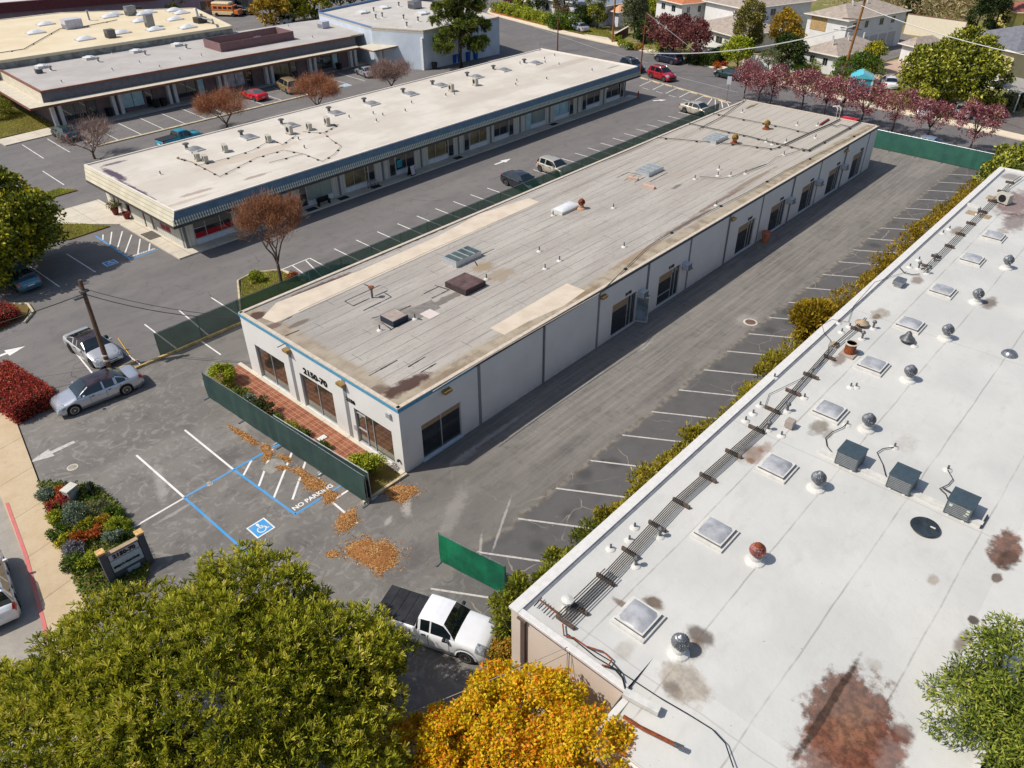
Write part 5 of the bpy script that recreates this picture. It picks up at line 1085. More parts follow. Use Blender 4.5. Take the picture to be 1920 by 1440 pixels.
units = [(1.0, 4.75, 'r'), (6.9, 10.1, 'g'), (11.75, 15.6, 'd'), (17.2, 21.0, 'D'), (22.8, 26.4, 'd'), (28.3, 32.2, 'D'), (33.7, 37.5, 'd'), (38.7, 42.1, 'D'), (44.2, 47.9, 'd'), (49.6, 53.5, 'D'), (55.2, 59.1, 'd'), (60.5, 64.5, 'D')]
mops = [(a, b, .62, 2.5) for a, b, k in units]
m = MB(); wall(m, FM, .12, 2.95, mops, .1); wops = [(1.8, 3.6, .9, 2.3), (4.3, 5.2, .15, 2.2), (9.2, 10.1, .15, 2.2), (10.9, 12.8, .8, 2.3)]; wall(m, FW_, .12, 2.95, wops, .1); wall(m, FE, .12, 2.95, ()); wall(m, FBk, 0, 2.95, ()); m.build('wall', LAP, sb_)
TANS = glassy('tan_lit_glass', S(132, 118, 84)[:3], .1, c2=S(92, 84, 60), scale=.7, spec=.6); CURT = glassy('curtained_glass', S(150, 162, 150)[:3], .2, c2=S(120, 140, 146), scale=.5, spec=.5); LBG = glassy('pale_blue_glass', S(150, 190, 202)[:3], .15, c2=S(176, 206, 212), spec=.5)
WBS = mat('white_bulkhead', S(216, 218, 222), .7, .08); REDB = mat('red_counter', S(176, 26, 38), .5, .15)
for i, (a, b, k) in enumerate(units):
    gm = {0: DGL, 1: TANS, 2: CURT, 3: TANS, 4: DGL, 5: TANS, 6: TANS, 7: DGL, 8: CURT, 9: LBG, 10: DGL, 11: DGL}[i]
    w_ = window(FM, sb_, a, b, .62, 2.5, mull=(.3, .68), trans=((0, .3, .5),) if i % 2 == 0 else ((.68, 1, .5),), fm=ALU, gm=gm, depth=.08, name='shopfront')
    g = MB(); FM.box(g, a+.02, b-.02, .004, .02, .14, .6); g.build('bulkhead', WBS, w_)
    if i == 0: g = MB(); FM.box(g, a+.07, b-.07, -.078, -.06, .68, 1.15); g.build('red_counter', REDB, w_)
    if k in 'dD':
        a0 = a if k == 'd' else b-.95; g = MB(); FM.box(g, a0, a0+.95, .022, .045, .14, 2.45); d_ = g.build('door', ALU, sb_); g = MB(); FM.box(g, a0+.12, a0+.83, .046, .05, .3, 2.3); g.build('pane', DGL if i not in (8,) else LBG, d_)
for k in range(13):
    a = .1+5.35*k if k else .1; a = [0.05, 5.6, 10.8, 16.35, 21.9, 27.2, 32.8, 38.0, 43.1, 48.6, 54.2, 59.8, 64.6][k]
    m = MB(); FM.box(m, a, a+.25, .0, .03, .12, 2.95); m.build('pilaster', PILL, sb_)
for o, gm in zip(wops, (TANS, DGL, DGL, REDB)):
    w_ = window(FW_, sb_, *o, mull=(.5,) if o[1]-o[0] > 1 else (), fm=ALU, gm=gm if gm is not REDB else TANS, depth=.08)
g = MB(); FW_.box(g, 10.95, 12.75, -.07, -.05, .85, 1.25); g.build('red_counter', REDB, sb_)
for a in (.1, 7.8, 14.7): m = MB(); FW_.box(m, a, a+.22, 0, .03, .12, 2.95); m.build('pilaster', BRF if a == 7.8 else PILL, sb_)
OX0, OX1, OY0, OY1 = 24.95, 92.0, 60.15, 76.6   # foot of the mansard
TX0, TX1, TY0, TY1 = 25.45, 91.6, 60.45, 77.4
m = MB(); m.add([(OX0, OY0, 3.02), (OX1, OY0, 3.02), (OX1, OY1, 3.02), (OX0, OY1, 3.02)], [(3, 2, 1, 0)]); m.build('soffit', BRF, sb_)
m = MB(); m.box(OX0, OY0, 2.82, OX1, OY0+.06, 3.05); m.box(OX0, OY0+.06, 2.82, OX0+.06, OY1, 3.05); m.box(OX1-.06, OY0+.06, 2.82, OX1, OY1, 3.05); m.build('fascia', BRF, sb_)
m = MB(); m.add([(OX0, OY0, 3.06), (OX1, OY0, 3.06), (TX1, TY0, ZM), (TX0, TY0, ZM)], [(0, 1, 2, 3)]); m.build('mansard_front', BLM, sb_)
m = MB(); m.add([(OX0, OY1, 3.06), (OX0, OY0, 3.06), (TX0, TY0, ZM), (TX0, TY1, ZM)], [(0, 1, 2, 3)]); m.build('mansard_end', SIDM, sb_); m = MB(); m.add([(OX1, OY0, 3.06), (OX1, OY1, 3.06), (TX1, TY1, ZM), (TX1, TY0, ZM)], [(0, 1, 2, 3)]); m.build('mansard_end', SIDM, sb_)
m = MB(); m.add([(OX1, OY1, 3.06), (OX0, OY1, 3.06), (TX0, TY1, ZM), (TX1, TY1, ZM)], [(0, 1, 2, 3)]); m.build('mansard_back', BLM, sb_)
# scalloped awning: two rows of bright half-round tiles
SCAL = mat('pale_scallop', S(206, 202, 176), .6, .1); g = MB(); x = OX0+.15; n = 0
while x < OX1-.1:
    for (f0, f1, w_) in ((.04, .24, .085), (.28, .46, .07)):
        y0, z0 = OY0+.3*f0, 3.06+(ZM-3.06)*f0; y1, z1 = OY0+.3*f1, 3.06+(ZM-3.06)*f1
        g.add([(x-w_, y0-.05, z0), (x+w_, y0-.05, z0), (x+w_*.8, y1-.04, z1-.05), (x, y1-.02, z1+.02), (x-w_*.8, y1-.04, z1-.05), (x, y0-.1, z0+.0)], [(0, 5, 1, 2, 3, 4)])
    x += .235; n += 1
sc_ = g.build('scallop_tiles', SCAL, sb_); tag(sc_, kind='stuff')
t = NT('cream_membrane', world=True); p = t.sep(); c = t.mix(t.rng(t.noise(.2, 5), .35, .65), S(222, 214, 202), S(208, 199, 186)); c = t.mix(t.rng(t.noise(.9, 6, t.vec((.5, 1.5, 1)), .7), .5, .75, 0, .4), c, S(184, 172, 156))
c = t.mix(t.ma('MULTIPLY', t.lines(p[1], 2.9, .03, .6), .5), c, S(186, 176, 164)); c = t.mix(t.ma('MULTIPLY', t.lines(p[0], 11.3, .03, .6), .5), c, S(186, 176, 164))
for (u, v, rx, ry, col, s_) in [(245, 355, .55, 4.6, S(84, 66, 88), .95), (215, 327, .45, 2.4, S(84, 66, 88), .95), (290, 385, .3, 1.2, S(120, 96, 92), .9), (212, 306, 1.2, .35, S(88, 78, 100), .8), (370, 360, 1.6, .35, S(160, 140, 122), .7), (480, 330, 1.4, .3, S(150, 132, 116), .7), (475, 290, 6, .9, S(196, 178, 158), .6), (345, 378, 3, .3, S(186, 168, 148), .6), (620, 250, 3, .6, S(200, 186, 170), .6), (930, 175, 9, 1.4, S(196, 186, 174), .5), (1060, 120, 6, 1, S(190, 176, 162), .6), (1150, 125, 1.5, .3, S(150, 138, 122), .7)]:
    q = G(u, v, ZM); c = t.stain(c, (q.x, q.y), rx, ry, 0, col, s_)
c = t.gain(c, (.84, .83, .82)); t.bump(t.noise(.9, 5, None, .6), .5, .05); MROOF = t.out(c, .75, 0, .25)
m = MB(); m.box(TX0+.05, TY0+.05, ZM-.12, TX1-.05, TY1-.05, ZM-.02); m.build('roof', MROOF, sb_)
m = MB(); m.box(TX0, TY0, ZM-.05, TX1, TY0+.16, ZM+.1); m.box(TX0, TY0+.16, ZM-.05, TX0+.18, TY1, ZM+.1); m.box(TX1-.18, TY0+.16, ZM-.05, TX1, TY1, ZM+.12); m.box(TX0+.18, TY1-.16, ZM-.05, TX1-.18, TY1, ZM+.09); m.build('parapet_coping', mat('pale_coping', S(226, 216, 204), .6, .1, 3), sb_)
Zm1 = lambda u, v: (u/4, v/4); Zm2 = lambda u, v: (480+u/4, v/4)
for (a, b) in [(365, 281), (467, 258), (545, 236), (630, 213), (697, 195), (770, 177), (827, 161), (893, 145), (945, 132), (1004, 119)]:
    x, y = GX(a, b, ZM); g = MB(); g.box(x-.75, y-.75, ZM-.06, x+.75, y+.75, ZM+.12); s = g.build('skylight', WHC, sb_)
    g = MB(); n = 6; vs = [(x-.66+1.32*i/n, y-.66+1.32*j/n, ZM+.12+.26*(1-(2*i/n-1)**2)*(1-(2*j/n-1)**2)) for i in range(n+1) for j in range(n+1)]
    g.add(vs, [(i*(n+1)+j, (i+1)*(n+1)+j, (i+1)*(n+1)+j+1, i*(n+1)+j+1) for i in range(n) for j in range(n)]); g.build('dome', mat('grey_dome', S(140, 140, 142), .3, .2, 3), s, smooth=True)
for (a, b) in [(350, 278), (453, 254), (528, 232), (617, 209), (683, 192), (756, 174), (811, 159), (876, 143), (925, 130), (983, 118)]:
    vent((a, b), ZM, sb_, .45, .16, GALVD, 1, .25)
for (a, b) in [(301, 327), (700, 214), (718, 217), (760, 209), (706, 228), (772, 194), (836, 180), (852, 178), (975, 120), (1022, 118), (1048, 122), (1110, 133), (1025, 149), (967, 160), (969, 153), (655, 221), (571, 278), (560, 262), (1040, 105), (1021, 111)]:
    vent((a, b), ZM, sb_, .38, .06, GALVD, 0, .22)
BEI = mat('beige_casing', S(186, 180, 166))
for i, ((a, b), l) in enumerate([((371, 300), 'first of two paired rooftop heat pumps, nearest the west end'), ((386, 304), 'second of two paired rooftop heat pumps, nearest the west end'), ((423, 284), 'lone heat pump just beyond the paired ones'), ((504, 266), 'heat pump left of the leftmost middle dome'), ((543, 251), 'tall heat pump in front of a grey dome'), ((580, 243), 'smallest heat pump among the middle group'), ((614, 235), 'rightmost heat pump of the middle group'), ((846, 171), 'heat pump in front of a dome, two thirds along the cream roof'), ((891, 160), 'farthest heat pump on the cream roof')]):
    fan_ac((a, b), ZM, l, -.25 if i != 4 else 0, 'heat pumps on the cream roof', .45, .95 if i in (4, 6, 7, 8) else .75, .2, BEI)
SUP = dict(m_=mat('refrigerant_line', S(120, 104, 88), .7), r=.022)
conduit([Zm1(1330, 1190), Zm1(1440, 1220), Zm1(1500, 1250), Zm1(1650, 1330), Zm2(0, 1190), Zm2(210, 1130), Zm2(360, 1160), Zm2(500, 1215), Zm2(590, 1160), Zm2(640, 1100), Zm2(560, 1050), Zm2(510, 1000), Zm2(450, 1000), Zm2(350, 990)], ZM, sb_, blocks=1.4, **SUP)
conduit([Zm1(1470, 1250), Zm1(1640, 1210), Zm1(1780, 1170), Zm1(1900, 1130), Zm2(120, 1050), Zm2(200, 1090), Zm2(300, 1020)], ZM, sb_, blocks=1.2, **SUP); conduit([Zm2(100, 1225), Zm2(350, 1160)], ZM, sb_, blocks=1.8, **SUP)
conduit([Zm2(510, 1000), Zm2(620, 940), Zm2(560, 940)], ZM, sb_, blocks=.8, **SUP); conduit([Zm1(1340, 1180), Zm1(1330, 1195), Zm1(1400, 1200)], ZM, sb_, blocks=.8, **SUP)
q = GX(1012, 96, ZM); g = MB(); g.tube([(q[0], q[1], ZM), (q[0]+.1, q[1], ZM+1.2)], .04, 5); g.build('service_mast', GALV, sb_)
# things on the walk
q = FM.at(13.9, .8, .12); t_ = thing('bench', 'dark bench on the walk under the second lit window', 'bench', (q.x, q.y, .12)); m = MB(); m.box(-.7, -.2, .42, .7, .2, .47); m.build('seat', BLACKP(), t_, world=False); m = MB(); m.box(-.7, .16, .47, .7, .2, .8); m.build('backrest', BLACKP(), t_, world=False)
for s in (-1, 1): m = MB(); m.box(s*.6-.03, -.18, 0, s*.6+.03, .18, .42); m.build('leg', BLACKP(), t_, world=False)
q = FM.at(19.9, .9, .12); t_ = thing('table', 'small dark outdoor table beside the open door', 'table', (q.x, q.y, .12)); m = MB(); m.box(-.5, -.3, .7, .5, .3, .74); m.build('tabletop', ALU, t_, world=False)
for a in (-1, 1):
    for b in (-1, 1): m = MB(); m.box(a*.45-.02, b*.26-.02, 0, a*.45+.02, b*.26+.02, .7); m.build('leg', BLACKP(), t_, world=False)
q = FM.at(25.0, 1.0, .12); t_ = thing('sidewalk_sign', 'white A-frame sign with a black border standing on the walk', 'sign', (q.x, q.y, .12), .15)
for s in (-1, 1):
    m = MB(); m.add([(-.38, s*.28, 0), (.38, s*.28, 0), (.38, s*.03, 1.1), (-.38, s*.03, 1.1), (-.38, s*.31, 0), (.38, s*.31, 0), (.38, s*.06, 1.1), (-.38, s*.06, 1.1)], [(0, 1, 2, 3), (7, 6, 5, 4), (0, 4, 5, 1), (2, 6, 7, 3), (1, 5, 6, 2), (0, 3, 7, 4)]); m.build('frame', BLACKP(), t_, world=False)
    m = MB(); e = .035; m.add([(-.3, s*(.26+e), .1), (.3, s*(.26+e), .1), (.3, s*(.06+e), 1.0), (-.3, s*(.06+e), 1.0)], [(0, 1, 2, 3)]); m.build('poster', mat('poster_white', S(214, 200, 206), .6, .25, 5), t_, world=False)
g = MB(); FM.box(g, 22.95+.95, 24.6, .055, .06, .9, 1.7); g.build('window_poster', mat('teal_poster', S(60, 170, 190), .5, .4, 6), sb_)
for (a, l) in ((12.4, 'dark doormat at the first open door'), (20.3, 'dark doormat by the small table'), (16.2, 'brown doormat at the walk edge'), (32.0, 'brown doormat halfway along the walk'), (48.6, 'dark doormat by the pale blue windows')):
    q = FM.at(a, .8, .12); t_ = thing('doormat', l, 'doormat', (q.x, q.y, .121), 0, 'doormats on the shopfront walk'); m = MB(); m.box(-.55, -.35, 0, .55, .35, .02); m.build('pad', mat('dark_mat', S(58, 62, 64), .95, .2), t_, world=False)
q = GX(284, 441, .12); t_ = thing('doormat', 'large dark doormat on the sunny west walk', 'doormat', (*q, .121)); m = MB(); m.box(-.6, -.9, 0, .5, .9, .02); m.build('pad', mat('dark_mat2', S(104, 98, 90), .95, .2), t_, world=False)
PLM = leafmat('bougainvillea_leaf', [S(70, 90, 30), S(120, 130, 60), S(160, 60, 60)])
for (u, v, l, tall) in ((218, 402, 'red pot with a leafy bush by the west door', 1), (239, 410, 'red empty pot beside the leafy one', 0)):
    q = GX(u, v, .12); t_ = thing('plant_pot', l, 'planter', (*q, .12), 0); m = MB(); m.lathe((0, 0, 0), [(.22, 0), (.36, .6), (.38, .62), (.3, .6), (.28, .5), (.02, .48)], 14); m.build('pot', mat('dark_red_glaze', S(120, 42, 40), .4, .2), t_, world=False)
    if tall:
        rng = np.random.default_rng(5); P, O, T = clump_points([(0, 0, .95, .4, .4, .45)], 12, .2, 30, rng); V, tt = leaf_quads(P, O, T, .16, .1, rng); np_mesh('foliage', V, 4, tt, PLM, t_)
q = GX(1196, 184, 0); t_ = thing('bollard', 'short red bollard at the far corner of the pale strip building', 'bollard', (*q, 0)); m = MB(); m.lathe((0, 0, 0), [(.09, 0), (.09, .85), (.05, .92)], 10); m.build('post', mat('red_bollard', S(176, 60, 50), .5), t_, world=False)
# ================================================================ BROWN-TRIMMED OFFICES, TAN-ROOFED AND BLUE-EDGED BUILDINGS
BRT = mat('red_brown_trim', S(140, 92, 74), .75, .25, 3); DGRW = mat('slate_mansard', S(104, 102, 108), .8, .15, 2); CRM = mat('cream_fascia', S(206, 196, 176), .8, .12, 2); PURW = mat('dusk_brown_wall', S(120, 104, 104), .85, .15, 2)
def roofmat(name, a, b, d, lines_=2.9, seed=0):
    t = NT(name, world=True); p = t.sep(); a, b = [tuple(x*.86 for x in q_[:3])+(1,) for q_ in (a, b)]; c = t.mix(t.rng(t.noise(.3, 5), .35, .65), a, b); c = t.mix(t.rng(t.noise(1.3, 6, t.vec((.4, 1.8, 1)), .72), .5, .76, 0, .6), c, d)
    c = t.mix(t.ma('MULTIPLY', t.lines(p[1], lines_, .03, .6), .5), c, d); return t.out(c, .85, 0, .2)
GRF = roofmat('grey_cap_sheet', S(182, 176, 170), S(194, 188, 182), S(140, 132, 128), 1.0); TNF = roofmat('tan_roof_coat', S(222, 204, 170), S(230, 214, 184), S(196, 176, 144), 4); GRF2 = roofmat('warm_grey_roof', S(196, 190, 182), S(206, 200, 192), S(150, 140, 132), 3)
ob_ = thing('office_building', 'low office row with red-brown eave trim, slate mansard and shaded doorways', 'building', (32.9, 106.6, 0))
A0, A1 = Vector((32.9, 106.5)), Vector((78.3, 103.8)); dA = (A1-A0).normalized(); nA = Vector((-dA.y, dA.x))
q = lambda s, t_: tuple(A0+dA*s+nA*t_)
LA = (A1-A0).length
m = MB(); m.prism([q(.1, .1), q(LA, .1), q(LA, 17), q(.1, 17)], 4.2, 4.42); m.prism([q(LA, 1.2), (81.6, 104.8), (84.2, 119.8), q(LA, 17)], 4.2, 4.42); m.build('roof', GRF, ob_)
m = MB(); m.prism([q(-.05, -.05), q(LA, -.05), q(LA, .22), q(-.05, .22)], 4.36, 4.56); m.prism([q(-.05, .22), q(.2, .22), q(.2, 17), q(-.05, 17)], 4.36, 4.555); m.build('trim', BRT, ob_)
P3 = lambda s, t_, z: Vector((*q(s, t_), z))
m = MB(); m.add([P3(-.1, -.15, 3.25), P3(LA, -.15, 3.25), P3(LA, 0, 4.36), P3(0, 0, 4.36)], [(0, 1, 2, 3)]); m.build('mansard', DGRW, ob_); m = MB(); m.add([P3(-.1, 17, 3.25), P3(-.1, -.15, 3.25), P3(0, 0, 4.36), P3(0, 17, 4.36)], [(0, 1, 2, 3)]); m.build('mansard_end', CRM, ob_)
m = MB(); m.prism([q(-2.1, -1.7), q(LA-.5, -1.7), q(LA, -.1), q(-.1, -.1)], 3.12, 3.24); m.prism([q(-2.1, -1.7), q(-.1, -.1), q(-.1, 17), q(-2.1, 17)], 3.118, 3.238); m.build('eave_ledge', CRM, ob_)
m = MB(); m.prism([q(-2.16, -1.76), q(LA-.5, -1.76), q(LA-.5, -1.7), q(-2.1, -1.7)], 2.98, 3.25); m.prism([q(-2.16, -1.7), q(-2.1, -1.7), q(-2.1, 17), q(-2.16, 17)], 2.98, 3.25); m.build('eave_trim', BRT, ob_)
FO = Face(q(.9, .8), q(LA-.5, .8)); FOW = Face(q(.9, 16), q(.9, .8)); oops = []
pat = [(.9, 3.2), (3.4, 4.4), (8.2, 10.5), (10.8, 11.7)]
for k in range(6):
    for a, b in ((1.0, 3.9), (4.1, 5.1)): oops.append((a+7.3*k, b+7.3*k, .5 if b-a > 1.5 else .15, 2.4))
m = MB(); wall(m, FO, 0, 3.12, oops, .12); wall(m, FOW, 0, 3.12, ()); m.build('wall', PURW, ob_)
BLG = glassy('teal_tinted_glass', (.03, .05, .055), .05); WSH = glassy('white_shade_glass', (.5, .52, .58), .3)
for i, o in enumerate(oops): window(FO, ob_, *o, mull=(.5,) if o[1]-o[0] > 1.5 else (), fm=BRF, gm=[DGL, BLG, LBG, DGL, DGL, LBG, WSH, DGL, TANS, DGL, BLG, LBG][i % 12], depth=.1)
PCOL = mat('pale_pier', S(206, 206, 208), .8, .1)
for k in range(7):
    for j in (0, 1): m = MB(); FO.box(m, -.4+7.3*k+j*.85, .0+7.3*k+j*.85, -.0, .7, .12, 3.1); m.build('pier', PCOL, ob_)
# brown plant screen box on that roof
b0, b1 = Vector(GX(415, 97, 4.5)), Vector(GX(552, 73, 4.5)); dS = (b1-b0).normalized(); nS = Vector((-dS.y, dS.x)); LS = (b1-b0).length; w0 = lambda s, t_, o=0: tuple(b0+dS*s+nS*t_)
m = MB(); SCR = mat('plum_brown_screen', S(128, 98, 98), .8, .12, 2)
for (p0, p1) in (((0, 0), (LS, 0)), ((LS, 0), (LS, 5)), ((LS, 5), (0, 5)), ((0, 5), (0, 0))):
    F = Face(w0(*p0), w0(*p1)); F.box(m, 0, F.L-.1, -.1, 0, 4.4, 5.6)
m.build('plant_screen', SCR, ob_)
for (u, v) in [(78, 126), (167, 110), (255, 97), (332, 85), (478, 70)]:
    x, y = GX(u, v, 4.5); g = MB(); g.box(x-.65, y-.65, 4.38, x+.65, y+.65, 4.75); s = g.build('skylight', WHC, ob_); g = MB(); g.lathe((x, y, 4.75), [(.8, 0), (.6, .1), (.05, .16)], 4); g.build('dome', WCLOUD, s)
    vent((u+18, v+6), 4.45, ob_, .5, .13, GALV, 1, .3)
for (u, v) in [(116, 155), (211, 132), (338, 112), (378, 105), (262, 118), (400, 56), (300, 78), (242, 84), (444, 58), (586, 71), (541, 50), (210, 100), (133, 108), (300, 127)]: vent((u, v), 4.45, ob_, .4, .06, GALV, 0, .18)
BXM = mat('white_unit', S(196, 196, 206), .5, .15)
condenser((607, 52), 'pale boxy rooftop unit near the brown eave corner', .7, .7, 1.0, 0, BXM, None, 4.45); condenser((422, 74), 'low grey unit beside the plum-brown roof screen', .7, .5, .55, 0, GALV, None, 4.45); condenser((503, 62), 'low grey unit inside the plum-brown roof screen', .7, .5, .6, 0, GALV, None, 4.45); condenser((74, 137), 'small dark unit in the corner of the grey roof', .4, .3, .5, 0, DGRW, None, 4.45)
# projecting gable block at the right end
m = MB(); K0, K1, K2, K3 = GX(700, 66, 4.5), GX(748, 55, 4.5), GX(700, 40, 4.5), GX(646, 50, 4.5); m.prism([K0, K1, K2, K3], 3.2, 4.5); m.build('mansard_block', DGRW, ob_)
m = MB(); m.tube([(*K3, 4.55), (*K0, 4.55), (*K1, 4.55)], .12, 5); m.build('trim', BRT, ob_)
L0, L1, L2, L3 = GX(672, 88, 3.2), GX(700, 96, 3.2), GX(766, 82, 3.2), GX(752, 70, 3.2); m = MB(); m.prism([L0, L1, L2, L3], 3.1, 3.25); m.build('eave_ledge', CRM, ob_)
m = MB(); m.tube([(*L0, 3.12), (*L1, 3.12), (*L2, 3.12)], .09, 5); m.build('eave_trim', BRT, ob_)
FK = Face((80.6, 101.2), (84.4, 100.6)); m = MB(); wall(m, FK, 0, 3.1, [(.4, 1.4, .2, 2.4), (1.9, 2.9, .2, 2.4)], .1); m.build('wall', PURW, ob_)
for o in ((.4, 1.4, .2, 2.4), (1.9, 2.9, .2, 2.4)): window(FK, ob_, *o, fm=BRF, gm=DGL)
m = MB(); FK.box(m, -.2, .3, 0, .5, 0, 3.1); m.build('pier', PCOL, ob_)
# tan roofed building behind
tb_ = thing('warehouse', 'tan-roofed warehouse with white domed skylights behind the brown-trimmed offices', 'building', (35.3, 122.5, 0))
ZT = 5.5; T_ = [GX(15, 112, ZT), GX(436, 49, ZT), GX(365, 15, ZT), GX(110, 24, ZT), GX(105, 25, ZT), GX(0, 37, ZT), (20, 155), (14, 122)]
TT = [T_[0], T_[1], T_[2], T_[3], T_[5], (33, 157), (26, 124)]
m = MB(); m.prism(TT, 5.2, ZT-.04); m.build('roof', TNF, tb_); m = MB(); ins = [tuple(Vector(p)*.996+Vector((50, 135))*.004) for p in TT]; m.prism(ins, 0, 5.2); m.build('wall', mat('weathered_concrete_wall', S(150, 152, 146), .9, .35, 1.2), tb_)
m = MB()
for i in range(len(TT)):
    F = Face(TT[i], TT[(i+1) % len(TT)]); F.box(m, 0, F.L, -.3, .02, ZT-.1, ZT+.06)
m.build('coping', mat('pale_tan_coping', S(214, 204, 180), .7, .1), tb_)
for (u, v) in [(67, 62), (86, 46), (160, 74), (205, 32), (214, 28), (228, 62), (263, 40), (268, 27), (291, 56), (328, 37), (352, 52), (326, 20), (340, 25), (278, 24)]:
    x, y = GX(u, v, ZT); g = MB(); g.box(x-1.3, y-.75, ZT-.06, x+1.3, y+.75, ZT+.1); s = g.build('skylight', ALU, tb_)
    g = MB(); n = 6; vs = [(x-1.25+2.5*i/n, y-.7+1.4*j/n, ZT+.1+.45*(1-(2*i/n-1)**2)*(1-(2*j/n-1)**2)) for i in range(n+1) for j in range(n+1)]
    g.add(vs, [(i*(n+1)+j, (i+1)*(n+1)+j, (i+1)*(n+1)+j+1, i*(n+1)+j+1) for i in range(n) for j in range(n)]); g.build('dome', WCLOUD, s, smooth=True)
conduit([(0, 100), (45, 93), (80, 73), (112, 55), (150, 52), (180, 46), (220, 38)], ZT, tb_, .05, PIPEG, blocks=5)
condenser((137, 52), 'large white and black rooftop unit on the tan roof', 1.3, .9, 1.3, 0, BXM, None, ZT); condenser((208, 70), 'grey louvred box unit at the edge of the tan roof', .6, .6, 1.1, 0, GALVD, None, ZT); condenser((246, 28), 'silver box unit between two skylights on the tan roof', .8, .6, 1.4, 0, GALV, None, ZT); condenser((282, 50), 'tall silver duct unit rising behind a skylight on the tan roof', .6, .5, 1.8, 0, GALV, None, ZT); condenser((376, 42), 'brown curb unit at the right corner of the tan roof', .8, .8, .8, 0, BRF, None, ZT)
conduit([(368, 18), (372, 34), (398, 38), (400, 44)], ZT+.6, tb_, .18, GALV, 'duct'); vent((168, 38), ZT, tb_, 1.4, .14, GALV, 1, .4)
# blue-edged building
lb_ = thing('commercial_building', 'flat-roofed building with blue parapet edge and pale blue wall behind the tall pine', 'building', (84, 95, 0))
ZB = 5.6; BB = [(83.95, 94.3), (99.6, 93.2), (103, 108), (100.5, 122), (83.2, 119.5), (80.5, 102.3)]
m = MB(); m.prism([(x, y) for x, y in BB], 5.2, ZB-.06); m.build('roof', GRF2, lb_)
PBW = mat('pale_blue_wall', S(196, 204, 214), .8, .08, .6); m = MB()
for i in range(len(BB)): F = Face(BB[i], BB[(i+1) % len(BB)]); F.quad(m, 0, F.L, 0, ZB-.05, -.02)
m.build('wall', PBW, lb_)
for i in range(len(BB)):
    F = Face(BB[i], BB[(i+1) % len(BB)]); m = MB(); F.box(m, 0, F.L, -.3, .03, ZB-.1, ZB+(.3 if i in (3,) else .08)); m.build('parapet', mat('blue_parapet', S(110, 136, 170), .6, .15) if i in (3, 4) else COPING, lb_)
F = Face((83.4, 97.4), (83.9, 94.35)); m = MB(); F.box(m, .2, 2.6, 0, .06, .05, 2.6); m.build('garage_door', mat('brown_slat_door', S(122, 108, 98), .8, .15, 2), lb_); m = MB(); F.box(m, 2.7, 3.1, 0, .3, 0, 4.6); m.build('pier', mat('white_pier', S(222, 222, 222), .8), lb_)
q = GX(779, 78, 3.4); m = MB(); m.box(q[0]-1.3, q[1]-.9, 3.0, q[0]+1.3, q[1]+.9, 3.6); m.build('awning', mat('salmon_awning', S(224, 120, 100), .7), lb_, bevel=.15)
m = MB(); m.add([(*GX(722, 52, 5), 4.6), (*GX(765, 82, 3.2), 3.3), (*GX(803, 72, 4.2), 4.6), (*GX(800, 57, 5.6), 5.5), (*GX(738, 42, 5.6), 5.5)], [(0, 1, 2, 3, 4)]); m.build('sloping_roof', mat('cream_roofing', S(206, 200, 188), .8, .1, 1), lb_)
for (u, v) in [(680, 24), (720, 15), (792, 26)]:
    x, y = GX(u, v, ZB); g = MB(); g.box(x-1, y-.8, ZB-.1, x+1, y+.8, ZB+.2); s = g.build('skylight', WHC, lb_); g = MB(); g.lathe((x, y, ZB+.2), [(1.1, 0), (.8, .15), (.05, .22)], 4); g.build('dome', WCLOUD, s)
for (u, v) in [(701, 22), (748, 12), (717, 32), (763, 50), (784, 40), (705, 35), (757, 36)]: vent((u, v), ZB, lb_, .6, .1, GALVD, 1, .3)
condenser((778, 15), 'grey box unit on the flat roof left of the tall pine', .9, .8, 1.1, 0, GALV, None, ZB)
# plum building far left
pb_ = thing('commercial_building', 'plum-coloured building with dark red eave at the far left edge', 'building', (60, 175, 0))
FP = Face((44, 178), (104, 159)); pops = [(16+7*k, 19+7*k, .8, 2.6) for k in range(6)]; m = MB(); wall(m, FP, 0, 4.2, pops); F2_ = Face((104, 159), (112, 190)); wall(m, F2_, 0, 4.2); m.build('wall', mat('mauve_wall', S(150, 130, 142), .85, .12, .7), pb_)
for o in pops: window(FP, pb_, *o, fm=ALU, gm=DGL, mull=(.5,))
m = MB(); FP.box(m, -1, 36, 0, .9, 3.5, 5.2); m.build('eave_band', mat('dark_red_band', S(104, 56, 58), .8, .15), pb_); m = MB(); m.prism([(44, 178), (82, 166), (90, 190), (52, 202)], 5.0, 5.2); m.build('roof', WHC, pb_)

# ================================================================ HOUSES ACROSS THE STREET
SHG = NT('grey_brown_shingle', world=True); t = SHG; c = t.mix(t.rng(t.noise(1.6, 6, None, .75), .35, .7), S(172, 158, 146), S(142, 130, 120)); t.bump(t.noise(9, 3), .4, .02); SHG = t.out(c, .9, 0, .15)
SHD = mat('slate_shingle', S(122, 122, 128), .9, .2, 2, c2=S(100, 100, 108)); SHO = mat('orange_shingle', S(196, 124, 84), .9, .2, 2); SHR = mat('red_tile_roof', S(160, 96, 84), .9, .2, 2); SHB = mat('blue_grey_shingle', S(140, 150, 162), .9, .15, 2)
WHW = mat('white_house_wall', S(224, 222, 220), .85, .08, .8); CRW = mat('cream_house_wall', S(226, 206, 166), .85, .1, .8); LAVW = mat('pale_lavender_wall', S(220, 220, 232), .8, .08)
GUT = mat('pale_gutter', S(222, 218, 206), .6, .08)
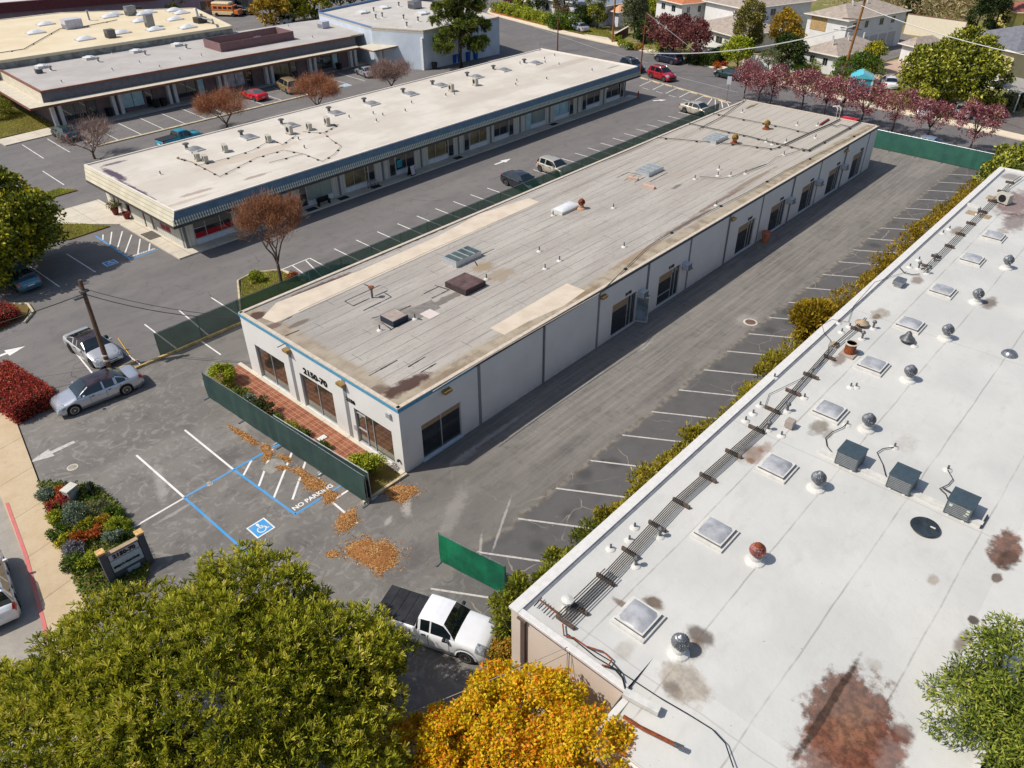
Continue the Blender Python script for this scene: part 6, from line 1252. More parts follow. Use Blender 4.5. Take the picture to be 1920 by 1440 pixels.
def house(name, label, a, b, d, ze, rh, roofm, wallm, hip=True, ov=.5, wins=((0, .2, .35), (0, .6, .75), (1, .15, .25), (1, .5, .6)), px=True, z0=0, chim=0, wz=(1.0, 2.1), door=None):
    A, B, D = [Vector(GX(*p_, ze)) if px else Vector(p_) for p_ in (a, b, d)]
    e1 = (A-B); l1 = e1.length; e1.normalize(); e2 = Vector((e1.y, -e1.x)); 
    if e2.dot(D-B) < 0: e2 = -e2
    l2 = abs((D-B).dot(e2)); P = [B, B+e1*l1, B+e1*l1+e2*l2, B+e2*l2]
    t_ = thing(name, label, 'house', (*B, z0)); m = MB(); ins = [B+e1*ov+e2*ov, B+e1*(l1-ov)+e2*ov, B+e1*(l1-ov)+e2*(l2-ov), B+e1*ov+e2*(l2-ov)]
    FA, FB_ = Face(ins[1], ins[0]), Face(ins[0], ins[3]); flip = FA.n.xy.dot(B-P[2]) < 0
    FA, FB_ = (Face(ins[1], ins[0]), Face(ins[0], ins[3])) if not flip else (Face(ins[0], ins[1]), Face(ins[3], ins[0]))
    ops = [[], []]
    for (f, s0, s1) in wins:
        F = (FA, FB_)[f]; ops[f].append((F.L*s0, F.L*s1, z0+wz[0], z0+wz[1]))
        if ze > 4.2: ops[f].append((F.L*s0, F.L*s1, z0+ze-1.6, z0+ze-.5))
    wall(m, FA, z0, ze, ops[0]); wall(m, FB_, z0, ze, ops[1])
    m.prism([tuple(p_*.999+ins[2]*.001) for p_ in ins], z0-.1, z0+.02)
    for i in (1, 2): F = Face(ins[(i+1) % 4], ins[i]) if not flip else Face(ins[i], ins[(i+1) % 4]); F.quad(m, 0, F.L, z0, ze)
    m.build('wall', wallm, t_)
    for f in (0, 1):
        for o in ops[f]: window((FA, FB_)[f], t_, *o, mull=(.5,), fm=ALU, gm=DGL if o[2] < 2 or f == 0 else BLG, depth=.08)
    m = MB(); c_ = (P[0]+P[2])/2; long1 = l1 > l2; e = e1 if long1 else e2; h_ = (max(l1, l2)/2-(min(l1, l2)/2 if hip else -.0)); r0, r1 = c_-e*h_, c_+e*h_
    V = [(*p_, ze) for p_ in P]+[(*r0, ze+rh), (*r1, ze+rh)]
    def nr(i): return 4 if (Vector(V[i][:2])-r0).dot(e) < (r1-r0).length/2 else 5
    for i in range(4):
        j = (i+1) % 4; a_, b_2 = nr(i), nr(j); f = [i, j, b_2] if a_ == b_2 else [i, j, b_2, a_]
        n_ = (Vector(V[f[1]])-Vector(V[f[0]])).cross(Vector(V[f[2]])-Vector(V[f[1]]))
        if n_.z < 0 or (abs(n_.z) < 1e-6): f = f[::-1]
        m.add([V[k] for k in f], [tuple(range(len(f)))])
    m.add([(p_[0], p_[1], ze-.02) for p_ in P], [(0, 1, 2, 3)])
    rf_ = m.build('roof', roofm, t_)
    m = MB()
    for i in range(4): m.tube([(*P[i], ze-.02), (*P[(i+1) % 4], ze-.02)], .09, 5)
    m.build('gutter', GUT, t_)
    for k in range(chim):
        p_ = c_+e*(k-chim/2+.5)*1.9+Vector((-e.y, e.x))*(.8 if k % 2 else -.7); g = MB(); g.lathe((p_.x, p_.y, ze+rh*.55), [(.14, 0), (.14, rh*.35+.5)], 8); g.build('roof_vent', WHC, rf_)
    return t_, FA, FB_
h1, fa, fb = house('house', 'single-storey house with a grey-brown hip roof just left of the tall wooden pole', (1500, 92), (1572, 107), (1653, 86), 2.7, 1.5, SHG, WHW, chim=5)
h2, fa, fb = house('apartment_building', 'two-storey white apartments with tan slatted panel and garages at ground level', (1508, 25), (1592, 40), (1692, 17), 5.4, 1.6, SHG, WHW, chim=4, wins=((1, .1, .16), (1, .3, .36), (1, .55, .62), (1, .75, .82)), wz=(2.9, 3.0))
g = MB(); fa.box(g, fa.L*.1, fa.L*.5, .01, .05, 3.2, 5.2) if fa.L else None; g.build('slatted_panel', mat('tan_slats', S(190, 158, 112), .8, .2), h2)
for k in range(5): g = MB(); fb.box(g, fb.L*(.12+.16*k), fb.L*(.25+.16*k), .0, .05, .05, 2.4); g.build('garage_door', mat('pale_garage_door', S(196, 190, 186), .8), h2)
house('house', 'grey-brown roofed house behind the wide plum tree', (1290, 45), (1376, 69), (1450, 50), 2.8, 1.9, SHG, WHW, chim=3)
h4, fa, fb = house('apartment_building', 'large white two-storey apartments with a long balcony at the top edge', (1317, 1), (1398, 18), (1500, -4), 5.6, 1.4, SHG, WHW, wins=((1, .05, .12), (1, .2, .3), (1, .38, .46), (1, .56, .66)))
g = MB(); fb.box(g, 0, fb.L*.8, .1, 1.3, 2.6, 2.75); fb.box(g, 0, fb.L*.8, 1.2, 1.3, 2.75, 3.6); g.build('balcony', mat('pale_balcony', S(200, 200, 206), .8), h4)
h5, fa, fb = house('house', 'cream house with a dark slate hip roof at the right edge', (1790, 66), (1905, 99), (2040, 70), 5.0, 2.2, SHD, CRW, wins=((1, .2, .3),), chim=3)
house('garage', 'low dark-roofed garage below the cream house', (1808, 112), (1880, 130), (1960, 118), 2.7, 1.1, SHD, WHW, wins=(), hip=False)
house('garage', 'small white garage behind the big round tree', (1684, 81), (1716, 89), (1760, 78), 2.6, 1.1, SHG, WHW, wins=())
house('house', 'orange-roofed house at the top edge', (1225, -4), (1279, 9), (1320, -4), 5.2, 1.3, SHO, WHW, chim=0); house('garage', 'small orange-roofed outbuilding in front of the orange-roofed house', (1258, 22), (1287, 28), (1313, 21), 2.8, .8, SHO, WHW, wins=((0, .3, .6),))
house('house', 'pale lavender house with a blue-grey roof behind palm-like trees', (1060, 3), (1125, 14), (1180, -2), 3.4, 1.4, SHB, LAVW, chim=2); house('garage', 'small tan-roofed garage beside the pale lavender house', (1125, 17), (1160, 24), (1190, 13), 2.5, .8, mat('salmon_roof', S(214, 160, 120), .9), LAVW, wins=())
house('house', 'red tile-roofed house at the upper right corner', (1872, 10), (1905, 24), (1980, 8), 3.2, 1.6, SHR, mat('yellow_wall', S(222, 206, 120), .85), chim=1)
house('house', 'grey-roofed house half hidden at the top middle', (990, -8), (1040, 2), (1090, -14), 3.2, 1.3, SHG, WHW)
# carport
q = [GX(1848, 157, 2.5), GX(1914, 173, 2.5), GX(1960, 158, 2.5), GX(1900, 143, 2.5)]; t_ = thing('carport', 'flat grey carport roof with white edge at the right edge', 'carport', (*q[1], 0)); m = MB(); m.prism(q, 2.42, 2.5); m.build('roof', mat('carport_roof', S(168, 162, 154), .8, .2), t_); m = MB()
m.tube([(*q[0], 2.42), (*q[1], 2.42), (*q[2], 2.42)], .1, 5); m.build('edge_trim', GUT, t_)
for p_ in q: m = MB(); m.box(p_[0]-.07, p_[1]-.07, 0, p_[0]+.07, p_[1]+.07, 2.42); m.build('post', WHW, t_)
def garden_wall(label, pts, h, m_, cap=None, z=0, px=True, th=.2, cat='wall'):
    P = [Vector(GX(u, v)) if px else Vector((u, v)) for u, v in pts]; t_ = thing('garden_wall', label, cat, (*P[0], z)); g = MB(); c_ = MB()
    for a, b in zip(P[:-1], P[1:]):
        d = (b-a); g.obox((a+b)/2, d, d.length/2, th/2, z-.1, z+h); c_.obox((a+b)/2, d, d.length/2+.05, th/2+.06, z+h, z+h+.08)
    g.build('wall', m_, t_); c_.build('cap', cap or GUT, t_); return t_
garden_wall('long white garden wall below the dry slope', [(1694, 62), (1802, 78)], 3.2, mat('cream_wall', S(226, 214, 192), .85, .06), BRT)
garden_wall('white garden wall with tan cap among the olive trees', [(1392, 122), (1488, 140)], 1.9, WHW, mat('tan_cap', S(176, 152, 122))); garden_wall('low white wall beneath the plum tree crown', [(1300, 100), (1385, 112)], 1.2, WHW)
garden_wall('brown timber fence beside the tall pole', [(1153, 76), (1177, 62)], 1.1, mat('brown_fence', S(92, 60, 44), .9), cat='fence'); garden_wall('white picket fence by the pale lavender house', [(1080, 42), (1112, 40)], 1.6, WHW, cat='fence')
g = MB(); g.sheet([GX(1600, 85), GX(1690, 62), GX(1730, 75), GX(1690, 105), GX(1650, 118), GX(1605, 100)], .0); st_(g, 'driveway', asphalt('drive_asphalt', S(120, 114, 110), S(134, 128, 122), S(96, 90, 88)))
g = MB(); g.sheet([GX(1090, 62), GX(1120, 52), GX(1150, 80), GX(1110, 72)], .03); st_(g, 'driveway', CONC2)
g = MB(); g.sheet([(106.8, 18), (108, 26), (112, 24), (118, 21), (116, 12), (106, 8)], .02); st_(g, 'driveway', asphalt('court_asphalt', S(112, 104, 100), S(124, 116, 110), S(90, 84, 80)))
g = MB(); g.sheet([GX(1590, 140), GX(1640, 122), GX(1700, 108), GX(1720, 116), GX(1640, 160), GX(1600, 165)], .012); st_(g, 'driveway', mat('pink_paving', S(196, 168, 148), .9, .2))
# blue shed
x, y = 114.9, 39.0; t_ = thing('shed', 'small teal shed with white stripes on its roof by the street', 'shed', (x, y, 0), .4); TEA = mat('teal_siding', S(66, 158, 176), .7, .15, 1.5); m = MB(); m.box(-1.6, -1.4, 0, 1.6, 1.4, 2.1); m.build('wall', TEA, t_, world=False)
m = MB(); m.add([(-1.75, -1.5, 2.1), (1.75, -1.5, 2.1), (1.75, 0, 2.75), (-1.75, 0, 2.75), (1.75, 1.5, 2.1), (-1.75, 1.5, 2.1)], [(0, 1, 2, 3), (3, 2, 4, 5), (1, 4, 2), (0, 3, 5)]); m.build('roof', mat('teal_roof', S(96, 190, 204), .5, .1), t_, world=False); m = MB()
for k in (-1.0, .1, 1.1): m.add([(k, -1.5, 2.13), (k+.2, -1.5, 2.13), (k+.2, 0, 2.78), (k, 0, 2.78)], [(0, 1, 2, 3)])
m.box(-1.62, -1.42, .1, -1.605, -1.2, 2.1); m.box(-.2, -1.42, .1, .3, -1.405, 2.0); m.build('white_trim', WHW, t_, world=False)

# ================================================================ FENCES
t = NT('green_screen_fabric'); c = t.mix(t.rng(t.noise(1.2, 4), .3, .7), S(34, 76, 64), S(44, 92, 74)); t.out(c, .7, 0, .2); tr = t.n('ShaderNodeBsdfTransparent'); mx = t.n('ShaderNodeMixShader'); mx.inputs[0].default_value = .86; t.L(tr.outputs[0], mx.inputs[1]); t.L(t.b.outputs[0], mx.inputs[2]); t.L(mx.outputs[0], t.t.nodes['Material Output'].inputs[0]); SCRN = t.m
def screenm(name, a, b): return mat(name, a, .75, .2, .8, c2=b)
def fence(label, p0, p1, h, m_, ph=3.0, z=0, foot=True, wav=.055, rail=None, h2=None):
    A, B = Vector(p0), Vector(p1); F = Face(p0, p1); t_ = thing('screen_fence', label, 'fence', (*A, z), 0, 'green screened chain-link fences'); n = max(1, round(F.L/ph)); RL = rail or GALV
    for i in range(n+1):
        q_ = F.at(F.L*i/n, 0, 0); m = MB(); m.lathe((q_.x, q_.y, z), [(.03, 0), (.03, h+.04)], 6); m.build('post', RL, t_)
        if foot: m = MB(); m.obox((q_.x, q_.y), (F.n.x, F.n.y), .4, .05, z, z+.05); m.build('foot', RL, t_)
    m = MB(); m.tube([F.at(0, 0, z+h), F.at(F.L, 0, z+h)], .024, 5); m.build('top_rail', RL, t_)
    k = int(F.L/.5)+2; m = MB(); rr = random.Random(int(F.L*10)); off = [rr.uniform(-wav, wav)+.035 for _ in range(k)]
    for i in range(k-1):
        a0, a1 = F.L*i/(k-1), F.L*(i+1)/(k-1)
        for (z0, z1, s0, s1) in ((.06, h*.5, .3, 1), (h*.5, h-.02, 1, .25)):
            m.add([F.at(a0, .03+off[i]*s0, z+z0), F.at(a1, .03+off[i+1]*s0, z+z0), F.at(a1, .03+off[i+1]*s1, z+z1), F.at(a0, .03+off[i]*s1, z+z1)], [(0, 1, 2, 3)])
    m.build('screen', m_, t_, smooth=True); return t_
DGS = screenm('dark_green_screen', S(42, 62, 60), S(52, 74, 68))
fence('long dark green screen fence in front of the brick walk', (16.2, 40.7), (16.78, 25.65), 1.95, DGS, 3.4); fence('second green fence layer between the first and the planting strip', (16.62, 33.6), (17.08, 25.75), 1.95, DGS, 3.4, rail=ALU)
fence('green see-through fence running the length of the strip mall car park', (16.5, 47.55), (91.0, 47.55), 1.8, SCRN, 3.1, z=.0, foot=False)
fence('short bright green fence panel near the white pickup', (16.6, 19.9), (17.2, 16.2), 1.95, screenm('bright_green_screen', S(20, 124, 84), S(18, 88, 66)), 3.9); fence('green screen fence closing the far end of the aisle', (92.4, 29.2), (91.9, 15.0), 2.0, screenm('mid_green_screen', S(52, 100, 84), S(44, 86, 76)), 3.0)
# ================================================================ POLES, CABLES, SIGNS
WOOD = mat('weathered_pole_wood', S(112, 88, 70), .9, .3, 8); WOODB = mat('warm_pole_wood', S(160, 108, 60), .9, .3, 6); REDW = mat('red_brown_pole', S(134, 74, 54), .9, .25, 6)
def pole(label, b, h, m_, r=.15, top=None, z=0):
    t_ = thing('utility_pole', label, 'utility pole', (b[0], b[1], z)); tp = top or (0, 0); m = MB(); m.tube([(0, 0, 0), (tp[0]*.5, tp[1]*.5, h*.5), (tp[0], tp[1], h)], r, 9, r*.72); m.build('pole', m_, t_, world=False); return t_
pl = pole('leaning grey-brown pole standing behind the silver sports car', (13.49, 48.77), 6.35, WOOD, .17, (.25, .35))
for (z, dx) in ((5.55, .25), (5.25, -.2)): m = MB(); m.box(-.3+dx, .1, z, .25+dx, .35, z+.12); m.build('cable_bracket', GALVD, pl, world=False)
m = MB(); m.lathe((0.01, 0.02, .55), [(.185, 0), (.185, .12)], 10); m.lathe((.01, .02, .95), [(.185, 0), (.185, .1)], 10); m.build('band', COPING, pl, world=False)
p1_ = pole('tall wooden pole with a white transformer by the teal shed', (116.6, 42.4), 17, WOODB, .19, (.4, -1.0)); m = MB(); m.lathe((.1, -.2, 11.2), [(.36, 0), (.4, .1), (.4, 1.3), (.3, 1.45), (.1, 1.5)], 14); m.build('transformer', mat('pale_transformer', S(206, 216, 228), .4, .1), p1_, world=False)
for z in (8.6, 7.4): m = MB(); m.obox((.1, .3), (-.2, 1), 1.4, .06, z, z+.12); m.build('crossarm', WOOD, p1_, world=False)
m = MB(); m.tube([(0, 0, 7.1), (-.3, 1.2, 7.2), (-.5, 2.4, 7.15)], .05, 5); m.build('lamp_arm', GALVD, p1_, world=False)
pole('wooden pole at the kerb near the pale grey sedan in the driveway', (119.0, 84.3), 12, WOODB, .17, (.5, .3)); p3_ = pole('slim red-brown pole with a white stay cable, beside the parked red car', (103.1, 67.6), 8.6, REDW, .11, (.2, -.1)); pole('short red-brown pole rising behind the pale roof corner', (107.4, 87.2), 5.2, REDW, .12)
def cable(label, pts, r, m_=None): m = MB(); m.tube(pts, r, 5); o = m.build('overhead_cable', m_ or CABLE); tag(o, label, 'cable'); return o
def sagl(a, b, s, n=10): a, b = Vector(a), Vector(b); return [a.lerp(b, i/n)-Vector((0, 0, s*4*(i/n)*(1-i/n))) for i in range(n+1)]
WCAB = mat('pale_cable', S(206, 204, 200), .6, .05)
cable('pale thick cable sagging from the transformer pole toward the red-brown pole', sagl((116.7, 42.2, 7.9), (103.2, 67.6, 3.1), 1.3, 14), .07, WCAB); cable('pale cable stretching right from the transformer pole', sagl((116.7, 42.0, 10.4), (103, 18, 9.5), .5), .05, WCAB); cable('white stay cable of the red-brown pole', [(103.3, 67.5, 8.5), (109, 62.2, 3.2)], .05, WCAB)
cable('upper dark cable from the leaning pole to the grey building', sagl((13.7, 49.1, 5.8), (19.6, 41.3, 4.2), .35), .02); cable('lower dark cable from the leaning pole to the grey building', sagl((13.65, 49.0, 5.45), (19.6, 41.2, 4.1), .45), .028)
cable('dark cable from the leaning pole to the left edge', sagl((13.6, 49.1, 5.4), (-2, 54, 4.6), .5), .03); cable('thin upper cable from the leaning pole to the left edge', sagl((13.6, 49.1, 5.8), (1, 57, 5.6), .3), .018)
cable('long cable crossing over the white pickup to the warehouse corner', sagl((13.6, 9.9, 5.55), tuple(G(500, 1440, 2.5)), .15), .014, mat('grey_cable', S(150, 146, 140), .5)); cable('second thin cable over the white pickup', sagl((13.6, 9.7, 5.5), tuple(G(560, 1440, 2.2)), .3), .009); cable('cable dropping from the warehouse roof edge into the orange tree', sagl((13.55, 9.75, 5.4), (12.9, 9.2, .5), -.1), .015)
q = GX(1362, 190); t_ = thing('street_sign', 'white street sign plate on a thin post at the lot corner', 'street sign', (*q, 0)); m = MB(); m.lathe((0, 0, 0), [(.03, 0), (.03, 3.2)], 6); m.build('post', GALV, t_, world=False); m = MB(); m.obox((-.05, 0), (.55, -.83), .28, .02, 2.2, 3.2); m.build('plate', WHW, t_, world=False)
# monument sign
a_, b_ = Vector(GX(203, 1078, .1)), Vector(GX(282, 1045, .1))
SG0, SG1 = G(186, 1038, 2.1), G(263, 998, 2.1)
sg = thing('monument_sign', 'dark slate sign with the numbers 2150-70 and GREAT! PRINTING in the corner planting', 'sign', (SG0.x, SG0.y, .1)); 
SL = mat('dark_slate_paint', S(84, 86, 96), .8, .12, 3); FSg = Face((SG0.x-.1, SG0.y), (SG1.x+.1, SG1.y))
m = MB(); FSg.box(m, .3, FSg.L-.3, -.2, 0, .1, 1.75); m.build('panel', SL, sg); m = MB(); FSg.box(m, .3, FSg.L-.3, -.22, .02, 1.75, 1.8); m.build('panel_cap', mat('tan_cap', S(176, 152, 122)), sg)
for a in (0, FSg.L-.3): m = MB(); FSg.box(m, a, a+.3, -.26, .06, .1, 2.0); pr = m.build('pier', SL, sg); m = MB(); FSg.box(m, a-.03, a+.33, -.29, .09, 2.0, 2.1); m.build('pier_cap', mat('cream_orange_cap', S(222, 178, 116), .8, .3, 8), pr)
m = MB(); FSg.box(m, .36, FSg.L-.36, 0, .025, 1.36, 1.7); m.build('number_board', mat('lilac_board', S(190, 188, 204), .6), sg); m = MB(); FSg.box(m, .34, FSg.L-.34, 0, .025, .62, 1.32); m.build('name_board', mat('pale_blue_board', S(176, 192, 204), .6), sg); m = MB(); FSg.box(m, .9, FSg.L-.6, 0, .025, .2, .45); m.build('name_board', mat('pale_blue_board', S(176, 192, 204)), sg)
wtext(FSg, '2150-70', FSg.L/2, 1.53, .3, sg, .04, nm='sign_numbers', sx=1.05); wtext(FSg, 'GREAT! PRINTING', FSg.L/2-.05, .9, .16, sg, .04, nm='sign_name', sx=.92, bold=.006)
q = GX(138, 935, .1); t_ = thing('utility_cabinet', 'small grey utility cabinet with a sloped lid in the corner planting', 'utility box', (*q, .1), .35); m = MB(); m.box(-.32, -.22, 0, .32, .22, .75); m.build('body', mat('pale_grey_paint', S(178, 176, 168), .7, .1), t_, world=False); m = MB(); m.box(-.36, -.26, .75, .36, .26, .82); m.build('lid', mat('pale_lid', S(206, 202, 190), .7), t_, world=False); m = MB(); m.box(-.33, -.08, .2, -.322, .08, .5); m.build('vent', BLACKP(), t_, world=False)
for (u, v, l) in ((132, 925, 'short grey post behind the utility cabinet'), (172, 928, 'grey post at the edge of the corner planting')):
    q = GX(u, v, .1); t_ = thing('bollard', l, 'post', (*q, .1)); m = MB(); m.lathe((0, 0, 0), [(.07, 0), (.07, .85), (.04, .9)], 8); m.build('post', GALVD, t_, world=False)
# ================================================================ TREES, HEDGES, SHRUBS
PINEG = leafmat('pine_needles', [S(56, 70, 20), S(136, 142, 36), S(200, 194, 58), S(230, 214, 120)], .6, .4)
ORL = leafmat('orange_yellow_leaf', [S(150, 134, 20), S(206, 184, 26), S(234, 204, 34), S(240, 176, 36), S(230, 130, 36)], .5, .35)
WILG = leafmat('feathery_green_leaf', [S(44, 58, 18), S(90, 108, 32), S(134, 146, 46), S(176, 174, 76)], .55, .3)
YGL = leafmat('yellow_green_leaf', [S(52, 66, 24), S(96, 108, 34), S(166, 160, 36), S(224, 204, 44)], .55, .25)
BKR = mat('grey_brown_twig_bark', (.16, .11, .085), .9, .3, 6); TWR = leafmat('russet_twigs', [S(110, 70, 50), S(170, 106, 66), S(186, 140, 110)], .8, .1); TWM = leafmat('mauve_brown_twigs', [S(104, 80, 78), S(150, 120, 112), S(184, 160, 140)], .8, .1); TWB = leafmat('brown_twigs', [S(100, 66, 54), S(150, 98, 66), S(176, 128, 92)], .8, .1)
PLUM = leafmat('plum_leaf', [S(84, 36, 50), S(126, 60, 72), S(160, 92, 96), S(226, 186, 176)], .55, .3)
DKG = leafmat('dark_green_leaf', [S(22, 34, 14), S(52, 70, 28), S(84, 100, 40)], .55, .2); LIME = leafmat('lime_leaf', [S(84, 100, 20), S(150, 160, 40), S(200, 200, 60)], .55, .3); OLIV = leafmat('olive_leaf', [S(58, 66, 42), S(100, 106, 66), S(150, 150, 108)], .6, .2)
GOLD = leafmat('golden_leaf', [S(110, 90, 20), S(172, 140, 40), S(206, 170, 60)], .55, .3); MAGN = leafmat('glossy_olive_leaf', [S(30, 42, 12), S(88, 98, 26), S(150, 150, 44), S(196, 190, 84)], .4, .15)
MIDG = leafmat('mid_green_leaf', [S(40, 58, 20), S(84, 108, 34), S(128, 148, 52)], .55, .25); BRSH = leafmat('dry_brush', [S(96, 84, 50), S(150, 132, 90), S(186, 168, 128), S(120, 126, 60)], .8, .15)
REDL = leafmat('red_hedge_leaf', [S(60, 26, 20), S(140, 44, 40), S(186, 66, 56), S(206, 110, 70)], .55, .25); ORS = leafmat('rust_orange_leaf', [S(120, 60, 20), S(190, 96, 40), S(214, 140, 70)], .55, .25); GRG = leafmat('grey_green_leaf', [S(60, 76, 62), S(110, 126, 100), S(150, 160, 140)], .6, .2)
CYPR = leafmat('cypress_leaf', [S(16, 30, 14), S(42, 62, 26), S(86, 98, 44)], .6, .15); HEDG = leafmat('near_hedge_leaf', [S(60, 74, 22), S(124, 130, 40), S(180, 172, 62)], .55, .25); HEDO = leafmat('olive_gold_hedge_leaf', [S(84, 74, 16), S(150, 126, 30), S(196, 164, 54)], .55, .25); LAVG = leafmat('lavender_grey_leaf', [S(84, 84, 84), S(126, 124, 128), S(156, 150, 150)], .7, .2)

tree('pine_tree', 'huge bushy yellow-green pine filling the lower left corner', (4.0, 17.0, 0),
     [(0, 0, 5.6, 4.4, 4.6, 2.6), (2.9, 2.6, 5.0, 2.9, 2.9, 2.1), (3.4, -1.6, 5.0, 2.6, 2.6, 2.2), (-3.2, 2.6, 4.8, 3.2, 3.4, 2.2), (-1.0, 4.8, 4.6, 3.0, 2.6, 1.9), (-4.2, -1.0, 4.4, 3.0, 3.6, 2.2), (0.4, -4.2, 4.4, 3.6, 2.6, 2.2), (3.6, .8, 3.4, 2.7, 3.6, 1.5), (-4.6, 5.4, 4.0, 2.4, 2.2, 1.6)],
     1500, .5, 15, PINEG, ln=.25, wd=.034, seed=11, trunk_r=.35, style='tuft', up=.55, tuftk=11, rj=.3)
tree('pine_tree', 'low pine bough in front of the white pickup bed', (9.3, 15.4, 0), [(0, 0, 3.6, 1.15, 1.15, 1.2), (-.9, .4, 3.3, 1.2, 1.2, 1.1)], 70, .4, 16, PINEG, ln=.24, wd=.034, seed=31, trunk_r=.09, style='tuft', up=.4, tuftk=10)
tree('autumn_tree', 'orange and yellow leaved tree against the beige end wall, bottom centre', (10.2, 9.6, 0),
     [(-3.0, 3.0, 2.4, 1.3, 1.5, 1.1), (-3.4, 1.0, 2.6, 1.5, 1.8, 1.2), (.9, 1.4, 3.4, 1.5, 1.4, 1.2), (1.6, -.3, 4.2, 1.5, 1.7, 1.4), (1.2, -2.4, 4.4, 1.5, 1.7, 1.4), (-.4, .4, 3.7, 2.0, 2.4, 1.6), (-1.6, 2.0, 2.9, 1.7, 1.7, 1.3), (-.6, -2.6, 3.8, 1.9, 1.9, 1.5), (-2.4, .4, 2.7, 1.6, 2.0, 1.3)],
     400, .4, 230, ORL, ln=.13, wd=.085, seed=7, trunk_r=.16, up=.5, rj=.35)
tree('autumn_tree', 'small green and orange bush between the white pickup nose and the beige wall', (*GX(948, 1262), 0), [(0, 0, 1.1, .55, .6, .8)], 26, .24, 110, leafmat('green_orange_leaf', [S(90, 100, 30), S(160, 140, 40), S(210, 120, 50)]), ln=.14, wd=.09, seed=9, trunk_r=.05)
tree('feathery_tree', 'feathery green tree in the lower right corner', (20.6, -5.0, 0),
     [(-.6, 3.6, 6.2, 1.7, 1.3, 1.3), (.8, 3.2, 7.0, 1.6, 1.3, 1.4), (-1.6, 2.6, 6.0, 1.6, 1.5, 1.5),]+
     [(0, .2, 6.0, 2.7, 2.6, 2.2), (2.4, -.6, 6.0, 2.4, 2.4, 2.2), (-2.0, .9, 5.4, 2.2, 1.9, 1.8), (-1.5, -2.0, 5.5, 2.4, 2.4, 2.0), (1, -3, 6.0, 3, 2.4, 2.2), (-3.8, 1.2, 4.6, 1.5, 1.2, 1.4)], 520, .5, 170, WILG, ln=.2, wd=.055, seed=13, trunk_r=.25, up=.4, droop=.35)
tree('evergreen_tree', 'dense dark tree with bright yellow tips at the left edge', (14.0, 69.0, 0),
     [(0, 0, 3.2, 3.9, 3.9, 3.0), (1.2, 1.6, 6.2, 2.6, 2.6, 1.9), (-1, 2, 7.2, 2.4, 2.6, 1.6), (2.4, -1.4, 4.2, 2.4, 2.2, 2.2), (-1.5, -2.5, 3.2, 2.8, 2.8, 2.4), (3.3, .4, 2.6, 1.9, 1.9, 1.8)], 330, .75, 150, YGL, ln=.3, wd=.2, seed=17, trunk_r=.3, up=.3, tv=.22, group=None)
for (u, v, h, rd, tw, m_, l, sd) in [(528, 532, 6.2, 2.2, TWB, BKR, 'round bare brown tree in the small island beside the see-through fence', 5), (427, 243, 4.8, 3.6, TWR, BKR, 'leftmost of the two russet bare trees before the brown-trimmed offices', 6), (597, 208, 4.6, 3.5, TWR, BKR, 'russet bare tree in front of the tan minivan', 8), (735, 170, 4.2, 3.4, TWM, BKR, 'mauve-brown bare tree near the silver coupe', 9), (178, 298, 4.4, 3.8, TWM, BKR, 'nearly leafless grey-brown tree rising behind the pale roof corner', 10)]:
    bare_tree('bare_tree', l, (*GX(u, v), 0), h, rd, m_, tw, sd, 'bare winter trees of the car parks', ntw=20000 if sd == 5 else (3500 if sd == 10 else 15000), trunk=.15, low=.28 if sd == 5 else .15, tw=(.55, .024) if sd != 5 else (.5, .026))
# tall open conifer by the pale blue wall
rng = np.random.default_rng(3); bl = []
for k in range(20):
    z = 3.0+k*.62; a = k*2.4; r = (4.6 if z < 9 else 3.6)*(1-.35*max(0, (z-11)/5)); bl.append((math.cos(a)*r*.62, math.sin(a)*r*.62, z, 1.7, 1.7, .75))
bl += [(0, 0, 12.5, 2.0, 2.0, 2.4), (0, 0, 9, 1.6, 1.6, 2.4)]
tree('conifer', 'tall open pine with drooping tufts in front of the pale blue wall', (87.9, 90.4, 0), bl, 300, .55, 24, leafmat('conifer_needles', [S(34, 48, 18), S(82, 98, 34), S(140, 150, 60), S(184, 180, 84)], .6, .2), ln=.42, wd=.07, seed=21, trunk_r=.32, style='tuft', up=.1, tuftk=9)
# plum street trees: one of each, then copies
PT = [(1395, 184), (1443, 200), (1502, 208), (1545, 218), (1612, 238), (1671, 249), (1737, 265), (1817, 288), (1420, 196), (1575, 226)]
plab = ['plum tree behind the near left end of the grey roof', 'plum tree above the white parked car roof', 'third plum tree from the left behind the grey roof', 'plum tree just left of the twin white roof pipes', 'plum tree right of the twin white roof pipes', 'plum tree standing alone at the corner of the far fence', 'plum tree directly above the far green fence', 'rightmost plum tree above the end of the far green fence', 'low plum tree crowded between the two leftmost ones', 'plum tree hidden between its neighbours near the roof pipes']
pro = tree('plum_tree', plab[0], (*GX(*PT[0]), 0), [(0, 0, 3.0, 2.0, 2.0, 1.5), (.9, .4, 3.6, 1.2, 1.2, 1.1), (-.9, -.4, 3.3, 1.2, 1.2, 1.0)], 110, .34, 34, PLUM, ln=.26, wd=.09, seed=23, trunk_r=.1, up=.3, group='plum trees along the far street')
pro2 = tree('plum_tree', plab[5], (*GX(*PT[5]), 0), [(0, 0, 3.1, 2.2, 2.1, 1.6), (.4, -1.0, 3.9, 1.2, 1.2, 1.1), (-.6, .9, 3.7, 1.4, 1.2, 1.0)], 115, .34, 34, PLUM, ln=.26, wd=.09, seed=24, trunk_r=.1, up=.3, group='plum trees along the far street')
for i, (u, v) in enumerate(PT):
    if i in (0, 5): continue
    dup((pro, pro2)[i % 2], loc=(*GX(u, v), 0), rz=i*1.3, label=plab[i], scale=1.0+.05*((i*7) % 5-2))
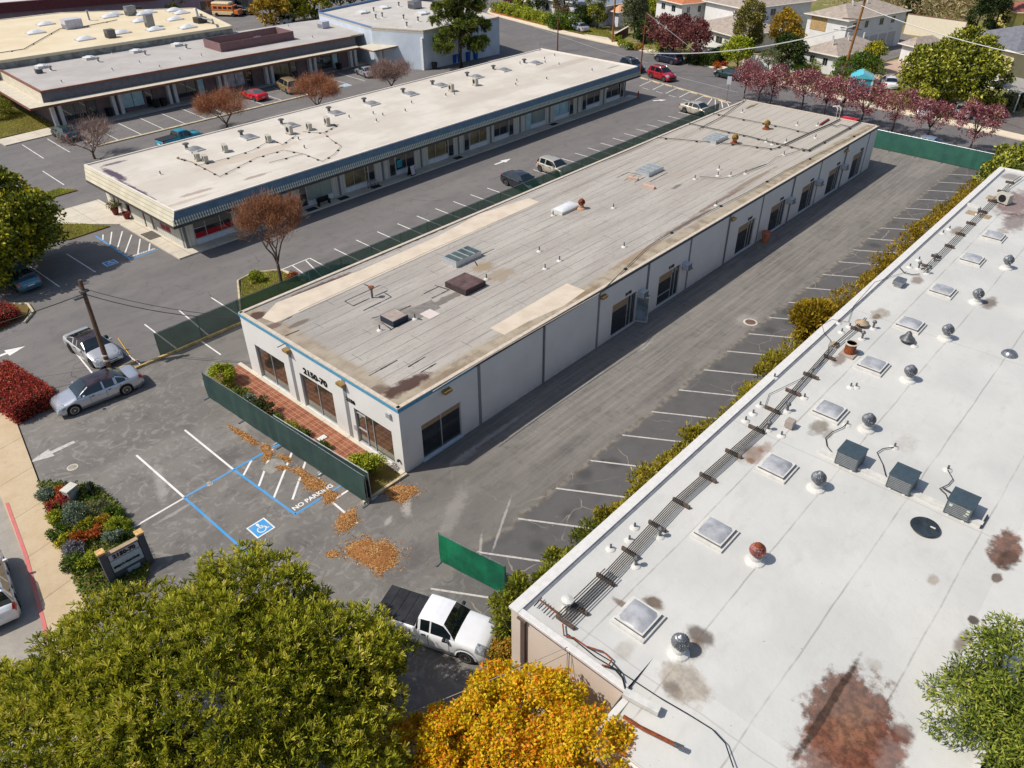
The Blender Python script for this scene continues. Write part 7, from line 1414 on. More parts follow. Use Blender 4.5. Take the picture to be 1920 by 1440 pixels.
P = GX(1262, 110); tree('plum_tree', 'very wide plum tree in front of the grey-brown house', (*P, 0), [(1.5, 3.6, 3.7, 3.0, 3.0, 2.0), (0, 0, 3.6, 3.2, 3.2, 2.2), (-1.0, -3.8, 3.5, 3.0, 3.0, 2.0), (2, -1, 4.4, 3, 3, 1.6)], 200, .6, 70, leafmat('wide_plum_leaf', [S(70, 36, 40), S(124, 66, 66), S(160, 104, 90)], .6, .3), ln=.34, wd=.18, seed=26, trunk_r=.2, up=.3)
def T(name, label, uv, blobs, m, nc=90, rc=.6, npl=60, ln=.34, wd=.2, tr=.15, sd=1, **k): return tree(name, label, (*GX(*uv), k.pop('z', 0)), blobs, nc, rc, npl, m, ln=ln, wd=wd, seed=sd, trunk_r=tr, **k)
T('magnolia_tree', 'big round olive-green tree on the far corner lawn', (1765, 200), [(0, 0, 4.6, 4.6, 4.6, 3.4), (1.5, 3.3, 3.8, 3.3, 3.3, 2.8), (-.6, -3.6, 4.0, 3.3, 3.2, 3.0), (2.6, -.5, 6.2, 3.4, 3.4, 2.6), (-2.2, .5, 3.2, 2.8, 3.4, 2.0)], MAGN, 340, .75, 80, .42, .26, .35, 41)
T('tall_tree', 'tall bronze-green tree above the lime tree at the top right', (1395, 118), [(0, 0, 6.4, 2.0, 2.0, 2.6), (.5, .3, 4.4, 2.2, 2.2, 2.0)], leafmat('bronze_green_leaf', [S(60, 62, 24), S(112, 108, 44), S(156, 140, 66)], .6, .2), 110, .6, 60, sd=42)
T('bushy_tree', 'lime-green bushy tree below the bronze-green one', (1385, 128), [(-1.5, 0, 2.8, 2.2, 2.4, 1.7)], LIME, 70, .55, 60, sd=43); T('bushy_tree', 'amber and green tree left of the slatted panel', (1462, 110), [(0, 0, 4.6, 2.2, 2.2, 2.6), (0, -1, 3.2, 2.0, 2.0, 1.8)], GOLD, 100, .6, 60, sd=44)
T('bushy_tree', 'dark shaded tree in front of the grey-brown hip roof house', (1478, 138), [(0, 0, 2.8, 1.9, 1.9, 2.4), (1.2, 2, 3, 1.6, 1.6, 2)], DKG, 80, .55, 60, sd=45); T('olive_tree', 'small olive tree with pale trunk by the white garden wall', (1440, 138), [(0, 0, 2.4, 1.5, 1.5, .9)], OLIV, 45, .4, 60, .22, .09, .09, sd=46)
T('bushy_tree', 'broad mid-green bush-like tree at the foot of the tall wooden pole', (1600, 162), [(0, 1.2, 1.9, 2.3, 2.3, 1.8), (1, -1.3, 1.9, 2.0, 2.0, 1.9), (2, 0, 2.6, 2, 2, 1.6)], MIDG, 120, .5, 60, .3, .12, .1, sd=47); T('bushy_tree', 'yellow-tipped shrub tree right of the broad bush', (1632, 136), [(0, 0, 2.2, 1.6, 1.6, 2.0)], YGL, 50, .5, 50, sd=48)
T('shrub', 'round green shrub left of the yellow one by the white wall', (1500, 142), [(0, 0, 1.0, .9, .9, 1.0)], MIDG, 30, .35, 40, .24, .12, .06, sd=49, cat='shrub'); T('shrub', 'yellow-green shrub beside the round green one', (1524, 140), [(0, 0, 1.0, .9, .9, 1.0)], LIME, 30, .35, 40, .24, .12, .06, sd=50, cat='shrub')
T('tall_tree', 'tall dark grey-green tree between two poles at the top', (1188, 72), [(0, 0, 5.0, 2.0, 2.0, 3.6), (.8, 1.4, 4, 1.6, 1.6, 2.6)], OLIV, 110, .6, 60, sd=51); T('bushy_tree', 'bright yellow-green tree above the dark grey-green one', (1222, 46), [(0, 0, 3.4, 2.4, 2.4, 2.6)], LIME, 90, .6, 60, sd=52)
T('palm_like_tree', 'palm-like tree in front of the pale lavender house', (1118, 55), [(0, 0, 4.6, 2.0, 2.0, 1.3), (0, 0, 2.6, 1.5, 1.5, 1.8)], MAGN, 70, .55, 50, .6, .12, sd=53); T('bushy_tree', 'tall thin-leaved brownish tree left of the pale lavender house', (1058, 46), [(0, 0, 4.4, 2.1, 2.1, 3.2)], leafmat('brownish_leaf', [S(84, 76, 48), S(136, 118, 78), S(164, 146, 104)], .7, .2), 90, .6, 50, sd=54)
T('bushy_tree', 'dark green tree behind the long hedge', (1008, 30), [(0, 0, 3.6, 2.4, 2.4, 2.8)], DKG, 80, .6, 50, sd=55); T('bushy_tree', 'dark maroon shrub tree at the end of the long hedge', (952, 16), [(0, 0, 2.2, 1.3, 1.3, 1.8)], PLUM, 40, .45, 50, sd=56); T('bushy_tree', 'light green shrub tree behind the long hedge', (978, 22), [(0, 0, 2.6, 1.8, 1.8, 2.0)], LIME, 50, .5, 50, sd=57)
T('bushy_tree', 'leafy green shrub by the pale grey sedan', (1070, 56), [(0, 0, 1.5, 1.8, 1.8, 1.4), (-1.5, 2.5, 1.4, 1.6, 1.8, 1.3)], MIDG, 60, .45, 50, sd=58); T('bushy_tree', 'dark banana-leaved shrub behind the pale grey sedan', (1093, 50), [(0, 0, 1.8, 1.5, 1.5, 1.6)], DKG, 45, .45, 50, .5, .2, sd=59)
T('bushy_tree', 'dark shrub tree between the brown timber fence and the wide plum tree', (1208, 80), [(0, 0, 1.9, 2.0, 2.0, 1.7)], DKG, 60, .5, 50, sd=60)
for i, (u, v, r, m_, l) in enumerate([(1168, 88, 1.0, LIME, 'yellow-green mound shrub by the brown timber fence'), (1180, 93, .9, MIDG, 'green mound shrub next to the yellow-green one'), (1196, 94, .9, GOLD, 'golden mound shrub at the slim red-brown pole'), (1226, 100, 1.5, LIME, 'large bright round shrub behind the parked dark blue car'), (1248, 104, 1.3, DKG, 'dark mound under the wide plum tree'), (1160, 76, .7, LIME, 'small yellow shrub at the wooden pole foot'), (1408, 150, 1.0, GOLD, 'golden ground shrub before the olive tree'), (1468, 152, 1.2, LIME, 'low yellow-green shrub in front of the white garden wall'), (1342, 128, .8, ORS, 'rusty-orange shrub at the end of the clipped hedge'), (1356, 124, .6, REDL, 'small red shrub behind the rusty-orange one')]):
    shrub('shrub', l, (*GX(u, v), 0), r, m_, 100+i, 'far garden shrubs', 600, .24, .14, r*.9)
box_hedge('clipped_hedge', 'long bright green hedge over a strip of orange mulch', (128.5, 121), (122.8, 97.5), 2.0, 1.5, LIME, 61, den=70, ln=.3, lump=.18)
g = MB(); g.sheet([(126.2, 120.5), (128, 121), (123.2, 97), (121.4, 97)], .13); o = g.build('mulch_strip', mat('orange_mulch', S(190, 110, 66), .95, .35, 5)); tag(o, kind='structure')
a_ = GX(1300, 112); box_hedge('clipped_hedge', 'square clipped hedge behind the kerb, nearer the dark blue car', GX(1293, 116), GX(1312, 121), 2.2, 1.2, DKG, 62, den=80, ln=.22, lump=.05); box_hedge('clipped_hedge', 'longer clipped hedge with a flat top before the rusty-orange shrub', GX(1322, 124), GX(1358, 106), 2.0, 1.4, MIDG, 63, den=80, ln=.22, lump=.05)
for i, (u, v) in enumerate([(1862, 222), (1880, 214), (1898, 207), (1915, 200)]):
    x, y = GX(u, v); box_hedge('topiary_hedge', ['nearest of the four stepped clipped columns at the right edge', 'second nearest of the four stepped clipped columns', 'third of the four stepped clipped columns, going away', 'farthest of the four stepped clipped columns'][i], (x, y), (x+1.5, y+.2), 1.3, 2.3, OLIV if i else MAGN, 64+i, 'stepped clipped hedge columns', 110, .16, .06)
for i, (u, v, h, r, l) in enumerate([(1826, 66, 11, 1.8, 'left of the two tall dark cypresses'), (1862, 58, 12, 1.6, 'right of the two tall dark cypresses'), (1702, 40, 9, 1.5, 'dark cypress at the left end of the dry slope')]):
    tree('cypress', l, (*GX(u, v), 0), [(0, 0, h*.28, r, r, h*.3), (0, 0, h*.6, r*.8, r*.8, h*.3), (0, 0, h*.85, r*.45, r*.45, h*.18)], 130, .5, 60, CYPR, ln=.4, wd=.16, seed=70+i, trunk_r=.15, up=0, group='tall dark cypresses')
# dry brush slope
rng = np.random.default_rng(80); n = 260; Q = np.stack([rng.uniform(168, 215, n), rng.uniform(44, 66, n), rng.uniform(.2, 2.8, n)], 1); P, O, T_ = [], [], []
for q_ in Q: u_ = unit(45, rng, .4); P.append(q_+u_*rng.uniform(.4, 1.6, (45, 1))); O.append(u_); T_.append(np.full(45, rng.uniform(-.3, .3)))
V, tt = leaf_quads(np.concatenate(P), np.concatenate(O), np.concatenate(T_), 1.0, .22, rng); o = np_mesh('brush', V, 4, tt, BRSH); tag(o, 'tangled dry brush on the slope behind the long white wall', 'brush', kind='stuff')
# top-left background trees
for i, (u, v, sc_, m_, l, z) in enumerate([(205, 34, 1.0, YGL, 'yellow tree behind the tan roof, left of the group', 0), (243, 32, 1.0, YGL, 'yellow-green tree behind the tan roof, second of the group', 0), (290, 30, 1.1, OLIV, 'olive tree behind the tan roof, third of the group', 0), (335, 28, .9, YGL, 'yellow-green tree behind the tan roof, right of the group', 0), (28, 42, .7, OLIV, 'olive bush against the plum-coloured wall, far left', 0), (60, 40, .8, OLIV, 'olive bush against the plum-coloured wall, second', 0), (112, 38, .9, GOLD, 'golden bush against the plum-coloured wall', 0),
     (515, 52, 1.1, GOLD, 'golden-green tree beside the parked white car at the top', 0), (552, 44, 1.1, YGL, 'yellow-green tree left of the blue-edged roof', 0), (592, 36, 1.2, YGL, 'tallest yellow-green tree touching the blue-edged roof', 0), (640, 16, 1.3, DKG, 'dark tree behind the blue-edged roof, left', 0), (690, 8, 1.4, DKG, 'dark tree behind the blue-edged roof, middle', 0), (745, 4, 1.3, DKG, 'dark tree behind the blue-edged roof, right', 0), (438, 6, .7, OLIV, 'olive shrub above the orange camper van', 0), (482, 14, .8, OLIV, 'small olive shrub right of the orange camper van', 0)]):
    T('bushy_tree', l, (u, v), [(0, 0, 3.0*sc_, 3.0*sc_, 3.0*sc_, 2.4*sc_), (1*sc_, 2*sc_, 4.0*sc_, 2.2*sc_, 2.2*sc_, 1.8*sc_)], m_, 80, .8, 45, .55, .34, .15, 200+i)
T('evergreen_shrub', 'dark ivy-like tree at the far left edge below the tan roof', (8, 172), [(0, 0, 2.6, 1.6, 1.6, 2.6)], MIDG, 60, .5, 50, sd=230)
shrub('dome_hedge', 'rounded clipped hedge on the lawn at the left edge', (29.8, 117.5, .1), 3.0, leafmat('dome_hedge_leaf', [S(80, 84, 24), S(130, 132, 40), S(160, 156, 60)], .6, .2), 231, None, 5000, .2, .12, 2.0)
# red clipped hedges at the left
box_hedge('red_hedge', 'clipped block hedge with red leaves beside the silver limousine', (6.7, 49.6), (9.2, 49.9), 5.6, 1.15, REDL, 81, den=420, ln=.12, lump=.05, z0=.02); box_hedge('red_hedge', 'small red clipped hedge on the island at the left edge', (9.0, 60.4), (12.0, 61.0), 1.8, .9, REDL, 82, den=260, ln=.12, lump=.05, z0=.08)
# island shrubs
shrub('shrub', 'bright yellow-green round shrub at the left tip of the small island', (*GX(482, 530), .12), .65, LIME, 83, None, 1400, .14, .07, .75); shrub('shrub', 'low brown-red shrub behind the bare tree trunk in the island', (*GX(550, 526), .12), .55, ORS, 84, None, 700, .12, .07, .45)
# planting strip in front of the brick walk
for i, (x, y, r, h, m_, l, n) in enumerate([(17.6, 41.3, 1.0, 1.3, LIME, 'bright yellow-green ball shrub at the far left end of the brick walk', 4200), (17.5, 39.2, .7, .5, MIDG, 'low green plant beside the yellow-green ball shrub', 900), (17.4, 37.9, .6, .6, GRG, 'grey-green plant left of the dark shrub on the strip', 900), (17.5, 36.5, .75, 1.1, DKG, 'dark upright shrub casting shade on the bricks', 1600), (17.4, 35.2, .6, .45, MIDG, 'low green shrub right of the dark upright one', 900), (17.5, 33.9, .6, .5, LIME, 'light green mound in the middle of the strip', 1100), (17.6, 32.8, .55, .45, MIDG, 'small green mound left of the white lid', 900), (17.7, 31.0, .65, .4, MIDG, 'spreading green mound right of the white lid', 1100), (17.9, 27.3, 1.15, 1.35, LIME, 'large yellow-green ball shrub at the near end of the brick walk', 5500)]):
    shrub('shrub', l, (x, y, .07), r, m_, 300+i, 'shrubs of the strip between fence and brick walk', n, .13, .07, h)
# corner planting bed
bedp = [(91, 932, .55, GRG, 'grey-green shrub at the tip of the corner bed'), (114, 954, .62, REDL, 'fiery red shrub at the tip of the corner bed'), (119, 926, .42, ORS, 'rust-orange shrub left of the utility cabinet'), (164, 926, .5, DKG, 'dark green shrub between the cabinet and the grey post'), (143, 974, .8, GRG, 'big blue-grey mound in the corner bed'), (190, 962, .6, OLIV, 'olive mound behind the blue-grey one'), (215, 968, .5, MIDG, 'green mound at the lot side of the corner bed'), (165, 997, .62, YGL, 'yellow-green mound in the middle of the corner bed'), (222, 994, .62, LIME, 'lime mound near the sign top'), (195, 982, .45, GOLD, 'golden mound in the middle of the corner bed'), (183, 1006, .5, ORS, 'orange-brown mound just above the sign'), (150, 1015, .5, ORS, 'orange-brown mound left of the sign top'), (214, 1016, .55, GRG, 'silvery shrub right behind the sign'), (112, 1005, .55, MIDG, 'green mound on the pavement side of the corner bed'), (126, 1020, .55, YGL, 'yellow-green mound on the pavement side'), (142, 1038, .6, LAVG, 'lavender-grey mound left of the sign pier'), (140, 1062, .6, MIDG, 'green mound on the pavement side, lowest'), (170, 1060, .6, LIME, 'bright mound just left of the sign pier'), (105, 975, .45, LIME, 'small lime mound at the pavement edge'), (240, 1012, .4, DKG, 'small dark mound behind the sign pier')]
bedl = [(*GX(u, v, .1), r, m_, l) for u, v, r, m_, l in bedp]
for i, (x, y, r, m_, l) in enumerate(bedl): shrub('shrub', l, (x, y, .1), r, m_, 400+i, 'shrubs of the corner planting bed', 1500, .11, .055, r*.95)
rng = np.random.default_rng(77); poly = np.array(BED); n = 9000; Q = rng.uniform(poly.min(0), poly.max(0), (n, 2)); x, y = Q.T; ins = np.zeros(n, bool)
for i in range(len(poly)):
    (xa, ya), (xb, yb) = poly[i], poly[(i+1) % len(poly)]; ins ^= ((ya > y) != (yb > y)) & (x < (xb-xa)*(y-ya)/(yb-ya+1e-9)+xa)
Q = Q[ins]; P = np.concatenate([Q, rng.uniform(.1, .3, (len(Q), 1))], 1); O = np.tile([0, 0, 1.], (len(Q), 1)); V, tt = leaf_quads(P, O, np.sin(Q[:, 0]*2)*.2, .16, .09, rng); o = np_mesh('ground_cover', V, 4, tt, MIDG); tag(o, 'leafy green ground cover of the corner planting bed', 'ground cover', kind='stuff')
# long hedge beside the white-roofed building
def long_hedge(label, x0, x1, y, h, m_, sd, npl=90, rc=.42):
    rng = np.random.default_rng(sd); t_ = thing('boundary_hedge', label, 'hedge', (x0, y, 0), 0, 'boundary hedge along the white-roofed building'); n = int((x1-x0)*6); P, O, T_ = [], [], []
    for k in range(n):
        c_ = np.array([rng.uniform(0, x1-x0), rng.uniform(-.5, 1.0), rng.uniform(.3, 1)*h*(1+.12*math.sin(k*.7))]); m = int(npl*.62*rng.uniform(.7, 1.3)); u_ = unit(m, rng, .35); r = rc*rng.uniform(.7, 1.5)
        P.append(c_+u_*rng.uniform(0, 1, (m, 1))**.35*r); O.append(u_+[0, .2, .5]); T_.append(np.full(m, rng.uniform(-.15, .15)))
    P = np.concatenate(P); P[:, 2] = np.maximum(P[:, 2], .05); V, tt = tufts(P, np.concatenate(O), np.concatenate(T_), 2, .24, .06, rng); np_mesh('foliage', V, 4, tt, m_, t_)
    m = MB(); m.box(.3, -.5, 0, x1-x0-.3, .5, h*.7); m.build('dark_core', mat('hedge_core', (.018, .028, .01)), t_, world=False)  # near-black filler block added inside the foliage to close its gaps
long_hedge('deep green near end of the boundary hedge, by the short fence panel', 14.8, 21, 13.85, 3.0, HEDG, 91, 230); long_hedge('yellow-green stretch of the boundary hedge along the nearest stalls', 21, 43.5, 13.85, 2.8, leafmat('mid_hedge_leaf', [S(84, 84, 20), S(152, 140, 40), S(204, 182, 70)], .55, .25), 92, 170); long_hedge('golden far stretch of the boundary hedge', 43.5, 80, 14.05, 2.9, HEDO, 93, 100, .5)
tree('bushy_tree', 'spiky golden bush rising from the boundary hedge', (44.8, 14.6, 0), [(0, 0, 3.2, 1.3, .8, .9)], 40, .4, 24, HEDO, ln=.5, wd=.08, seed=94, trunk_r=.06, style='tuft', tuftk=8)
tree('bushy_tree', 'big olive-gold shrub tree at the far corner of the white roof', (84.5, 13.8, 0), [(0, 0, 1.9, 3.0, 1.7, 1.8), (4.5, -.5, 2.2, 3.2, 2.0, 2.0), (9, -2, 2.4, 3.0, 2.2, 2.0)], 170, .6, 60, MAGN, ln=.36, wd=.2, seed=95, trunk_r=.1)
# mulch heaps
MUL = mat('bark_mulch', S(160, 108, 62), .95, .3, 9, c2=S(110, 70, 38)); MULC = leafmat('mulch_chips', [S(96, 60, 30), S(146, 96, 52), S(178, 128, 74), S(206, 168, 116)], .9, .05)
def heap(label, poly, h, sd, n=900):
    rng = np.random.default_rng(sd); P0 = np.array([GX(u, v) for u, v in poly]); c_ = P0.mean(0); t_ = thing('mulch_heap', label, 'mulch heap', (*c_, 0), 0, 'spilled bark mulch heaps')
    m = MB(); k = len(P0); V = [(*(p_-c_), .004) for p_ in P0]+[(*((p_-c_)*.6), h*.8) for p_ in P0]+[(0, 0, h)]; m.add(V, [(i, (i+1) % k, k+(i+1) % k, k+i) for i in range(k)]+[(k+i, k+(i+1) % k, 2*k) for i in range(k)]); m.build('mound', MUL, t_, world=False, smooth=True)
    i = rng.integers(0, k, n); f = rng.uniform(0, 1, (n, 1)); r = np.sqrt(rng.uniform(0, 1.0, (n, 1)))*np.where(rng.uniform(size=(n, 1)) < .16, rng.uniform(1, 1.7, (n, 1)), 1.03); Q = (P0[i]*f+P0[(i+1) % k]*(1-f)-c_)*r; z = np.maximum(.01, h*(1.02-r**1.6)+.012); P = np.concatenate([Q, z], 1); O = np.tile([0, 0, 1.], (n, 1))+rng.normal(size=(n, 3))*.25
    a = unit(n, rng); a[:, 2] *= .25; b = np.cross(a, O); b /= np.linalg.norm(b, axis=1, keepdims=True); l = rng.uniform(.03, .1, (n, 1)); V = np.stack([P-a*l-b*.018, P+a*l-b*.018, P+a*l+b*.018, P-a*l+b*.018], 1).reshape(-1, 3); tag(np_mesh('chips', V, 4, rng.uniform(0, 1, n), MULC, t_), kind='stuff')
Zp = lambda u, v: (480+u/4, 720+v/4)
heap('largest heart-shaped mulch heap in the driveway', [Zp(680, 1230), Zp(740, 1190), Zp(830, 1165), Zp(890, 1200), Zp(980, 1185), Zp(1060, 1250), Zp(1040, 1350), Zp(940, 1420), Zp(850, 1370), Zp(700, 1290)], .16, 1, 4200)
heap('mulch heap at the foot of the large ball shrub', [Zp(935, 790), Zp(1060, 760), Zp(1190, 770), Zp(1210, 810), Zp(1100, 890), Zp(1020, 860)], .1, 2, 1800); heap('mulch heap at the end of the long dark fence', [Zp(600, 1050), Zp(640, 980), Zp(745, 945), Zp(755, 1030), Zp(690, 1090), Zp(620, 1110)], .09, 3, 1500)
heap('long trail of mulch across the NO PARKING hatching', [Zp(265, 640), Zp(330, 630), Zp(400, 680), Zp(510, 740), Zp(520, 790), Zp(440, 800), Zp(370, 770), Zp(340, 700)], .07, 4, 1500); heap('mulch patch covering the end of the NO PARKING letters', [Zp(500, 830), Zp(560, 800), Zp(615, 830), Zp(580, 880), Zp(520, 900)], .06, 5, 700)
heap('mulch patch at the corner of the blue lines', [Zp(30, 460), Zp(90, 455), Zp(125, 510), Zp(110, 560), Zp(60, 580), Zp(60, 510)], .05, 6, 700); heap('mulch smear above the grey concrete patch', [Zp(150, 540), Zp(200, 530), Zp(260, 560), Zp(250, 590), Zp(190, 560)], .04, 7, 500); heap('small mulch smear near the big pine', [Zp(530, 1270), Zp(580, 1250), Zp(635, 1265), Zp(600, 1300), Zp(535, 1295)], .04, 8, 350)
heap('thin trail of mulch by the long fence, nearest the leaning pole', [(427, 796), (445, 803), (470, 818), (485, 832), (478, 836), (455, 822), (436, 808)], .03, 9, 400); heap('small mulch spot on the grey concrete patch', [Zp(135, 625), Zp(180, 612), Zp(240, 620), Zp(235, 640), Zp(180, 650)], .03, 10, 250)
# small ground things
g = MB(); g.sheet([Zp2 for Zp2 in [GX(*Zp(35, 640)), GX(*Zp(120, 560)), GX(*Zp(200, 570)), GX(*Zp(230, 610)), GX(*Zp(110, 680))]], .012); o = g.build('concrete_patch', mat('old_concrete_patch', S(150, 146, 138), .9, .2, 3), LOT)
q = GX(604, 822, .07); t_ = thing('valve_box', 'white utility lid between two green mounds in the planting strip', 'valve box', (*q, .07)); m = MB(); m.box(-.28, -.2, 0, .28, .2, .06); m.build('lid', mat('white_lid', S(216, 214, 208), .7), t_, world=False, bevel=.03); m = MB(); m.box(-.32, -.24, -.02, .32, .24, .03); m.build('frame', CONC2, t_, world=False)
for (u, v, r, l) in [(136, 876, .22, 'small round pale drain cover near the corner bed'), (393, 907, .13, 'tiny round drain cover on the blue line'), (1407, 604, .38, 'round iron manhole cover in the aisle')]:
    q = GX(u, v, 0); t_ = thing('drain_cover', l, 'drain cover', (*q, .003)); m = MB(); m.lathe((0, 0, 0), [(r, 0), (r, .012), (.01, .014)], 20); m.build('lid', mat('pale_iron_lid', S(168, 160, 146), .7, .3, 12) if r < .3 else mat('rusty_lid', S(120, 96, 84), .7, .3, 12), t_, world=False)
    m = MB(); m.lathe((0, 0, -.003), [(r*1.35, 0), (r*1.3, .008)], 20); m.build('frame', CONC2, t_, world=False)
# wheel stops
WS = [((1203, 147), (1214, 150)), ((1225, 153), (1237, 157)), ((1248, 159), (1260, 163)), ((1271, 166), (1283, 170)), ((1295, 173), (1307, 177)), ((1321, 180.5), (1334, 184)), ((1347, 188), (1365, 194))]
wsl = ['wheel stop nearest the parked red car', 'second wheel stop from the red car', 'third wheel stop from the red car', 'fourth wheel stop from the red car', 'fifth wheel stop from the red car', 'sixth wheel stop, beside the white hatching', 'last wheel stop, at the end of the white hatching']
def wstop(a, b, label, group, m_=None): a, b = Vector(GX(*a)), Vector(GX(*b)); t_ = thing('wheel_stop', label, 'wheel stop', (*((a+b)/2), 0), math.atan2((b-a).y, (b-a).x), group); L_ = max(1.5, (b-a).length)/2; m = MB(); m.add([(-L_, -.09, 0), (L_, -.09, 0), (L_, .09, 0), (-L_, .09, 0), (-L_, -.05, .13), (L_, -.05, .13), (L_, .05, .13), (-L_, .05, .13)], [(0,3,2,1),(4,5,6,7),(0,1,5,4),(1,2,6,5),(2,3,7,6),(3,0,4,7)]); m.build('block', m_ or KERB, t_, world=False)
for (a, b), l in zip(WS, wsl): wstop(a, b, l, 'wheel stops along the street edge')
wstop((228, 690), (250, 681), 'yellowed wheel stop in front of the silver sports car', None, KERBY)
g = MB()
a_, b_ = Vector(GX(200, 636)), Vector(GX(263, 684)); t_ = thing('fence_rail', 'loose white metal rail lying along the stall line', 'rail', (*a_, .02)); m = MB(); m.tube([(*a_, .08), (*b_, .05)], .035, 6); m.build('rail', WHW, t_); m = MB(); m.box(a_.x-.12, a_.y-.12, 0, a_.x+.12, a_.y+.12, .28); m.build('foot', BLACKP(), t_)
a_, b_ = Vector(GX(222, 635)), Vector(GX(250, 676)); t_ = thing('timber_lath', 'thin yellow lath lying beside the white rail', 'lath', (*a_, 0)); m = MB(); m.tube([(*a_, .03), (*b_, .03)], .03, 5); m.build('lath', YELP, t_)
# bins
BINB = mat('black_bin_plastic', (.014, .014, .016), .45, .1); BINU = mat('blue_bin_plastic', S(30, 90, 170), .45, .1)
def bin_(label, q, m_, group, z=0, s=1): t_ = thing('wheeled_bin', label, 'bin', (*q, z), .2, group); m = MB(); m.add([(-.25*s, -.28*s, .08), (.25*s, -.28*s, .08), (.25*s, .28*s, .08), (-.25*s, .28*s, .08), (-.3*s, -.35*s, .95*s), (.3*s, -.35*s, .95*s), (.3*s, .35*s, .95*s), (-.3*s, .35*s, .95*s)], [(0,3,2,1),(4,5,6,7),(0,1,5,4),(1,2,6,5),(2,3,7,6),(3,0,4,7)]); m.build('body', m_, t_, world=False); m = MB(); m.box(-.32*s, -.38*s, .95*s, .32*s, .38*s, 1.02*s); m.build('lid', m_, t_, world=False, bevel=.03)
for (u, v, l) in [(207, 218, 'black bin at the first pier of the offices'), (294, 202, 'left black bin of the pair at the second pier'), (308, 199, 'right black bin of the pair at the second pier'), (520, 153, 'black bin at the pier left of the tan minivan'), (636, 131, 'black bin at the pier near the silver coupe')]: bin_(l, GX(u, v, .13), BINB, 'black bins at the office piers', .13)
for (u, v, l) in [(850, 119, 'blue bin left of the pine trunk'), (858, 117, 'second blue bin, touching the first'), (876, 114, 'teal-blue bin right of the pine trunk'), (890, 111, 'rightmost blue bin by the pale blue wall')]: bin_(l, GX(u, v), BINU, 'blue bins along the pale blue wall', 0, 1.35)
q = GX(815, 130); t_ = thing('plant_pot', 'black tapered pot by the pale blue wall', 'planter', (*q, 0)); m = MB(); m.lathe((0, 0, 0), [(.3, 0), (.5, 1.0), (.42, 1.0), (.4, .9)], 12); m.build('pot', BINB, t_, world=False)
# ================================================================ VEHICLES
SILV = paint('silver', S(196, 198, 204)[:3], .6, .28); SILW = paint('warm_silver', S(206, 204, 204)[:3], .5, .28); WHP = paint('white', S(232, 232, 234)[:3], 0, .3); DNB = paint('dark_navy', S(34, 42, 66)[:3], .3, .25); DKC = paint('charcoal', S(52, 52, 60)[:3], .4, .3); CHP = paint('champagne', S(206, 196, 176)[:3], .45, .3); REDP_ = paint('red', S(170, 14, 34)[:3], .2, .25); RED2 = paint('bright_red', S(214, 16, 36)[:3], .1, .25)
TEALC = paint('steel_blue', S(84, 130, 150)[:3], .5, .28); DGRN = paint('dark_green', S(30, 60, 60)[:3], .3, .3); TAN = paint('tan', S(176, 150, 110)[:3], .4, .3); TLP = paint('bright_teal', S(20, 140, 160)[:3], .2, .3)
GR = 'cars parked along the far street'
make_car('limo', 'limousine', 'silver luxury saloon with dark glass roof pulling out past the red hedge', 'car', SILV, (143, 778), (241, 739), detail=2, roofm=glassy('tinted_roof_glass', (.05, .035, .04), .06))
make_car('sport', 'sports_car', 'silver four-door sports car nosed up to the leaning pole', 'car', SILW, (174, 689), (135, 661), detail=2, roofm=glassy('tinted_roof_glass', (.05, .035, .04)), rimm=mat('dark_alloy_rim', S(70, 70, 74), .3, .1, metal=.8))
make_car('sedan', 'parked_car', 'steel-blue sedan seen from behind at the left edge', 'car', TEALC, (3, 528), (33, 549), detail=1)
make_car('sedan', 'parked_car', 'charcoal sedan against the see-through fence', 'car', DKC, (990, 364), (944, 346), rimm=RIM())
make_car('hatch', 'parked_car', 'champagne hatchback next to the charcoal sedan', 'car', CHP, (1048, 335), (1010, 321)); make_car('sedan', 'parked_car', 'champagne sedan in the farthest stall beside the fence', 'car', CHP, (1318, 221), (1280, 211))
make_car('suv', 'parked_car', 'dark blue-grey estate-like off-roader behind the pale roof corner', 'car', DNB, (1193, 140), (1160, 128), rack=2, group=GR); make_car('suv', 'parked_car', 'red off-roader parked by the wheel stops', 'car', REDP_, (1245, 154), (1219, 146), rack=2, group=GR)
make_car('suv', 'parked_car', 'dark blue crossover at the far kerb', 'car', DNB, (1234, 116), (1257, 121), group=GR); make_car('wagon', 'parked_car', 'dark green estate car at the far kerb behind the plum trees', 'car', DGRN, (1346, 145), (1372, 151), group=GR)
make_car('sedan', 'parked_car', 'pale grey-blue sedan on the driveway apron', 'car', paint('pale_blue_grey', S(186, 194, 204)[:3], .4, .3), (1071, 56), (1086, 61)); make_car('coupe', 'parked_car', 'bright red convertible-like coupe before the offices', 'car', RED2, (458, 185), (476, 190), roofm=paint('faded_red', S(150, 60, 60)[:3], .1, .5), glass=mat('grey_glass', (.1, .11, .12), .1))
make_car('van', 'minivan', 'tan minivan partly behind a russet tree', 'minivan', TAN, (519, 166), (541, 178)); make_car('coupe', 'parked_car', 'silver coupe partly behind the mauve-brown tree', 'car', SILV, (668, 139), (686, 147)); make_car('sedan', 'parked_car', 'dark green-grey sedan behind the nearly leafless tree', 'car', DGRN, (102, 257), (122, 266))
make_car('suv', 'parked_suv', 'white off-roader with roof bars parked in the near street', 'car', WHP, loc=(1.2, 33.9, 0), rz=R(80), detail=2, rack=1)
make_car('pickup', 'pickup_truck', 'white extended-cab pickup with a black bed cover under the pine', 'pickup', WHP, (866, 1240), (755, 1202), detail=2, rimm=RIM())
make_car('pickup', 'pickup_truck', 'bright teal pickup, its roof showing over the pale roof edge', 'pickup', TLP, loc=(*GX(340, 262, .6), 0), rz=R(5))
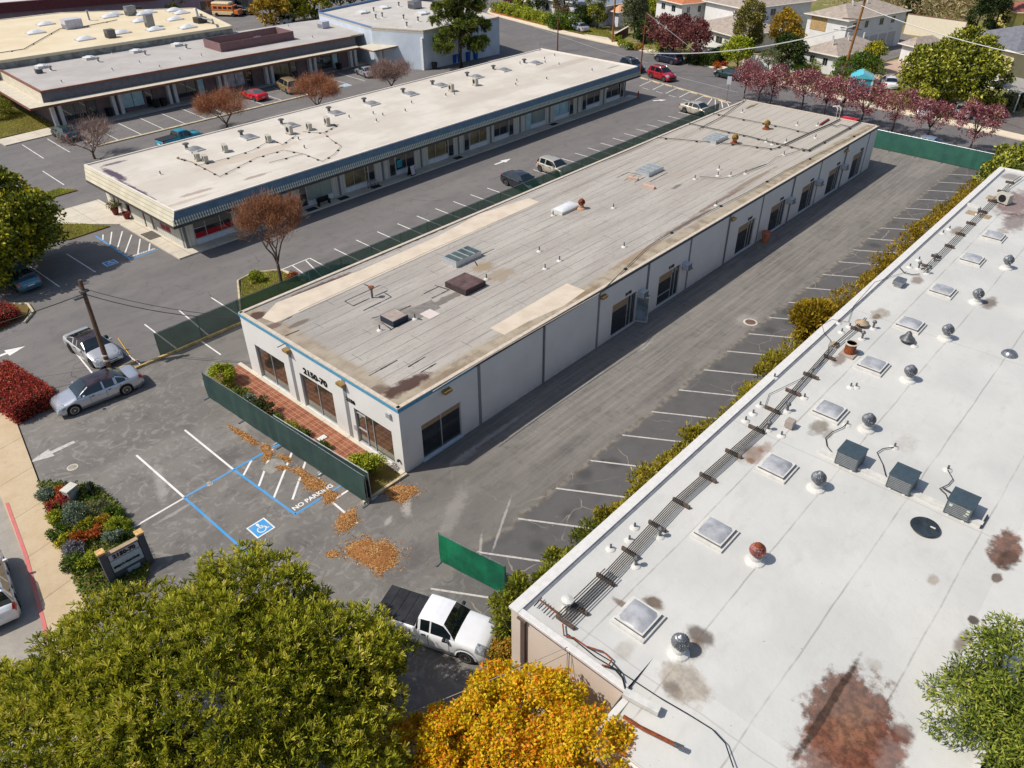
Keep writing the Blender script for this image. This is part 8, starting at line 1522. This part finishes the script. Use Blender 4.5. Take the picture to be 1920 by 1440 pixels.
make_car('sedan', 'parked_car', 'silver car mostly hidden behind the far end of the grey roof', 'car', SILW, loc=(95.6, 41.5, 0), rz=R(-92), group=GR); make_car('sedan', 'parked_car', 'pale blue car peeping over the far green fence', 'car', paint('light_blue', S(150, 170, 196)[:3], .4, .3), loc=(95.4, 23.2, 0), rz=R(-92), group=GR); make_car('hatch', 'parked_car', 'red car just visible behind the far right roof corner', 'car', RED2, loc=(96.4, 32.4, 0), rz=R(-92), group=GR)
make_car('sedan', 'parked_car', 'white car glimpsed through the plum trees', 'car', WHP, loc=(*GX(1733, 215), 0), rz=R(10)); make_car('sedan', 'parked_car', 'silver-white sedan on the court right of the big round tree', 'car', SILW, loc=(*GX(1797, 215), 0), rz=R(25)); make_car('sedan', 'parked_car', 'white car under the trees beside the teal shed', 'car', WHP, loc=(*GX(1665, 163), 0), rz=R(30))
make_car('suv', 'parked_car', 'white off-roader parked behind the golden-green tree at the top', 'car', WHP, loc=(*GX(535, 46), 0), rz=R(200)); make_car('sedan', 'parked_car', 'dark car behind the white off-roader at the top', 'car', DNB, loc=(*GX(522, 42), 0), rz=R(200)); make_car('suv', 'parked_car', 'black off-roader right of the orange camper van', 'car', DKC, loc=(*GX(457, 27), 0), rz=R(-60))
# camper van
x, y = GX(428, 30); t_ = thing('camper_van', 'orange and cream camper van with a raised roof at the top edge', 'camper van', (x, y, 0), R(-60)); OC = paint('orange', S(226, 122, 40)[:3], 0, .35); CC = paint('cream', S(232, 208, 160)[:3], 0, .4)
m = MB(); m.box(-2.9, -1.05, .35, 1.9, 1.05, 1.05); m.build('lower_body', CC, t_, world=False, bevel=.08); m = MB(); m.box(-2.9, -1.06, 1.052, 1.9, 1.06, 2.1); m.box(1.9, -.95, .5, 2.9, .95, 1.35); m.build('body', OC, t_, world=False, bevel=.1)
m = MB(); m.box(-2.85, -1.0, 2.1, 1.2, 1.0, 2.7); m.build('raised_roof', CC, t_, world=False, bevel=.25); m = MB(); m.add([(1.92, -.85, 1.4), (1.92, .85, 1.4), (1.915, .8, 2.0), (1.915, -.8, 2.0)], [(0, 1, 2, 3)]); m.build('windshield', CARGLASS(), t_, world=False)
for s in (-1, 1):
    m = MB()
    for k in (-2.4, -1.3, -.2, .9): m.box(k, s*1.062, 1.45, k+.8, s*1.068, 1.9)
    m.build('side_window', CARGLASS(), t_, world=False)
    for xx in (-1.9, 1.7): m = MB(); m.lathe((xx, s*.95, .38), [(.2, -.12), (.38, -.12), (.38, .12), (.2, .12)], 16, 'y'); m.build('wheel', TYRE(), t_, world=False)
    m = MB(); m.box(2.9, s*.6-.12, .9, 2.93, s*.6+.12, 1.1); m.build('headlight', LAMPG(), t_, world=False)
m = MB(); m.box(2.88, -.95, .42, 3.0, .95, .6); m.build('bumper', RIM(), t_, world=False)
